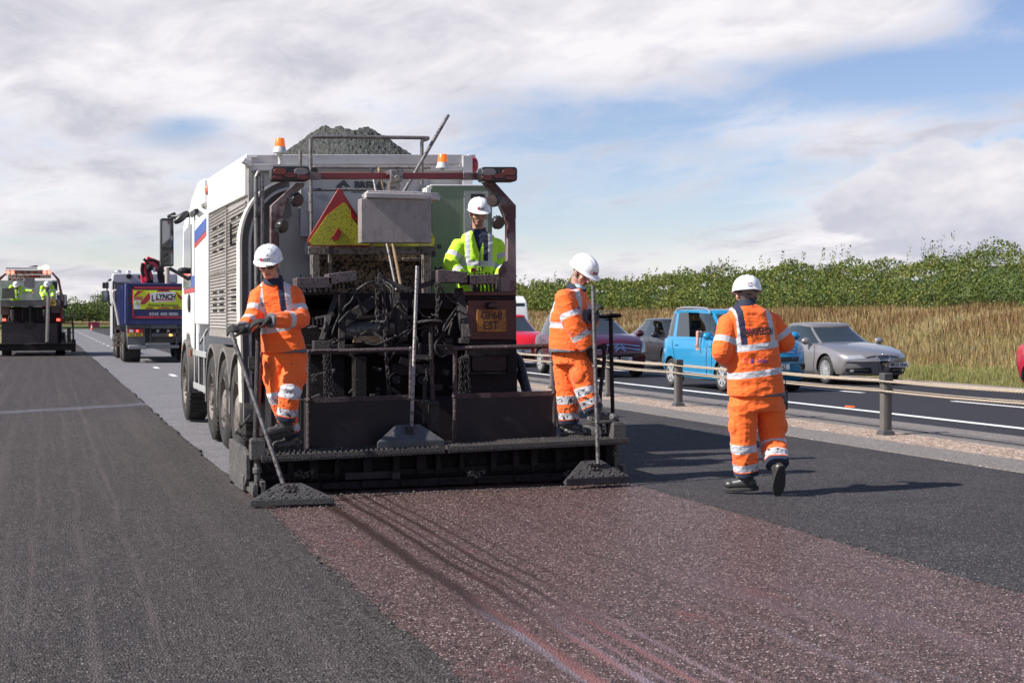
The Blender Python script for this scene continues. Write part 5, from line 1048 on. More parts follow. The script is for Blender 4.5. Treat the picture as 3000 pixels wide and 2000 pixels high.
    # curved duct at the left rear corner
    for k, (o0, o1, m_, yy, nm) in enumerate(((0, 7, M_CREAM, 14.28, 'duct_trim'), (7, 26, M_GREY, 14.36, 'duct_channel'), (26, 34, M_ALU, 14.30, 'duct_trim'), (34, 62, mat('duct_grey', (.10, .10, .105), .5, metal=.3, var=.3, vs=3, spots=((.04, .04, .04), 20, .6, .1)), 14.45, 'duct_channel'), (62, 112, M_GREY, 14.62, 'duct_back'))):
        def cv(o): return [(709 + o * .9, 1180), (702 + o, 900)] + [(858 - (156 - o) * math.cos(t), 713 - (192 - o) * math.sin(t)) for t in np.linspace(0, 1.5, 14)]
        A = cv(o0); Bq = cv(o1); c = MB(); n = len(A); V = []
        for pts, yv in ((A, yy), (Bq, yy), (Bq, yy + .25), (A, yy + .25)): V += [(*QD(x, y, yy)[:1], yv, QD(x, y, yy)[1]) for x, y in pts]
        fs = []
        for i in range(n - 1):
            for r4 in range(4): a_, b_ = r4 * n, ((r4 + 1) % 4) * n; fs.append((a_ + i, b_ + i, b_ + i + 1, a_ + i + 1))
        fs += [(0, 3 * n, 2 * n, n), (n - 1, 2 * n - 1, 3 * n - 1, 4 * n - 1)]; c.add(V, fs); B(c, nm, m_)
    c = MB(); ptube(c, smooth_px([(752, 860), (751, 700), (750, 540), (753, 515), (760, 504), (767, 515), (768, 540), (767, 700), (766, 860)]), .022, 14.1, 10); B(c, 'grab_tube', M_PIPE, smooth=60)
    c = MB(); ptube(c, smooth_px([(914, 860), (912, 620), (910, 430), (914, 408), (935, 401), (1150, 403), (1240, 404), (1254, 405), (1247, 409), (1237, 414), (1236, 440), (1236, 540)]), .019, 14.25, 10); ptube(c, [(914, 556), (1110, 556)], .015, 14.25); ptube(c, [(922, 491), (1262, 492)], .014, 14.75); ptube(c, [(880, 440), (880, 500)], .018, 14.6); B(c, 'platform_hoop', M_PIPE, smooth=60)
    c = MB(); p = Q(921, 500, 13.7); c.cyl(p, p + Vector((0, .08, 0)), .035, n=14); p = Q(1400, 470, 14.86); B(c, 'round_sensor', M_DARK); c = MB(); c.ell(Q(1388, 484, 14.95), (.05, .06, .09), 12, 8); B(c, 'marker_lamp', mat('marker_red', (.35, .03, .05), .3, var=.1))
    # beacons
    for x, yb, yt, y0, Y in ((820, 447, 405, 482, 14.65), (1297, 492, 452, 500, 14.6)):
        c = MB(); p = Q(x, yb, Y); h = Q(x, yt, Y).z - p.z; c.lathe(p, [(.0, -.01), (.072, -.006), (.072, .01), (.062, .03), (.055, h * .42)], (0, 0, 1), 20); c.lathe(Q(x, y0, Y), [(.02, 0), (.018, (p.z - Q(x, y0, Y).z) * .5), (.035, p.z - Q(x, y0, Y).z)], (0, 0, 1), 12)
        o = B(c, 'beacon', mat('beacon_base', (.50, .50, .50), .4, metal=.2, var=.2, vs=30, spots=((.75, .74, .73), 25, .55, .05))); l = MB(); l.lathe(p, [(.056, h * .40), (.054, h * .5), (.046, h * .93), (.040, h), (0, h + .003)], (0, 0, 1), 20); l.build('lens', M_AMB, o)
    # left flank
    c = MB(); x0 = 1.955
    def corr(y0, y1, z0, z1): 
        nz = int((z1 - z0) / .0063); prof = [(x0 + .011 * math.sin(2 * PI * (z - z0) / .038), z) for z in np.linspace(z0, z1, nz)]
        A = [(x, y0, z) for x, z in prof]; Bv = [(x, y1, z) for x, z in prof]; k = len(A); c.add(A + Bv, [(i, i + k, i + k + 1, i + 1) for i in range(k - 1)])
    corr(14.95, 16.55, 2.06, 2.72); corr(16.6, 18.42, 2.06, 2.78); corr(14.95, 16.55, 1.34, 2.03); corr(16.6, 18.42, 1.36, 2.03); B(c, 'ribbed_panel', M_CORR, smooth=70)
    c = MB(); c.bx(1.962, 1.99, 14.8, 18.5, 1.34, 3.1); c.bx(1.935, 1.965, 16.55, 16.6, 1.34, 2.74); c.bx(1.94, 1.965, 14.85, 18.45, 2.03, 2.06)
    for i in range(24): c.cyl((1.93, 15.0 + i * .145, 2.045), (1.945, 15.0 + i * .145, 2.045), .012, n=6)
    c.bx(1.95, 1.985, 14.80, 18.5, 1.28, 1.34); B(c, 'panel_frame', mat('frame_galv', (.34, .31, .29), .5, metal=.3, var=.25, vs=5, spots=((.10, .08, .07), 12, .6, .08)))
    c = MB()
    for z in (2.58, 2.48, 2.39, 2.30, 1.80, 1.72, 1.65, 1.58):
        for y0 in (15.15, 15.75, 16.9, 17.6):
            for k in range(9): c.bx(1.936, 1.95, y0 + k * .042, y0 + k * .042 + .022, z, z + .022)
    for y0, za, zb in ((15.1, 2.1, 2.5), (16.1, 2.3, 2.55)): c.bx(1.93, 1.95, y0, y0 + .05, za, zb)
    B(c, 'vent_slots', M_TAR)['kind'] = 'stuff'
    c = MB(); c.prism([(14.86, 2.76), (18.5, 2.82), (18.5, 3.24), (14.86, 3.15)], 'x', 1.93, 2.0); c.prism([(14.86, 3.15), (18.5, 3.24), (18.5, 3.27), (14.86, 3.18)], 'x', 1.945, 2.06); B(c, 'side_board', M_WHITE, bevel=.004)
    c = MB(); c.ell((1.93, 18.45, 3.12), (.035, .05, .07), 12, 8); B(c, 'marker_lamp', mat('marker_orange', (.5, .13, .06), .3, var=.1))
    # chassis, wheels, mudguards
    c = MB(); c.bx(2.55, 2.75, 14.5, 22.3, .72, .95); c.bx(3.65, 3.85, 14.5, 22.3, .72, .95); c.bx(2.3, 4.1, 15.0, 18.5, .95, 1.34); c.bx(1.99, 2.3, 18.9, 20.4, .55, 1.0); c.bx(4.1, 4.4, 18.9, 20.4, .55, 1.0)
    for y in (15.6, 16.8, 18.1, 21.7): c.cyl((2.2, y, .52), (4.2, y, .52), .09, n=12)
    B(c, 'chassis', M_TAR)
    c = MB(); c.bx(1.955, 1.985, 19.0, 20.7, .98, 1.06); c.bx(1.955, 1.985, 18.75, 20.7, .52, .60); 
    for y in (19.3, 20.0, 20.6): c.bx(1.965, 1.98, y, y + .07, .5, 1.3)
    c.bar((1.98, 19.0, 1.35), (2.0, 20.2, 1.15), .03, .03); B(c, 'side_guard', mat('alu_guard', (.5, .5, .5), .4, metal=.4, var=.15, vs=5), bevel=.004)
    for y, fr in ((15.6, 0), (16.8, 0), (18.1, 1), (21.7, 1)):
        for sx, xx in ((-1, 1.93), (1, 4.47)):
            t = MB(); r_ = MB(); nn = MB(); wheel_mb((xx, y, .52), .52, .30 if fr else .58, sx, t, r_, nut=nn, front=fr); o = B(t, 'wheel', M_RUBBER)
            rm = r_.build('rim', mat('rim_dirty', (.20, .17, .15), .6, metal=.2, var=.35, vs=8, spots=((.05, .04, .035), 14, .55, .1), bump=.5), o); nn.build('wheel_nut', mat('nut_marker', (.42, .34, .10) if fr else (.12, .10, .09), .6, var=.2), rm)
    for y, r0, w in ((15.6, .60, .5), (16.8, .60, .5), (18.1, .62, .34), (21.7, .62, .34)):
        for sx, xx in ((-1, 1.925), (1, 4.475)):
            c = MB(); rg = []
            for t in np.linspace(R(-8), R(188), 18): rg.append([(xx, y + r0 * math.cos(t), .52 + r0 * math.sin(t)), (xx - sx * w, y + r0 * math.cos(t), .52 + r0 * math.sin(t)), (xx - sx * w, y + (r0 + .025) * math.cos(t), .52 + (r0 + .025) * math.sin(t)), (xx, y + (r0 + .06) * math.cos(t), .52 + (r0 + .05) * math.sin(t))])
            c.loft(rg); B(c, 'mudguard', M_MUD, smooth=50)
    # cab
    c = MB(); c.prism([(20.35, 1.0), (20.35, 3.0), (20.6, 3.12), (21.9, 3.10), (22.35, 2.9), (22.6, 2.0), (22.65, .75), (22.25, .7), (22.2, 1.1), (21.95, 1.25), (21.4, 1.25), (21.1, 1.05)], 'x', 1.97, 4.43); B(c, 'cab', M_WHITE, bevel=.05, seg=3)
    c = MB(); c.prism([(18.7, 2.72), (20.45, 2.95), (20.45, 3.2), (20.2, 3.32), (19.6, 3.3), (18.75, 3.18)], 'x', 2.1, 2.16); c.prism([(19.9, 3.05), (22.0, 3.08), (21.6, 3.25), (20.6, 3.42), (19.9, 3.40)], 'x', 2.02, 4.38); B(c, 'roof_deflector', M_WHITE, bevel=.04, seg=3)
    c = MB(); c.prism([(18.62, 1.42), (20.3, 1.42), (20.3, 2.86), (18.62, 2.86)], 'x', 1.945, 1.99); B(c, 'side_fairing', M_WHITE, bevel=.012); c = MB(); c.bx(1.98, 2.06, 18.55, 18.66, 1.4, 2.8); B(c, 'fairing_edge', M_TAR)
    for nm, m_, z0, z1 in (('blue_stripe', mat('stripe_blue', (.02, .07, .32), .35, var=.05), 2.60, 2.76), ('red_stripe', mat('stripe_red', (.42, .02, .03), .35, var=.05), 2.53, 2.59)):
        q = MB(); q.prism([(18.75, z0 + .03), (20.28, z0 - .06), (20.28, z1 - .06), (18.75, z1 + .03)], 'x', 1.938, 1.944); q.bx(1.960, 1.966, 20.5, 22.2, z0 - .66, z1 - .66); B(q, nm, m_)
    c = MB(); c.prism([(21.0, 1.95), (22.25, 1.95), (22.1, 2.8), (21.0, 2.85)], 'x', 1.958, 1.968); B(c, 'side_window', M_GLASSD); c = MB(); c.bx(1.955, 1.975, 20.42, 20.47, 1.0, 3.0); c.bx(1.95, 2.0, 20.3, 21.0, 2.95, 3.02); B(c, 'door_seam', M_DARK)
    c = MB(); c.ell((1.955, 21.3, 1.72), (.02, .12, .14), 14, 8); B(c, 'cab_badge', M_DARK)
    c = MB(); rect(c, 470, 639, 509, 780, 21.45, .16); a_ = Q(490, 636, 21.5); c.bar(a_, Q(515, 625, 21.5), .05, .05); c.bar(Q(500, 637, 21.5), (2.0, 21.3, 3.0), .05, .06); c.bar(Q(495, 785, 21.5), (2.0, 21.4, 2.05), .05, .05); c.ell(Q(532, 637, 21.3), (.15, .06, .055), 12, 8, 0, Matrix.Rotation(-.7, 3, 'Y')); c.ell(Q(541, 793, 21.3), (.11, .08, .05), 12, 8)
    o = B(c, 'mirror_housing', M_DARK, bevel=.03, seg=3); q = MB(); rect(q, 475, 646, 506, 725, 21.44, .012); rect(q, 475, 733, 506, 776, 21.44, .012); q.build('mirror_glass', M_MIR, o, bevel=.004)
    c = MB(); c.bx(1.94, 1.97, 21.0, 21.06, .95, 1.05); c.bx(1.94, 1.97, 22.3, 22.36, .95, 1.08); B(c, 'side_lamp', mat('marker_orange', (.5, .13, .06), .3, var=.1))
    # hatch floor for the operator
    c = MB(); c.bx(3.5, 4.4, 13.9, 14.7, .86, .93); B(c, 'operator_floor', M_TAR)
    c = MB(); hose(c, [(1505, 1040, 13.8), (1522, 1060, 13.7), (1535, 1110, 13.6), (1548, 1160, 13.4), (1552, 1200, 13.2)], .045); B(c, 'feed_hose', MATS['hose_rubber']); c = MB(); hose(c, [(1500, 1080, 13.8), (1525, 1110, 13.7), (1540, 1160, 13.5)], .03); B(c, 'feed_hose', MATS['hose_rubber'])
def smooth_px(pts): return [(p.x, p.y) for p in smooth_path([(x, y, 0) for x, y in pts], 5)]
machine()
def heap():
    mb = MB(); nx, ny = 120, 90; x0, x1, y0, y1 = 2.05, 4.36, 15.05, 18.4; g = []
    for j in range(ny):
        for i in range(nx):
            x = x0 + (x1 - x0) * i / (nx - 1); y = y0 + (y1 - y0) * j / (ny - 1); u = (x - 3.33); v = (y - 16.75)
            r = math.hypot(u / 1.0, v / 1.75); h = 3.90 - .74 * max(0, r - .05); h = min(h, 3.68 + .035 * math.sin(x * 9) + .03 * noise.noise(Vector((x * 5, y * 5, 0)))) ; h = max(h, 2.95)
            h += .035 * noise.noise(Vector((x * 7, y * 7, 2))) + .030 * noise.noise(Vector((x * 24, y * 24, 5))) + .012 * noise.noise(Vector((x * 60, y * 60, 5))); g.append((x, y, h))
    mb.add(g, [(j * nx + i, j * nx + i + 1, (j + 1) * nx + i + 1, (j + 1) * nx + i) for j in range(ny - 1) for i in range(nx - 1)])
    m = mat('asphalt_heap', (.045, .047, .042), .75, var=.6, vs=40, spots=((.14, .145, .125), 75, .57, .12), bump=2.5, bs=55); o = mb.build('asphalt_load', m, smooth=0)
    tag(o, 'heap of fresh dark grey asphalt piled above the hopper', 'asphalt heap', kind='stuff')
heap()
def crumbs():
    mb = MB(); rq = random.Random(11)
    for i in range(1500):
        k = rq.random()
        if k < .45: x, y = rq.uniform(1.7, 5.0), 12.02 - abs(rq.gauss(0, .10)); z = .0
        elif k < .62: x, y = 1.62 + rq.gauss(0, .05), rq.uniform(5.5, 12); z = .0
        elif k < .75: x, y = 5.06 + rq.gauss(0, .07), rq.uniform(5.5, 12); z = 0.
        elif k < .9: x, y = rq.uniform(1.75, 4.95), rq.uniform(12.07, 12.44); z = .345 + (x - 1.6) * .02
        else: x, y = 2.0 + rq.gauss(0, .3), 11.3 + rq.gauss(0, .12); z = 0.
        r_ = rq.uniform(.004, .011) * (1.5 if rq.random() < .08 else 1); o_ = [rq.uniform(.6, 1.2) for _ in range(6)]
        mb.add([(x + r_ * o_[0], y, z + r_ * .4), (x, y + r_ * o_[1], z + r_ * .4), (x - r_ * o_[2], y, z + r_ * .3), (x, y - r_ * o_[3], z + r_ * .5), (x + r_ * .1, y, z + r_ * o_[4]), (x, y, z - .002)], [(0, 1, 4), (1, 2, 4), (2, 3, 4), (3, 0, 4), (1, 0, 5), (2, 1, 5), (3, 2, 5), (0, 3, 5)])
    o = mb.build('asphalt_crumbs', mat('crumb', (.07, .058, .056), .6, var=.6, vs=60, spots=((.25, .22, .21), 90, .55, .1)), smooth=0); tag(o, 'loose asphalt crumbs scattered along the screed, its step and the lane joints', 'asphalt crumbs', kind='stuff')
crumbs()
# ---------------- hand tools
M_LUTE = mat('lute_board', (.055, .052, .053), .75, var=.5, vs=14, spots=((.14, .13, .13), 50, .58, .1), bump=2.5, bs=85)
def lute(label, top, foot, c, width, h, depth, yaw=0, tilt=0, small=0):
    """long handle with a roof-shaped board lying on the surface"""
    root = empty('lute', c); tag(root, label, 'asphalt lute'); hd = MB(); hd.tube([top, Vector(top).lerp(Vector(foot), .5), foot], .0185 if not small else .017, 10); hd.build('handle', M_PIPE if small else mat('handle_steel', (.13, .12, .122), .45, metal=.3, var=.4, vs=12, spots=((.045, .04, .04), 30, .52, .08), bump=.8, bs=90), root, smooth=60)
    b = MB(); w = width / 2; Mz = Matrix.Rotation(yaw, 3, 'Z') @ Matrix.Rotation(tilt, 3, 'X'); P = lambda x, y, z: Vector(c) + Mz @ Vector((x, y, z))
    tw = .055 if not small else .06
    A = [P(-w, 0, 0), P(w, 0, 0), P(w, 0, h * .32), P(tw * 1.8, depth, h), P(-tw * 1.8, depth, h), P(-w, 0, h * .32)]; Bk = [P(-w, .02, 0), P(w, .02, 0), P(w, depth * .5, h * .1), P(tw * 1.8, depth + .02, h - .02), P(-tw * 1.8, depth + .02, h - .02), P(-w, depth * .5, h * .1)]
    b.add(A + Bk, [(0, 1, 2, 5), (5, 2, 3, 4), (6, 11, 8, 7), (11, 10, 9, 8), (0, 5, 11, 6), (5, 4, 10, 11), (4, 3, 9, 10), (3, 2, 8, 9), (2, 1, 7, 8), (1, 0, 6, 7)])
    bd = b.build('board', M_LUTE if not small else mat('lute_blade_steel', (.06, .06, .065), .5, var=.35, vs=10, spots=((.13, .13, .13), 40, .6, .06), bump=.4), root, smooth=0, bevel=.006)
    t = MB(); u = (P(0, depth, h) - P(0, 0, h * .32)); L = u.length; u.normalize(); nrm = Vector(P(1, 0, 0) - P(0, 0, 0)).cross(u).normalized(); rt = (P(1, 0, 0) - P(0, 0, 0)).normalized()
    if not small:       # raised tread bars
        k = 0
        for j in range(6):
            for i in range(-12, 13):
                x = i * .05 + (.025 if j % 2 else 0); v = (j + .5) / 6 * L; lim = w * (1 - v / L) + tw * 1.8 * v / L - .02
                if abs(x) < lim:
                    s = 1 if (i + j) % 2 else -1; q = P(0, 0, h * .32) + rt * x + u * v + nrm * .003; d = (rt * .8 + u * .6 * s).normalized(); t.bar(q - d * .016, q + d * .016, .006, .006, up=nrm); k += 1
        t.build('tread_bars', M_LUTE, bd, smooth=0)
    s = MB(); q = P(0, depth * .62, h * .72)
    for a, bq in ((-1, 1), (1, 1), (-1, -1), (1, -1)): s.ell(q + rt * a * .022 + u * bq * .03 + nrm * .012, (.016, .016, .012), 8, 6)
    s.bar(q - rt * .04 + nrm * .012, q + rt * .04 + nrm * .012, .02, .02); s.build('socket', M_TAR2, root)
    return root
lute('steel lute held by the left worker with its roof-shaped board lying on the fresh surface', Q(678, 975, 11.98), Q(831, 1420, 11.55), Q(857, 1480, 11.35), .665, .16, .17, yaw=-.02)
lute('steel lute held upright by the right worker with its board standing on the red strip', Q(1737, 838, 12.2), Q(1752, 1358, 11.9), Q(1752, 1418, 11.82), .62, .20, .14, yaw=.07)
lute('spare lute leaning between the two dark panels with its thin blade on the grating', Q(1222, 780, 12.62), Q(1205, 1262, 12.25), Q(1205, 1312, 12.15), .60, .20, .12, yaw=.0, small=1)
def stick(label, a, b, m, r=.016, end=None):
    mb = MB(); mb.tube([a, b], r, 9); tag(mb.build('tool_handle', m, smooth=60), label, 'tool handle')
stick('long dark pole leaning to the right above the body beside the hoop', Q(1313, 338, 14.4), Q(1130, 655, 13.9), M_PIPE, .019)
stick('dark steel handle hanging below the speckled box left of the wooden one', Q(1088, 492, 14.3), Q(1162, 850, 13.8), M_PIPE, .016)
stick('pale wooden handle below the speckled box', Q(1110, 492, 14.32), Q(1177, 850, 13.9), M_WOOD, .017)
# ------------------------------------------------------------------ cars
M_GLASS = mat('car_glass', (.03, .04, .045), .03, var=0, alpha=.9, coat=.6)
M_TYRE = mat('car_tyre', (.022, .022, .022), .8, var=.2, vs=10, spots=((.08, .07, .06), 12, .58, .1))
M_ALLOY = mat('alloy', (.62, .62, .64), .3, metal=.6, var=.05)
M_LAMP = mat('headlamp', (.45, .45, .46), .12, metal=.4, var=.15, vs=25, coat=.6)
M_SEAT = mat('seat_cloth', (.04, .04, .045), .8)
M_CHROME = mat('chrome', (.75, .75, .78), .12, metal=1, var=0)
M_PLATE = mat('plate_white', (.75, .75, .72), .4, var=.03); M_PLTXT = mat('plate_black', (.015, .015, .015), .5, var=0)
M_GAP = mat('panel_gap', (.01, .01, .01), .7, var=0); M_TRIM = mat('trim_black', (.02, .02, .022), .45, var=0)
def lerp_tab(tab, x):
    xs = [a for a, _ in tab]; ys = [b for _, b in tab]; o = np.argsort(xs); return float(np.interp(x, np.array(xs)[o], np.array(ys)[o]))
def sm_tab(tab, x, d=.10): return sum(lerp_tab(tab, x + k * d) for k in (-1, -.5, 0, .5, 1)) / 5
def car(label, pos, paint, L, Wd, H, wb, r, top, bot, gh, group='cars queueing on the opposite carriageway', rot=-90, plate='', pl=(0, .5), spokes=10, glass=None, extras=None, bow=.24, wax=0):
    """top/bot: [(x, z)] along the car, x forward; gh = (x windscreen base, x roof front, x roof rear, x rear base, belt z front, belt z rear, half-width base, half-width roof, pillars [(x base, width)])"""
    root = empty('car', (pos[0], pos[1], 0), R(rot)); tag(root, label, 'car', group); bpy.context.view_layer.update(); w2 = Wd / 2; h = L / 2
    mb = MB(); rings = []; xs = sorted(set([h - .0, h - .03, h - .09, h - .18, h - .3] + list(np.linspace(h - .45, -h + .4, 26)) + [-h + .25, -h + .14, -h + .06, -h]), reverse=True)
    for x in xs:
        e = max(0, (abs(x) - (h - .75)) / .75); w = w2 * (1 - .13 * e ** 2.4); zt = sm_tab(top, x, .06); zb = lerp_tab(bot, x); hh = zt - zb; cr = .05 if hh > .3 else .02
        half = [(0, zb), (.75, zb), (.92, zb + .03), (.985, zb + min(.14, hh * .3)), (1.0, zb + hh * .45), (.992, zb + hh * .7), (.972, zt - min(.07, hh * .16)), (.93, zt - .012), (.80, zt + cr * .35), (.5, zt + cr * .8), (.2, zt + cr), (0, zt + cr)]
        f = 1 if x > 0 else .6; ring = []
        for k, (yy, z) in enumerate(half + [(-a, b) for a, b in half[-2:0:-1]]):
            xx = x - (bow * f * (abs(yy)) ** 2.2) * max(0, (abs(x) - h + .9) / .9) ** 1.2 * (1 if x > 0 else -1); lowtuck = .05 * max(0, (abs(x) - h + .3) / .3) * max(0, 1 - (z - zb) / .18)
            ring.append(Vector((xx - math.copysign(lowtuck, x), yy * w, z)))
        rings.append(ring)
    def nose(r0, sg):
        out = []
        for f, dx in ((.72, .012), (.40, .022), (.08, .026)):
            zm = [sum(p.z for p in r0) / len(r0)] * len(r0); out.append([Vector((p.x + sg * dx, p.y * (.995 - .03 * (1 - f)), zm[0] + (p.z - zm[0]) * f)) for p in r0])
        return out
    rings = nose(rings[0], 1)[::-1] + rings + nose(rings[-1], -1)
    mb.loft(rings); me = bpy.data.meshes.new('b'); me.from_pydata(mb.v, [], mb.f); o = bpy.data.objects.new('tmp', me); COL.objects.link(o); me.materials.append(paint); me.materials.append(M_GAP)
    bmx = bmesh.new(); bmx.from_mesh(me); bmesh.ops.recalc_face_normals(bmx, faces=bmx.faces); bmx.to_mesh(me); bmx.free()
    cuts = []
    for ax in (wb / 2 + wax, -wb / 2 + wax):
        for s in (1, -1):
            c = MB(); c.cyl((ax, s * (w2 - .26), r), (ax, s * (w2 + .1), r), r + .055, n=36); cm = bpy.data.meshes.new('c'); cm.from_pydata(c.v, [], c.f); cm.materials.append(paint); cm.materials.append(M_GAP)
            for p in cm.polygons: p.material_index = 1
            bmx = bmesh.new(); bmx.from_mesh(cm); bmesh.ops.recalc_face_normals(bmx, faces=bmx.faces); bmx.to_mesh(cm); bmx.free()
            co = bpy.data.objects.new('cut', cm); COL.objects.link(co); cuts.append(co); bm_ = o.modifiers.new('x', 'BOOLEAN'); bm_.operation = 'DIFFERENCE'; bm_.object = co; bm_.solver = 'EXACT'
    bpy.context.view_layer.update(); bme = bpy.data.meshes.new_from_object(o.evaluated_get(bpy.context.evaluated_depsgraph_get()))
    for c in cuts: bpy.data.objects.remove(c)
    bpy.data.objects.remove(o); bme.name = 'body'; bme.polygons.foreach_set('use_smooth', [True] * len(bme.polygons)); bme.set_sharp_from_angle(angle=R(38)); body = bpy.data.objects.new('body', bme); COL.objects.link(body); body.parent = root
    MW = Matrix.Translation(root.location) @ Matrix.Rotation(R(rot), 4, 'Z'); bvh = BVHTree.FromPolygons([v.co for v in bme.vertices], [tuple(p.vertices) for p in bme.polygons])
    def cast(o_, d, dist, off):
        hit = bvh.ray_cast(Vector(o_), Vector(d), 9); return (hit[0] - Vector(d) * off) if hit[0] is not None else Vector(o_) + Vector(d) * dist
    def front(name, quad, m, off=.006, nx=8, ny=4, sgn=1, par=None, thick=0):   # quad = [(y,z)] x4, wrapped on the nose (sgn 1) or tail (-1)
        g = MB(); vs = []
        for j in range(ny + 1):
            for i in range(nx + 1):
                u = i / nx; v = j / ny; a, b, c, d = [Vector((q[0], q[1], 0)) for q in quad]; p = (a * (1 - u) + b * u) * (1 - v) + (d * (1 - u) + c * u) * v; vs.append(cast((sgn * 4, p.x, p.y), (-sgn, 0, 0), 4 - h, off))
        g.add(vs, [(j * (nx + 1) + i, j * (nx + 1) + i + 1, (j + 1) * (nx + 1) + i + 1, (j + 1) * (nx + 1) + i) for j in range(ny) for i in range(nx)]); o_ = g.build(name, m, None, smooth=60); o_.parent = par or root; return o_
    def side_line(name, pts, m, s, rr=.008, off=.001):
        g = MB(); P = smooth_path([(a, 0, b) for a, b in pts], 5) if len(pts) > 2 else [Vector((pts[0][0], 0, pts[0][1])).lerp(Vector((pts[1][0], 0, pts[1][1])), t) for t in np.linspace(0, 1, 10)]
        g.tube([cast((p.x, s * 3, p.z), (0, -s, 0), 3 - w2, off) for p in P], rr, 4); o_ = g.build(name, m, None); o_.parent = root; return o_
    # greenhouse
    xb, xf, xr, xe, zbf, zbr, wbs, wtp, pill = gh; N = 72; cols = []; levels = [0, .12, .35, .6, .85, 1.0, 1.07]
    def outline(t):
        tt = min(t, 1); x1 = xb + (xf - xb) * tt ** 1.08; x0 = xe + (xr - xe) * tt ** 1.15; hw = wbs + (wtp - wbs) * tt; cx = (x1 + x0) / 2; hx = (x1 - x0) / 2; pts = []
        for j in range(N):
            a = 2 * PI * j / N; e = .34; c, s = math.cos(a), math.sin(a); X = cx + hx * math.copysign(abs(c) ** e, c); Yv = hw * math.copysign(abs(s) ** e, s)
            if c > 0 and abs(X - x1) < .6: X -= .14 * (Yv / hw) ** 2 * (1 if t < 1 else .7)
            zb_ = zbf + (zbr - zbf) * min(1, max(0, (xb - X) / max(.01, xb - xe))); zt_ = H - .075 - .05 * ((X - (xf + xr) / 2) / ((xf - xr) / 2 + .01)) ** 2; pts.append(Vector((X, Yv * (1 - .06 * max(0, -(X - cx) / hx) ** 2), zb_ - .03 + (zt_ - zb_ + .03) * t)))
        return pts
    RG_ = [outline(t) for t in levels]; ws = MB(); rw = MB(); pw = MB(); panes = {}
    for i in range(len(levels) - 1):
        for j in range(N):
            k = (j + 1) % N; q = [RG_[i][j], RG_[i][k], RG_[i + 1][k], RG_[i + 1][j]]; mid = (q[0] + q[1]) / 2; base = (RG_[0][j] + RG_[0][k]) / 2; frame = i == 0 or i == len(levels) - 2
            side = abs(base.y) > wbs * .86; endc = not side; isp = any(abs(base.x - px_) < pw_ for px_, pw_ in pill) and side
            cornr = .80 * wbs < abs(base.y) <= wbs * .90 and endc or (side and (base.x > xb - .24 or base.x < xe + .16))
            if frame or isp or cornr: pw.add(q, [(0, 1, 2, 3)])
            elif side:
                key = (base.y > 0, sum(base.x < px_ for px_, _ in pill)); panes.setdefault(key, MB()).add(q, [(0, 1, 2, 3)])
            elif base.x > 0: ws.add(q, [(0, 1, 2, 3)])
            else: rw.add(q, [(0, 1, 2, 3)])
    t0 = RG_[-1]; c0 = sum(t0, Vector()) / N; rr_ = [t0] + [[Vector((c0.x + (p.x - c0.x) * f, c0.y + (p.y - c0.y) * f, p.z + (H - p.z) * g)) for p in t0] for f, g in ((.97, .35), (.86, .72), (.6, .93), (.3, 1.0), (.02, 1.0))]
    roof = MB(); roof.loft(rr_, caps=False)
    G = glass or M_GLASS
    child(roof, 'roof', paint, root, smooth=60); child(pw, 'pillars', paint, root, smooth=60)
    if ws.f: child(ws, 'windscreen', G, root, smooth=60)
    if rw.f: child(rw, 'rear_window', G, root, smooth=60)
    for k, m_ in panes.items():
        if extras and extras.get('open') == k: continue
        child(m_, 'side_window', G, root, smooth=60)
    sx = MB()
    for s in (-1, 1):
        for x in ((xb + xe) / 2 + .25, (xb + xe) / 2 - .65):
            z0 = zbf - .5; sx.obx((x, s * .36, z0 + .32), (.14, .46, .72), Matrix.Rotation(-.18, 3, 'Y')); sx.obx((x + .28, s * .36, z0), (.5, .48, .16), Matrix.Identity(3)); sx.obx((x - .09, s * .36, z0 + .80), (.10, .26, .18), Matrix.Identity(3))
    child(sx, 'seats', M_SEAT, root, bevel=.03); d = MB(); d.obx((xb - .28, 0, zbf - .03), (.45, wbs * 1.6, .10), Matrix.Identity(3)); d.tube([Vector((xb - .55, -.36 + .17 * math.cos(a), zbf - .02 + .17 * math.sin(a))) for a in np.linspace(0, 2 * PI, 17)[:-1]], .014, 6, closed=True); child(d, 'dashboard', M_SEAT, root, bevel=.02)
    # wheels
    for ax in (wb / 2 + wax, -wb / 2 + wax):
        for s in (1, -1):
            t = MB(); c = Vector((ax, s * (w2 - .015), r)); q = Vector((0, s, 0)); R_ = r * .66; t.lathe(c, [(R_, -.01), (R_ + .02, .0), (r * .9, .0), (r - .01, -.02), (r, -.045), (r, -.17), (r - .01, -.2), (R_, -.2)], q, 32, caps=False); tw = t.build('wheel', M_TYRE, None); tw.parent = root
            g = MB(); g.lathe(c, [(R_ + .004, -.004), (R_ - .012, -.004), (R_ - .018, -.05), (R_ - .02, -.16)], q, 32, caps=False)
            for k in range(spokes):
                a = 2 * PI * k / spokes; u = Vector((math.cos(a), 0, math.sin(a))); g.bar(c + u * .03 - q * .02, c + u * (R_ - .01) - q * .012, (.055 if spokes < 9 else .028), .018, up=q)
            g.cyl(c - q * .04, c - q * .004, .05, .04, 14); g.build('rim', M_ALLOY, None).parent = tw; dk = MB(); dk.cyl(c - q * .12, c - q * .07, R_ - .01, n=24); dk.build('brake', M_GAP, None).parent = tw
    # door seams, handles, mirrors
    zb0 = lerp_tab(bot, 0); A = wb / 2 + wax - r - .12; Bx = -wb / 2 + wax
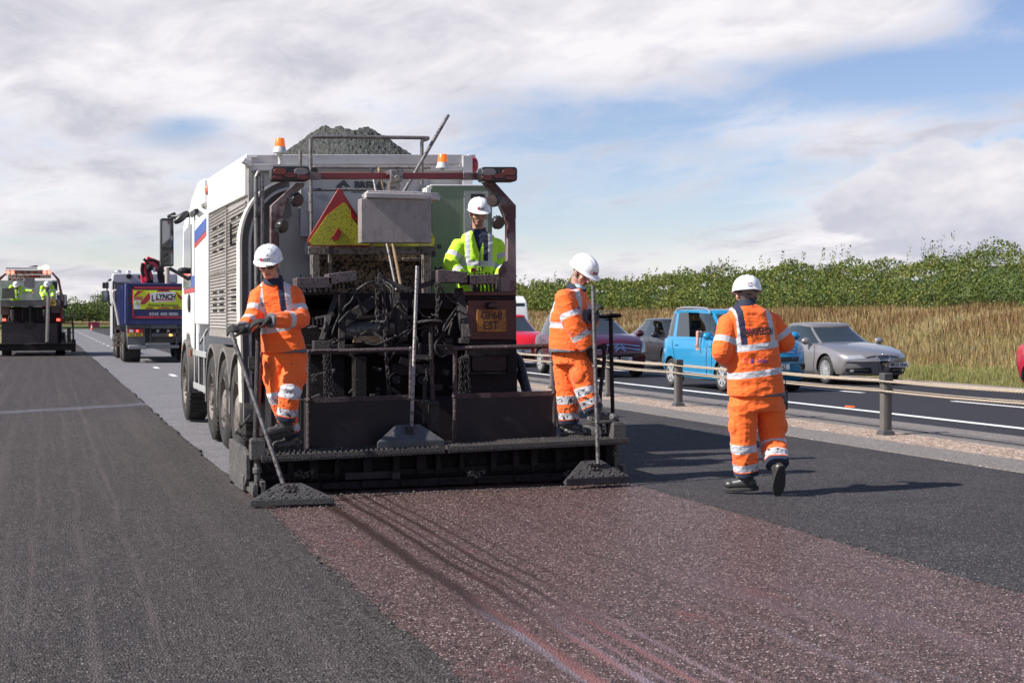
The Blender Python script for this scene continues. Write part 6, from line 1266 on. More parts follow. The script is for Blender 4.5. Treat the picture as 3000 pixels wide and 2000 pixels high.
    for s in (-1, 1):
        side_line('door_seam', [(A - .05, zbf - .04), (A + .0, zb0 + .45), (A - .08, zb0 + .08)], M_GAP, s); side_line('door_seam', [(pill[0][0] - .04, zbf - .03), (pill[0][0] - .06, zb0 + .08)], M_GAP, s); side_line('door_seam', [(A - .08, zb0 + .08), (Bx + r + .05, zb0 + .08)], M_GAP, s)
        side_line('door_seam', [(Bx + .05, zbr - .04), (Bx + .22, zb0 + .5), (Bx + r + .1, zb0 + .12)], M_GAP, s)
        for x in (pill[0][0] + .10, Bx + .30): hd = MB(); hd.ell(cast((x, s * 3, zbf - .14), (0, -s, 0), 2, .012), (.09, .02, .018), 10, 6); hd.build('door_handle', paint, None).parent = root
        m_ = MB(); p = Vector((xb - .42, s * (wbs + .17), zbf + .07)); m_.ell(p, (.075, .115, .085), 14, 10); m_.bar(p - Vector((0, s * .02, .05)), Vector((xb - .40, s * (wbs - .02), zbf - .02)), .05, .05); mo = m_.build('door_mirror', paint if not (extras and extras.get('blackmirror')) else M_TRIM, None, bevel=.005); mo.parent = root
    X = dict(front=front, side_line=side_line, cast=cast, root=root, body=body, MW=MW, h=h, w2=w2)
    if plate:
        yc, zc = pl; p = cast((4, yc, zc), (-1, 0, 0), 4 - h, .0); xx = max(p.x, cast((4, yc + .2, zc), (-1, 0, 0), 4 - h, 0).x, cast((4, yc - .2, zc), (-1, 0, 0), 4 - h, 0).x) + .012
        b = MB(); b.bx(xx - .02, xx, yc - .26, yc + .26, zc - .056, zc + .056); po = child(b, 'number_plate', M_PLATE, root, bevel=.003); V, Fc = text_mesh(plate, .105, .03, width=.86); g = MB(); g.add([(xx + .003, yc + u + .0, zc - .036 + v) for u, v in V], Fc); t = g.build('lettering', M_PLTXT, None, smooth=0); t.parent = po
    return root, X
def cars():
    P = lambda n, c, **k: mat(n, c, .28, var=.04, vs=1.5, coat=.9, **k)
    # blue tall hatchback
    pb = P('paint_blue', (.012, .27, .52), metal=.25)
    root, X = car('bright blue tall hatchback with silver roof rails and a driver resting an arm outside', (13.95, 27.80), pb, 4.08, 1.74, 1.70, 2.52, .31,
        [(2.04, .62), (2.0, .80), (1.9, .93), (1.6, 1.03), (1.1, 1.10), (.8, 1.08), (-1.9, 1.06), (-2.04, .98)], [(2.04, .34), (1.9, .22), (0, .19), (-1.9, .24), (-2.04, .40)],
        (1.36, .46, -1.84, -2.0, 1.06, 1.06, .835, .69, [(.62, .035), (-.12, .055), (-1.12, .05)]), plate='', spokes=8, extras=dict(open=(False, 1)))
    F = X['front']
    for s in (-1, 1): F('headlight', [(s * .50, .80), (s * .83, .84), (s * .80, 1.00), (s * .60, .96)], M_LAMP, .012); F('fog_lamp', [(s * .62, .42), (s * .82, .45), (s * .82, .60), (s * .64, .58)], M_CHROME, .010); F('fog_lens', [(s * .65, .45), (s * .79, .475), (s * .79, .57), (s * .67, .56)], M_TRIM, .016)
    F('grille', [(-.52, .62), (.52, .62), (.56, .72), (-.56, .72)], M_TRIM); F('air_intake', [(-.55, .32), (.55, .32), (.58, .42), (-.58, .42)], M_TRIM); F('chrome_bar', [(-.45, .80), (.45, .80), (.43, .83), (-.43, .83)], M_CHROME, .010); F('chrome_bar', [(-.5, .86), (.5, .86), (.48, .885), (-.48, .885)], M_CHROME, .010); F('sill_strip', [(.58, .34), (.84, .37), (.84, .39), (.58, .365)], M_CHROME, .012)
    b = MB(); y0 = -.05; b.bx(2.055, 2.07, -.26, .26, .465, .575); po = child(b, 'number_plate', M_PLATE, root); V, Fc = text_mesh('FHZ', .11, .03, 'CENTER', .86); g = MB(); g.add([(2.074, .10 + u, .482 + v) for u, v in V], Fc); g.build('lettering', M_PLTXT, None, smooth=0).parent = po
    for s in (-1, 1):
        rr = MB(); rr.tube(smooth_path([(.30, s * .64, 1.61), (.18, s * .64, 1.68), (.0, s * .64, 1.715), (-.9, s * .63, 1.735), (-1.35, s * .63, 1.71), (-1.5, s * .63, 1.63)], 5), .022, 8); child(rr, 'roof_rail', mat('rail_silver', (.45, .45, .47), .3, metal=.6, var=0), root)
    # maroon people carrier
    pm = P('paint_maroon', (.075, .009, .025), metal=.3)
    root, X = car('maroon people carrier with double chevron badge and black roof bars', (13.68, 35.65), pm, 4.46, 1.83, 1.62, 2.73, .33,
        [(2.23, .60), (2.2, .74), (2.05, .88), (1.7, .99), (1.35, 1.06), (-1.9, 1.06), (-2.23, 1.0)], [(2.23, .36), (2.05, .22), (0, .2), (-2.0, .25), (-2.23, .45)],
        (1.50, .40, -1.80, -2.12, 1.04, 1.04, .86, .67, [(.95, .03), (-.10, .05), (-1.15, .05)]), plate='57 AXG', pl=(.08, .47), spokes=7)
    F = X['front']
    for s in (-1, 1): F('headlight', [(s * .62, .62), (s * .86, .66), (s * .84, .92), (s * .70, .86)], M_LAMP, .012)
    for z in (.70, .79):
        for s in (-1, 1): F('chevron_bar', [(0, z + .05), (s * .60, z - .012), (s * .60, z + .018), (0, z + .085)], M_CHROME, .016, 12, 1); F('chevron_bar', [(0, z + .04), (s * .13, z - .035), (s * .14, z), (0, z + .085)], M_CHROME, .019, 4, 1)
    F('grille', [(-.55, .56), (.55, .56), (.58, .62), (-.58, .62)], M_TRIM); F('air_intake', [(-.6, .28), (.6, .28), (.62, .38), (-.62, .38)], M_TRIM)
    for s in (-1, 1): rr = MB(); rr.tube([(.3, s * .66, 1.60), (-1.3, s * .63, 1.62)], .018, 6); child(rr, 'roof_rail', M_TRIM, root)
    for x in (.1, -.8): rr = MB(); rr.bx(x - .035, x + .035, -.68, .68, 1.66, 1.69); rr.bx(x - .02, x + .02, -.64, -.60, 1.6, 1.66); rr.bx(x - .02, x + .02, .60, .64, 1.6, 1.66); child(rr, 'roof_bar', mat('bar_grey', (.25, .25, .25), .4, metal=.4), root)
    # silver grey saloon
    ps = P('paint_silver', (.26, .245, .25), metal=.35)
    root, X = car('grey metallic saloon with shield grille in the far lane beside the grass', (17.72, 30.2), ps, 4.72, 1.81, 1.40, 2.70, .325,
        [(2.36, .60), (2.30, .66), (2.0, .74), (1.5, .83), (1.0, .90), (-1.5, .96), (-2.2, .95), (-2.36, .85)], [(2.36, .36), (2.25, .22), (0, .19), (-2.2, .25), (-2.36, .42)],
        (1.05, .18, -1.05, -1.75, .90, .94, .80, .61, [(.02, .045), (-.85, .05)]), plate='MK55 HHA', pl=(.45, .46), spokes=18, bow=.30)
    F = X['front']
    for s in (-1, 1): F('headlight', [(s * .42, .60), (s * .80, .575), (s * .80, .665), (s * .48, .68)], M_LAMP, .010); F('air_intake', [(s * .20, .27), (s * .78, .29), (s * .76, .38), (s * .26, .40)], M_TRIM); F('intake_bar', [(s * .30, .33), (s * .6, .335), (s * .6, .35), (s * .30, .345)], M_CHROME, .012); F('fog_lamp', [(s * .62, .30), (s * .69, .30), (s * .69, .36), (s * .62, .36)], M_LAMP, .014); F('nostril', [(s * .17, .645), (s * .40, .61), (s * .40, .635), (s * .18, .675)], M_TRIM)
    F('shield_grille', [(-.035, .34), (.035, .34), (.145, .67), (-.145, .67)], M_TRIM, .012, 4, 8)
    for i in range(6): z = .38 + i * .047; w_ = .04 + .016 * i; F('grille_bar', [(-w_, z), (w_, z), (w_, z + .012), (-w_, z + .012)], M_CHROME, .02, 2, 1)
    for s in (-1, 1): F('shield_rim', [(s * .03, .335), (s * .05, .33), (s * .165, .675), (s * .145, .675)], M_CHROME, .022, 1, 8)
    g = MB(); g.ell((2.36, 0, .69), (.02, .045, .045), 12, 8); child(g, 'badge', M_CHROME, root)
    # dark grey hatchback
    pg = P('paint_grey', (.055, .057, .068), metal=.5)
    root, X = car('dark grey hatchback with black mirrors partly hidden behind the blue car', (17.8, 39.2), pg, 4.3, 1.80, 1.50, 2.65, .34,
        [(2.15, .62), (2.1, .74), (1.8, .86), (1.2, .96), (-1.7, 1.02), (-2.15, .95)], [(2.15, .36), (2.0, .25), (0, .2), (-2.0, .27), (-2.15, .42)],
        (1.15, .30, -1.25, -1.95, .95, 1.04, .80, .58, [(.10, .045), (-.80, .05)]), spokes=10, extras=dict(blackmirror=1, open=(False, 0)))
    for s in (-1, 1): X['front']('headlight', [(s * .5, .70), (s * .82, .74), (s * .80, .84), (s * .55, .80)], M_LAMP, .012)
    # red people carrier at the back of the queue
    pr = P('paint_red', (.62, .012, .022))
    root, X = car('bright red tall car behind the maroon one, partly hidden by the paver', (13.95, 43.6), pr, 4.2, 1.78, 1.64, 2.6, .32,
        [(2.1, .60), (2.05, .80), (1.8, .95), (1.3, 1.05), (-1.8, 1.05), (-2.1, .95)], [(2.1, .34), (1.9, .22), (0, .2), (-1.9, .25), (-2.1, .42)],
        (1.35, .35, -1.7, -1.98, 1.02, 1.02, .84, .62, [(.70, .03), (-.15, .05), (-1.1, .05)]), plate='HG', pl=(-.15, .50), spokes=8)
    F = X['front']; F('air_intake', [(-.6, .28), (.6, .28), (.6, .40), (-.6, .40)], M_TRIM); F('grille', [(-.5, .60), (.5, .60), (.5, .66), (-.5, .66)], M_TRIM)
    for s in (-1, 1): F('headlight', [(s * .5, .72), (s * .82, .76), (s * .80, .92), (s * .6, .86)], M_LAMP, .012)
    # red car leaving the frame at the right
    pr2 = P('paint_crimson', (.36, .012, .03))
    root, X = car('crimson car cut off by the right edge of the picture', (18.0, 20.62), pr2, 4.2, 1.80, 1.55, 2.6, .33,
        [(2.1, .60), (2.05, .80), (1.7, .93), (1.2, 1.0), (-1.8, 1.04), (-2.1, .98)], [(2.1, .34), (1.9, .22), (0, .2), (-1.9, .27), (-2.1, .42)],
        (1.2, .30, -1.6, -1.98, 1.0, 1.02, .84, .62, [(.10, .045), (-.85, .05)]), spokes=9)
    for s in (-1, 1): X['front']('tail_lamp', [(s * .62, .80), (s * .86, .80), (s * .84, 1.0), (s * .66, 1.0)], M_RED, .012, sgn=-1)
    X['side_line']('arch_trim', [(-1.3 + .40 * math.cos(t), .33 + .40 * math.sin(t)) for t in np.linspace(.1, PI - .1, 9)], M_TRIM, -1, .03)
    # driver of the blue car
    rt = empty('person', (13.45, 27.4, .5)); tag(rt, 'driver of the blue car hanging a bare forearm out of the window', 'person')
    b = MB(); hc = Vector((13.50, 27.72, 1.36)); HM = frame3((0, -1, 0), (0, 0, 1)); head_shape(b, hc, HM); capsule(b, hc + Vector((0, 0, -.05)), hc + Vector((0, .02, -.2)), .055, .06)
    eloft(b, [(hc + Vector((0, .02, -.20)), Vector((-.1, 0, 0)), Vector((0, -.09, 0))), (hc + Vector((0, .04, -.27)), Vector((-.19, 0, 0)), Vector((0, -.11, 0))), (hc + Vector((0, .06, -.70)), Vector((-.17, 0, 0)), Vector((0, -.12, 0)))])
    sh, el, wr = hc + Vector((-.18, .04, -.25)), Vector((13.04, 27.55, 1.20)), Vector((13.02, 27.52, .97)); capsule(b, sh, el, .05, .042); capsule(b, el, wr, .042, .028); hand(b, wr, (0, -.05, -1), (-.3, -.9, 0), 1, .35)
    for s in (-1, 1): capsule(b, hc + Vector((s * .1, 0, -.72)), hc + Vector((s * .12, -.42, -.66)), .08, .06)
    me = vox(b, .010, 3); face_attrs(me, hc, HM, 1); finish(me, 'body', skin_mat(), rt)
    b = MB(); eloft(b, [(hc + Vector((0, .02, -.19)), Vector((-.11, 0, 0)), Vector((0, -.1, 0))), (hc + Vector((0, .04, -.27)), Vector((-.205, 0, 0)), Vector((0, -.125, 0))), (hc + Vector((0, .06, -.70)), Vector((-.19, 0, 0)), Vector((0, -.14, 0)))]); capsule(b, sh, sh.lerp(el, .75), .062, .058)
    finish(vox(b, .012, 3), 'shirt', mat('shirt_pale', (.55, .56, .60), .8), rt)
cars()
def caravan():
    root = empty('caravan', (17.85, 58.5, 0)); tag(root, 'white caravan with dark front window behind the bright red car', 'caravan', None)
    b = MB(); b.prism([(-2.4, .5), (-2.4, 1.5), (-2.1, 2.2), (-1.7, 2.42), (2.2, 2.45), (2.4, 2.3), (2.4, .5)], 'x', -1.08, 1.08); child(b, 'body', mat('caravan_white', (.74, .74, .73), .35), root, bevel=.08, seg=3)
    w = MB(); w.prism([(-2.42, 1.42), (-2.36, 1.55), (-2.14, 2.12), (-2.10, 2.10), (-2.37, 1.42)], 'x', -.95, .95); child(w, 'front_window', M_GLASSD, root); l = MB(); l.bx(-1.0, 1.0, -2.45, -2.38, .6, .95); child(l, 'lower_panel', M_TRIM, root); 
    r_ = MB(); r_.lathe((.5, -1.1, 2.44), [(0, 0), (.25, 0), (.22, .10), (0, .14)], (0, 0, 1), 16); child(r_, 'roof_vent', mat('caravan_white', (.74, .74, .73), .35), root)
    for s in (-1, 1): t = MB(); t.lathe((s * 1.0, 0, .32), [(.0, .01), (.2, .01), (.3, .0), (.32, -.03), (.32, -.18), (.0, -.18)], (s, 0, 0), 20); child(t, 'wheel', M_TYRE, root)
caravan()
# ------------------------------------------------------------------ wire rope barrier
def barrier():
    root = empty('rope_barrier', (10.22, 16, 0)); tag(root, 'low grey posts carrying two pairs of pale twisted ropes along the central reserve', 'rope barrier')
    mp_ = mat('post_grey', (.105, .095, .088), .8, var=.15, vs=8, spots=((.12, .11, .10), 20, .62, .1), bump=.3); mc = mat('post_cap', (.055, .055, .058), .7); mr = mat('rope_cream', (.44, .365, .285), .7, var=.15, vs=20)
    y = 16.0; first = None; parts = []
    xr = 10.22
    for k in range(-1, 44):
        yy = 16.0 + 3.18 * k
        if first is None:
            p = MB(); p.prism([(-.06, -.045), (-.06, .045), (-.045, .055), (.045, .055), (.06, .045), (.06, -.045), (.045, -.055), (-.045, -.055)], 'z', 0, .66)
            c = MB(); c.bx(-.068, .068, -.062, .062, .655, .80); f = MB(); f.lathe((0, 0, 0), [(.13, 0), (.11, .05), (.075, .075)], (0, 0, 1), 4)
            po = child(p, 'post', mp_, root); po.location = (0, yy - 16, 0); cp = child(c, 'cap', mc, po, bevel=.015); fo = child(f, 'foot', mc, po, smooth=20); first = po
        else:
            po = first.copy(); COL.objects.link(po); po.parent = root; po.location = (0, yy - 16, 0)
            for ch in first.children: q = ch.copy(); COL.objects.link(q); q.parent = po
    for side in (-1, 1):
        for z in (.70, .575):
            g = MB(); off = .078 * side; sag = lambda y: -.012 * math.sin(PI * (((y - 16) / 3.18) % 1))
            zz = z + (.004 if side > 0 else -.004)
            ys = np.arange(12.2, 34, .03)
            for st in range(3):
                g.tube([(off + .0095 * math.cos(y * 34 + st * 2.094), y - 16, zz + sag(y) + .008 * math.sin(y * 34 + st * 2.094)) for y in ys], .0060, 5)
            g.tube([(off, y - 16, zz + sag(y)) for y in np.arange(33.9, 150, 1.06)], .016, 5); child(g, 'rope', mr, root, smooth=80)
barrier()
st = MB(); p = Vector((12.84, 21.19, 0)); st.prism([(-.10, .004), (-.07, .028), (.07, .028), (.10, .004)], 'x', -.05, .05); o = child(st, 'road_stud', mat('stud_orange', (.85, .13, .03), .5), None, bevel=.004); o.location = p; tag(o, 'small orange road stud beside the white edge line', 'road stud')
# ------------------------------------------------------------------ far vehicles
def Z(x, y, Y): return Q(x / 3.92, 720 + y / 3.92, Y)
def zrect(mb, x0, y0, x1, y1, Y, th=.06): a = Z(x0, y0, Y); b = Z(x1, y1, Y); return mb.bx(a.x, b.x, Y, Y + th, b.z, a.z)
def zpoly(mb, pts, Y, th=.05): return mb.prism([(Z(x, y, Y).x, Z(x, y, Y).z) for x, y in pts], 'y', Y, Y + th)
def tipper():
    Y = 50.3; root = empty('tipper_lorry', (3.65, 54, 0)); tag(root, 'blue tipper lorry with yellow and red chevron tailboard and a red crane', 'tipper lorry'); B = lambda mb, n, m, **k: mb.build(n, m, root, **k)
    mbz = mat('tipper_blue', (.035, .045, .16), .45, var=.2, vs=2, spots=((.16, .15, .17), 3, .6, .2)); my = mat('chevron_yellow', (.72, .80, .03), .5, var=.05); mr = mat('chevron_red', (.42, .03, .045), .5, var=.05); mg = mat('tipper_grey', (.11, .11, .115), .6, var=.2)
    x0 = Z(1440, 430, Y).x; x1 = Z(2300, 430, Y).x; c = MB(); zb = Z(1440, 905, Y).z; zt = Z(1440, 432, Y).z
    c.bx(x0, x1, Y, 55.6, zb, zt); B(c, 'tipper_body', mbz, bevel=.03); c = MB(); zrect(c, 1440, 428, 1478, 905, Y - .08, .1); zrect(c, 1440, 428, 2300, 452, Y - .07, .1); zrect(c, 1440, 850, 2300, 905, Y - .05, .1); B(c, 'body_frame', mbz, bevel=.015)
    for i in range(5): c = MB(); yy = 51 + i * 1.0; c.bx(x0 - .06, x0, yy, yy + .12, zb, zt); B(c, 'side_rib', mbz)
    c = MB(); zrect(c, 1518, 470, 2240, 496, Y - .09, .03); zrect(c, 1518, 470, 1538, 832, Y - .09, .03); zrect(c, 1530, 808, 2240, 832, Y - .09, .03); B(c, 'red_border', mat('border_red', (.55, .03, .05), .5))
    c = MB(); zrect(c, 1530, 508, 2200, 728, Y - .10, .05); bd = B(c, 'chevron_board', my)
    for pts in ([(1535, 575), (1580, 515), (1650, 515), (1540, 590)], [(1600, 670), (1710, 535), (1740, 600), (1660, 672)], [(1795, 527), (1815, 510), (1935, 510), (1960, 527)], [(2020, 540), (2055, 600), (2140, 655), (2095, 590), (2020, 530)], [(2105, 510), (2140, 510), (2200, 560), (2200, 600)], [(1670, 722), (1690, 708), (1770, 708), (1750, 722)], [(1800, 722), (1850, 706), (1930, 706), (1970, 722)], [(1990, 722), (1985, 702), (2060, 702), (2075, 716)]):
        q = MB(); zpoly(q, pts, Y - .115, .016); q.build('chevron', mr, bd)
    q = MB(); zpoly(q, [(1728, 540), (1990, 526), (2020, 532), (2018, 630), (1990, 640), (1750, 650), (1725, 645)], Y - .125, .012); q.build('name_panel', M_PLATE, bd)
    rx = (1, 0, 0); up = (0, 0, 1); yv = Y - .14; k = 1 / 3.92
    P = lambda x, y: Z(x, y, yv)
    text_flat('lettering', 'L', .27, P(1757, 633), rx, up, logo_b, bd, .05, .7); text_flat('lettering', 'LYNCH', .245, P(1902, 612), rx, (.12, 0, 1), logo_b, bd, .05, .80); q = MB(); zrect(q, 1780, 618, 2002, 630, yv, .01); q.build('underline', mr, bd)
    text_flat('lettering', 'Highway Maintenance', .112, P(1875, 694), rx, up, logo_b, bd, .02, 1.02); q = MB(); zrect(q, 1540, 625, 1612, 725, yv, .01); q.build('notice', M_PLATE, bd); q = MB(); zpoly(q, [(1552, 675), (1576, 632), (1600, 675)], yv - .01, .008); q.build('notice_triangle', MATS['logo_black'], bd); q = MB(); zpoly(q, [(1560, 671), (1576, 642), (1592, 671)], yv - .018, .006); q.build('notice_triangle', my, bd)
    q = MB(); zrect(q, 1540, 582, 1638, 622, yv, .01); q.build('notice', mat('notice_brown', (.45, .15, .08), .6), bd)
    text_flat('lettering', '0345 400 0000', .145, Z(1880, 800, Y - .02), rx, up, M_PLATE, root, .03, 1.1)
    c = MB(); zrect(c, 1455, 905, 2240, 945, Y + .1, .3); zrect(c, 1460, 945, 1668, 1170, Y + .15, .5); zrect(c, 1735, 890, 2040, 950, Y + .0, .2); zrect(c, 1740, 1000, 2040, 1045, Y + .2, .2); zrect(c, 1720, 920, 1735, 1120, Y + .2, .2); zrect(c, 2020, 920, 2040, 1150, Y + .2, .2); c.bx(x0 + .3, x1 - .3, Y + .5, 58, .65, zb); B(c, 'chassis', mg, bevel=.01)
    for x in (1813, 1933): c = MB(); p = Z(x, 975, Y + .1); c.cyl(p, p + Vector((0, .2, 0)), .05, n=14); B(c, 'coupling', mat('pale_grey', (.4, .4, .4), .5))
    c = MB(); zrect(c, 1462, 955, 1642, 998, Y + .05, .1); o = B(c, 'tail_lamp', mat('tail_red', (.45, .015, .03), .3)); q = MB(); zrect(q, 1485, 962, 1530, 992, Y + .035, .015); q.build('lens', M_PLATE, o); q = MB(); zrect(q, 1565, 968, 1590, 986, Y + .03, .015); q.build('lens', mat('lit_red', (1, .05, .05), .4, emit=((1, .08, .05), 2.5)), o)
    q = MB(); zpoly(q, [(1945, 1012), (1978, 1016), (1978, 1034), (1945, 1034)], Y + .15, .05); B(q, 'indicator', mat('lit_amber', (1, .35, .05), .4, emit=((1, .35, .08), 3)))
    c = MB(); zrect(c, 1463, 1002, 1642, 1038, Y + .03, .03); o = B(c, 'number_plate', mat('plate_yellow', (.75, .52, .04), .4, var=.05)); text_flat('lettering', 'LK66 BXX', .095, Z(1553, 1032, Y + .02), rx, up, M_PLTXT, o, .03, .95)
    c = MB(); zrect(c, 1472, 1140, 1690, 1186, Y + .05, .12); zrect(c, 1690, 1138, 2060, 1176, Y + .2, .1); B(c, 'bumper_bar', mat('bumper_grey', (.25, .25, .25), .5, metal=.3), bevel=.03)
    for yy in (51.2, 52.6, 56.4, 58.3):
        for s, xx in ((-1, Z(1415, 1300, 51.2).x - .02), (1, Z(1415, 1300, 51.2).x + 2.5)): t = MB(); r_ = MB(); nn = MB(); wheel_mb((xx, yy, .52), .52, .58 if yy < 54 else .32, s, t, r_, nut=nn, front=yy > 54); o = B(t, 'wheel', M_RUBBER); r_.build('rim', MATS['rim_dirty'], o); nn.build('wheel_nut', MATS['nut_marker'], o)
    xl = x0 - .02; c = MB(); c.prism([(56.5, .9), (56.5, 2.9), (56.8, 3.18), (58.2, 3.18), (58.8, 2.6), (59.0, .7), (58.0, .6)], 'x', x0 - .16, x1 - .25); B(c, 'cab', mat('cab_white', (.45, .46, .50), .35), bevel=.08)
    c = MB(); zpoly(c, [(1290, 320), (1340, 312), (2010, 316), (2040, 340), (2040, 430), (1290, 430)], 56.2, .3); B(c, 'cab_rear', MATS['cab_white'], bevel=.05); c = MB(); c.bx(x0 - .17, x0 - .12, 56.0, 56.5, .9, 2.9); B(c, 'cab_edge', M_DARK)
    c = MB(); zrect(c, 1172, 515, 1256, 640, 57.5, .15); zrect(c, 1176, 420, 1215, 490, 57.5, .12); zrect(c, 1208, 418, 1250, 490, 57.4, .12); c.bar(Z(1240, 400, 57.5), Z(1300, 380, 57.5), .08, .08); c.bar(Z(1230, 410, 57.5), Z(1230, 520, 57.5), .05, .05); c.bar(Z(1250, 640, 57.5), Z(1280, 690, 57.5), .06, .06); o = B(c, 'mirror', M_DARK, bevel=.03); q = MB(); zrect(q, 1186, 525, 1250, 630, 57.48, .01); q.build('mirror_glass', M_MIR, o)
    c = MB(); c.tube(smooth_path([Z(1335, 510, 50.2), Z(1300, 525, 50.2), Z(1300, 600, 50.2), Z(1330, 720, 50.2), Z(1365, 910, 50.2)], 4), .04, 8); B(c, 'grab_tube', mat('pale_tube', (.5, .47, .43), .5)); c = MB()
    for y_ in (930, 1000, 1070, 1130): zrect(c, 1325, y_, 1385, y_ + 22, 50.6, .08)
    zrect(c, 1322, 930, 1332, 1150, 50.6, .05); zrect(c, 1376, 930, 1386, 1150, 50.6, .05); B(c, 'side_ladder', mat('rusty_ladder', (.22, .15, .11), .7))
    # crane folded on the load bed
    cr = mat('crane_red', (.55, .03, .07), .4, var=.1); c = MB(); c.bar(Z(1665, 180, 55), Z(1880, 260, 55), .35, .42); c.bar(Z(1660, 190, 55), Z(1720, 400, 55), .3, .25); c.bar(Z(1640, 330, 55.2), Z(1670, 500, 55.2), .2, .2); o = B(c, 'crane_boom', cr, bevel=.03)
    c = MB(); zrect(c, 1758, 245, 1782, 305, 54.78, .02); c.build('crane_label', M_PLATE, o); c = MB(); c.tube(smooth_path([Z(1650, 150, 54.8), Z(1690, 200, 54.8), Z(1700, 300, 54.8), Z(1720, 400, 54.8)], 4), .05, 6); c.tube(smooth_path([Z(1700, 160, 54.8), Z(1780, 170, 54.8), Z(1840, 230, 54.8), Z(1880, 300, 54.8)], 4), .05, 6); c.tube(smooth_path([Z(1640, 200, 54.8), Z(1630, 280, 54.8), Z(1650, 360, 54.8)], 4), .06, 6); c.build('crane_hose', M_TAR, o)
    c = MB(); zrect(c, 1810, 245, 1880, 350, 54.7, .3); c.bar(Z(1845, 340, 54.8), Z(1860, 430, 54.8), .25, .2); c.ell(Z(1720, 250, 54.7), (.13, .1, .13), 12, 8); zrect(c, 1680, 370, 1760, 440, 54.9, .3); c.build('grab_rotator', M_TAR, o, bevel=.02)
    c = MB(); c.cyl(Z(1922, 440, 54.6), Z(1922, 250, 54.6), .09, n=12); B(c, 'exhaust_stack', mat('stack_tan', (.45, .38, .30), .5, metal=.3)); c = MB(); c.cyl(Z(1475, 312, 56.4), Z(1475, 285, 56.4), .10, .08, 12); B(c, 'beacon', M_ALLOY); c = MB(); p = Z(1355, 300, 56.6); c.ell(p, (.14, .14, .09), 10, 6); B(c, 'beacon', M_ALLOY)
    c = MB(); p = Z(1482, 350, 56.15); c.cyl(p, p + Vector((0, .05, 0)), .10, n=14); zrect(c, 1588, 340, 1680, 372, 56.15, .05); B(c, 'cab_lamp', M_GAP)
tipper()
def far_paver():
    Y = 60.5; root = empty('paving_machine', (-.4, 63, 0)); tag(root, 'distant paving machine with a row of red and amber lights above two workers', 'paving machine'); B = lambda mb, n, m, **k: mb.build(n, m, root, **k)
    mt = MATS['tarry_steel']; mp_ = M_PANEL; ar = mat('far_arch_red', (.16, .03, .04), .5)
    c = MB(); zrect(c, -90, 1125, 850, 1200, Y - .5, 1.3); zrect(c, 350, 1115, 860, 1135, Y - .6, .3); zrect(c, -90, 1120, 270, 1135, Y - .6, .3); B(c, 'screed', mt, bevel=.02); c = MB(); zrect(c, 15, 890, 665, 1120, Y, .05); B(c, 'panel', mat('far_panel', (.035, .022, .027), .45, var=.4, vs=2, spots=((.10, .03, .03), 3, .6, .1)))
    c = MB(); c.cyl(Z(-60, 882, Y), Z(840, 880, Y), .03, n=8); c.cyl(Z(838, 880, Y), Z(845, 1080, Y), .03, n=8); c.cyl(Z(665, 990, Y), Z(840, 995, Y), .02, n=8); c.cyl(Z(665, 890, Y), Z(665, 1110, Y), .03, n=8); B(c, 'guard_rail', mt)
    c = MB(); c.cyl(Z(830, 815, Y - .3), Z(838, 1080, Y - .3), .025, n=8); c.lathe(Z(828, 812, Y - .3), [(.42, -.01), (.43, 0), (.4, .02), (.02, .03)], (0, 0, 1), 16); B(c, 'hand_wheel', mt); c = MB(); zrect(c, 770, 940, 815, 1110, Y - .2, .2); zrect(c, 820, 1075, 870, 1215, Y - .4, .4); zrect(c, 700, 1080, 760, 1130, Y - .2, .3); B(c, 'side_gear', mt)
    c = MB(); c.bx(Z(20, 600, Y).x, Z(700, 600, Y).x, Y + .3, Y + 6, .35, Z(0, 700, Y).z); B(c, 'rear_frame', mt); c = MB(); zpoly(c, [(0, 625), (400, 622), (690, 610), (695, 680), (400, 694), (0, 700)], Y - .1, .5); B(c, 'control_desk', mat('desk_grey', (.13, .115, .105), .6, var=.3, vs=3, spots=((.05, .04, .04), 8, .6, .1)))
    c = MB(); zrect(c, 590, 690, 690, 770, Y + .1, .2); zrect(c, 8, 700, 110, 790, Y + .1, .2); B(c, 'side_box', mat('box_brown', (.09, .06, .05), .6)); c = MB(); zpoly(c, [(255, 720), (345, 690), (440, 710), (345, 702)], Y - .2, .05); zrect(c, 335, 690, 355, 930, Y - .2, .1); zrect(c, 255, 720, 262, 850, Y - .2, .05); zrect(c, 432, 715, 440, 850, Y - .2, .05); zrect(c, 290, 870, 385, 940, Y - .25, .1); B(c, 'lifting_yoke', mt)
    for x, y_ in ((140, 730), (515, 730)): c = MB(); c.tube([Z(x, y_, Y - .1), Z(x + 6, y_ + 130, Y - .1)], .08, 6); B(c, 'hanging_chains', M_TAR2)
    c = MB(); c.tube([Z(555, 570, Y - .4), Z(540, 1105, Y - .6)], .07, 8); B(c, 'long_handle', M_PIPE)
    c = MB(); zpoly(c, [(585, 305), (610, 305), (685, 385), (720, 560), (725, 880), (700, 880), (690, 560), (660, 400)], Y + .2, .15); zpoly(c, [(65, 310), (90, 312), (0, 400), (-60, 400)], Y + .2, .15); B(c, 'arch_post', ar)
    c = MB(); zrect(c, 65, 278, 588, 328, Y + .15, .12); lb = B(c, 'light_bar', mat('bar_dark', (.07, .06, .06), .5))
    for i, x in enumerate((90, 143, 215, 293, 371, 449, 513, 566)):
        lit = i in (0, 1, 6, 7); c = MB(); p = Z(x, 304, Y + .12); c.cyl(p, p + Vector((0, .04, 0)), .075 if lit else .072, n=14); c.build('lamp', mat('lit_red_lamp', (1, .06, .05), .4, emit=((1, .10, .07), 4)) if lit else mat('amber_dull', (.28, .08, .02), .4), lb)
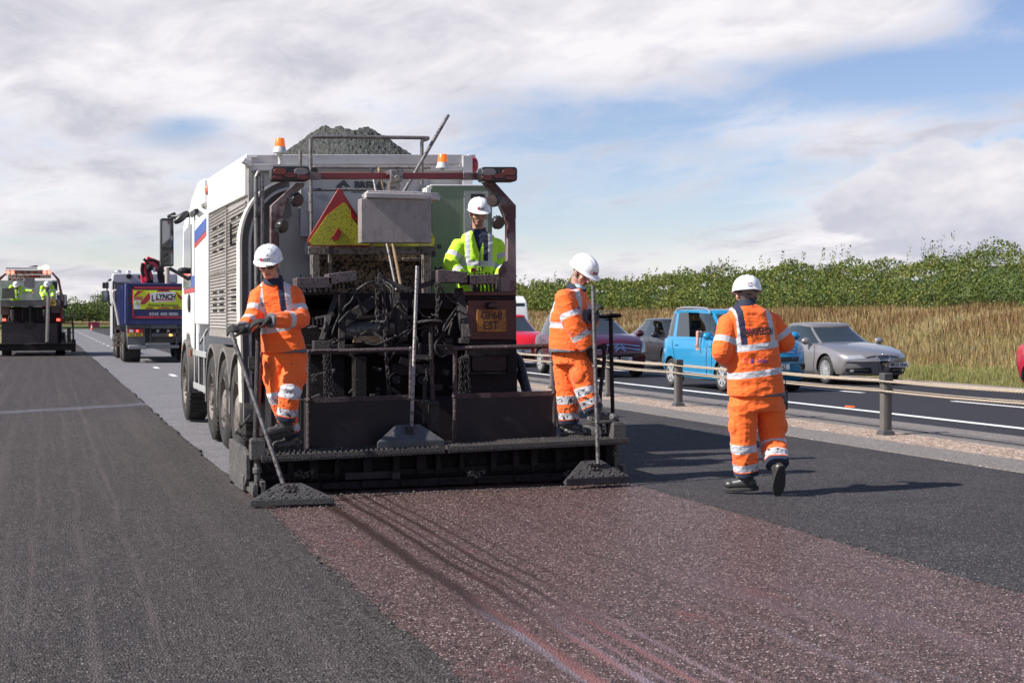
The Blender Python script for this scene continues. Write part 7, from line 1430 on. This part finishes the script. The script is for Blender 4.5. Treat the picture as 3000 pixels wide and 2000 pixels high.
    c = MB(); zrect(c, 68, 250, 570, 268, Y + .25, .25); b2 = B(c, 'beacon_bar', mat('beacon_grey', (.33, .33, .33), .4, var=.4, vs=4)); c = MB(); zrect(c, 435, 244, 482, 262, Y + .22, .3); c.ell(Z(525, 250, Y + .2), (.14, .14, .09), 10, 6); c.build('lit_beacon', mat('lit_beacon', (1, .6, .3), .4, emit=((1, .62, .3), 3)), b2); c = MB(); zpoly(c, [(325, 240), (400, 225), (438, 228), (438, 242)], Y + .3, .3); c.build('antenna_box', M_DARK, b2)
    c = MB(); zrect(c, 92, 332, 270, 398, Y + .5, .05); zrect(c, 270, 332, 585, 372, Y + .6, .05); o = B(c, 'warning_board', mat('board_red', (.24, .035, .02), .5)); mw = mat('board_letters', (.75, .70, .62), .5)
    text_flat('lettering', 'NO ROAD', .19, Z(205, 347, Y + .49), (1, 0, 0), (0, 0, 1), mw, o, .03, 1.0); text_flat('lettering', 'MARK', .21, Z(185, 388, Y + .49), (1, 0, 0), (0, 0, 1), mw, o, .03, 1.15); text_flat('lettering', 'INGS', .15, Z(520, 366, Y + .59), (1, 0, 0), (0, 0, 1), mw, o, .03, 1.1)
    c = MB(); zpoly(c, [(278, 365), (330, 362), (400, 368), (402, 480), (330, 480), (278, 470)], Y + .3, .3); B(c, 'sign_box', M_SPECK); c = MB(); c.bx(Z(0, 0, Y + 3).x, Z(640, 0, Y + 3).x, Y + 2.5, Y + 6.5, 1.3, Z(0, 400, Y + 3).z); B(c, 'hopper_body', mat('far_body', (.36, .40, .33), .5, var=.3, vs=1.5, spots=((.5, .5, .48), 2, .5, .1)))
    c = MB(); zrect(c, 600, 395, 662, 515, Y + 1.9, .3); o = B(c, 'switch_panel', mat('switch_grey', (.42, .42, .42), .5))
    for i in range(9): c = MB(); p = Z(612 + 17 * (i % 3), 425 + 28 * (i // 3), Y + 1.88); c.cyl(p, p + Vector((0, .04, 0)), .05, n=8); c.build('switch', M_DARK, o)
    c = MB(); zpoly(c, [(25, 490), (165, 482), (175, 600), (20, 606)], Y - .15, .3); B(c, 'fluid_tank', mat('tank_brown', (.10, .09, .075), .4, var=.4, vs=3))
    c = MB(); zrect(c, 575, 622, 645, 682, Y - .13, .03); o = B(c, 'number_plate', MATS['plate_yellow']); text_flat('lettering', 'OK13', .13, Z(608, 650, Y - .14), (1, 0, 0), (0, 0, 1), M_PLTXT, o, .03, .85); text_flat('lettering', 'EBP', .13, Z(605, 676, Y - .14), (1, 0, 0), (0, 0, 1), M_PLTXT, o, .03, .9)
    for x in (45, 668): c = MB(); zrect(c, x - 18, 835, x + 22, 862, Y + .0, .1); B(c, 'tail_lamp', MATS['lit_red'])
    c = MB(); c.tube(smooth_path([Z(140, 800, Y - .1), Z(105, 820, Y - .1), Z(100, 870, Y - .1), Z(150, 880, Y - .1)], 4), .03, 6); c.tube(smooth_path([Z(700, 540, Y), Z(725, 600, Y), Z(720, 700, Y)], 4), .05, 6); B(c, 'hose', M_TAR2)
    for x0, x1 in ((20, 130), (640, 752)):
        c = MB(); a = Z(x0, 1280, Y + .9); b = Z(x1, 1280, Y + .9); c.lathe(((a.x + b.x) / 2, Y + 1.3, .45), [(0, -(b.x - a.x) / 2), (.45, -(b.x - a.x) / 2), (.45, (b.x - a.x) / 2), (0, (b.x - a.x) / 2)], (1, 0, 0), 20); B(c, 'wheel', M_RUBBER)
    c = MB(); zrect(c, 708, 560, 770, 690, Y + 5.2, .2); zrect(c, 722, 670, 775, 720, Y + 5.2, .2); o = B(c, 'mirror', M_DARK, bevel=.05); q = MB(); zrect(q, 716, 570, 762, 680, Y + 5.18, .01); q.build('mirror_glass', M_MIR, o); c = MB(); c.bx(Z(650, 0, Y + 4).x, Z(705, 0, Y + 4).x, Y + 3, Y + 6, .8, Z(0, 560, Y + 4).z); B(c, 'cab', mat('far_cab_blue', (.12, .14, .22), .4)); c = MB(); zrect(c, 720, 745, 750, 800, Y + 4.9, .3); B(c, 'green_can', mat('can_green', (.02, .25, .06), .5))
    # two workers on the platform
    def small(lbl, hx, hy, arms, inner=0, seed=0):
        Yp = Y + 1.0; q = lambda x, y, d=0: Z(x, y, Yp + d); base = Vector((q(hx, hy).x, Yp, q(hx, hy).z - 1.72)); lat = Vector((-1, .1, 0)); b = lambda x, y, z: base + Vector((x, y, z))
        S = dict(base=base, fwd=(0, -1, 0), lat=lat, head=q(hx, hy + 30, -.05), hfwd=(-.05, -.86, -.35), neck=b(0, 0, 1.42), rings=[(b(0, 0, 1.46), .08, .08), (b(0, 0, 1.42), .17, .11), (b(0, 0, 1.34), .21, .13), (b(0, 0, 1.1), .20, .14), (b(0, 0, .78), .21, .15)],
                 armR=arms[0], armL=arms[1], handR=((0, -.6, -.6), (0, .2, -1), 1, .5), handL=((0, -.6, -.6), (0, .2, -1), -1, .5), gloveR=0, gloveL=0, legR=[b(-.1, 0, .82), b(-.11, -.02, .46), b(-.12, 0, .1)], legL=[b(.1, 0, .82), b(.11, -.02, .46), b(.12, 0, .1)], footR=(-.1, -1, 0), footL=(.1, -1, 0), tmat=YG if not inner else ORD, jmat=YG, vox=.02, bands=(.45, .75), wr=.012, seed=seed, vneck=.2 if inner else 0)
        return person(S, lbl)
    q = lambda x, y, d=0: Z(x, y, Y + 1.0 + d)
    small('distant worker in yellow jacket with an arm stretched sideways', 183, 430, ([q(128, 470), q(100, 540), q(125, 590, -.2)], [q(235, 478), q(290, 520, -.1), q(380, 520, -.2)]), 0, 3)
    small('distant worker in yellow jacket over orange standing by the light panel', 538, 425, ([q(485, 475), q(475, 540), q(500, 595, -.25)], [q(600, 470), q(615, 535), q(600, 595, -.25)]), 1, 6)
far_paver()
# ------------------------------------------------------------------ distance at the left
gc = [(.075, .11, .03), (.10, .14, .04), (.055, .085, .03), (.13, .15, .05)]
PP = []; core = MB()
for i in range(34):
    y = random.uniform(255, 330); ang = R(17.94) + math.atan(((120 + i * 9 + random.uniform(-5, 5)) - 1500) / FOC); x = y * math.tan(ang); sc_ = random.uniform(.8, 1.25); h = (4.6 + 2.4 * noise.noise(Vector((i * .4, 1, 1)))) * sc_ + (2.3 if i > 18 else 0)
    PP.append(leaf_cloud((x, y, h * .48), (3.8 * sc_, 3.8 * sc_, h * .5), 520, .5, gc, i)[:4]); core.ell((x, y + 1, h * .35), (2.6, 2.6, h * .35), 8, 6)
o = leaf_mesh('far_trees', *[np.concatenate([p[k] for p in PP]) for k in range(4)]); tag(o, 'far row of rounded green trees and bushes beyond the field at the left', 'trees', kind='stuff')
mb = MB(); m_f = ground_mat('brown_field', (.30, .19, .10), (.42, .30, .17), ((.2, .2, .07), .2), 1.5, .95, .2, c3=(.36, .24, .13))
tag(mb.bx(-70, 24, 232, 320, -.12, .9).build('field', m_f, smooth=0), kind='structure')
mb = MB(); mb.bx(-60, 40, 215, 234, -.12, .35); tag(mb.build('field_verge', mat('verge_green', (.15, .19, .05), .9, var=.4, vs=1.2), smooth=0), kind='structure')
root = empty('roadside_sign', (Q(275, 946, 205).x, 205, 0)); tag(root, 'small dark red sign on legs at the far bend of the road', 'sign'); c = MB(); c.bx(-.75, .75, -.04, .04, .25, 1.0); child(c, 'board', mat('sign_maroon', (.22, .02, .06), .5), root)
for s in (-.6, .6): c = MB(); c.bx(s - .04, s + .04, -.03, .03, -.1, .25); child(c, 'leg', M_TRIM, root)
root = empty('traffic_cone', (Q(269, 950, 200).x, 200, 0)); tag(root, 'orange traffic cone beside the far red sign', 'traffic cone'); c = MB(); c.lathe((0, 0, 0), [(.22, 0), (.22, .05), (.15, .06), (.04, .75)], (0, 0, 1), 10); child(c, 'cone', mat('cone_orange', (.85, .12, .05), .5), root); c = MB(); c.lathe((0, 0, 0), [(.13, .28), (.09, .46)], (0, 0, 1), 10); child(c, 'sleeve', M_PLATE, root)
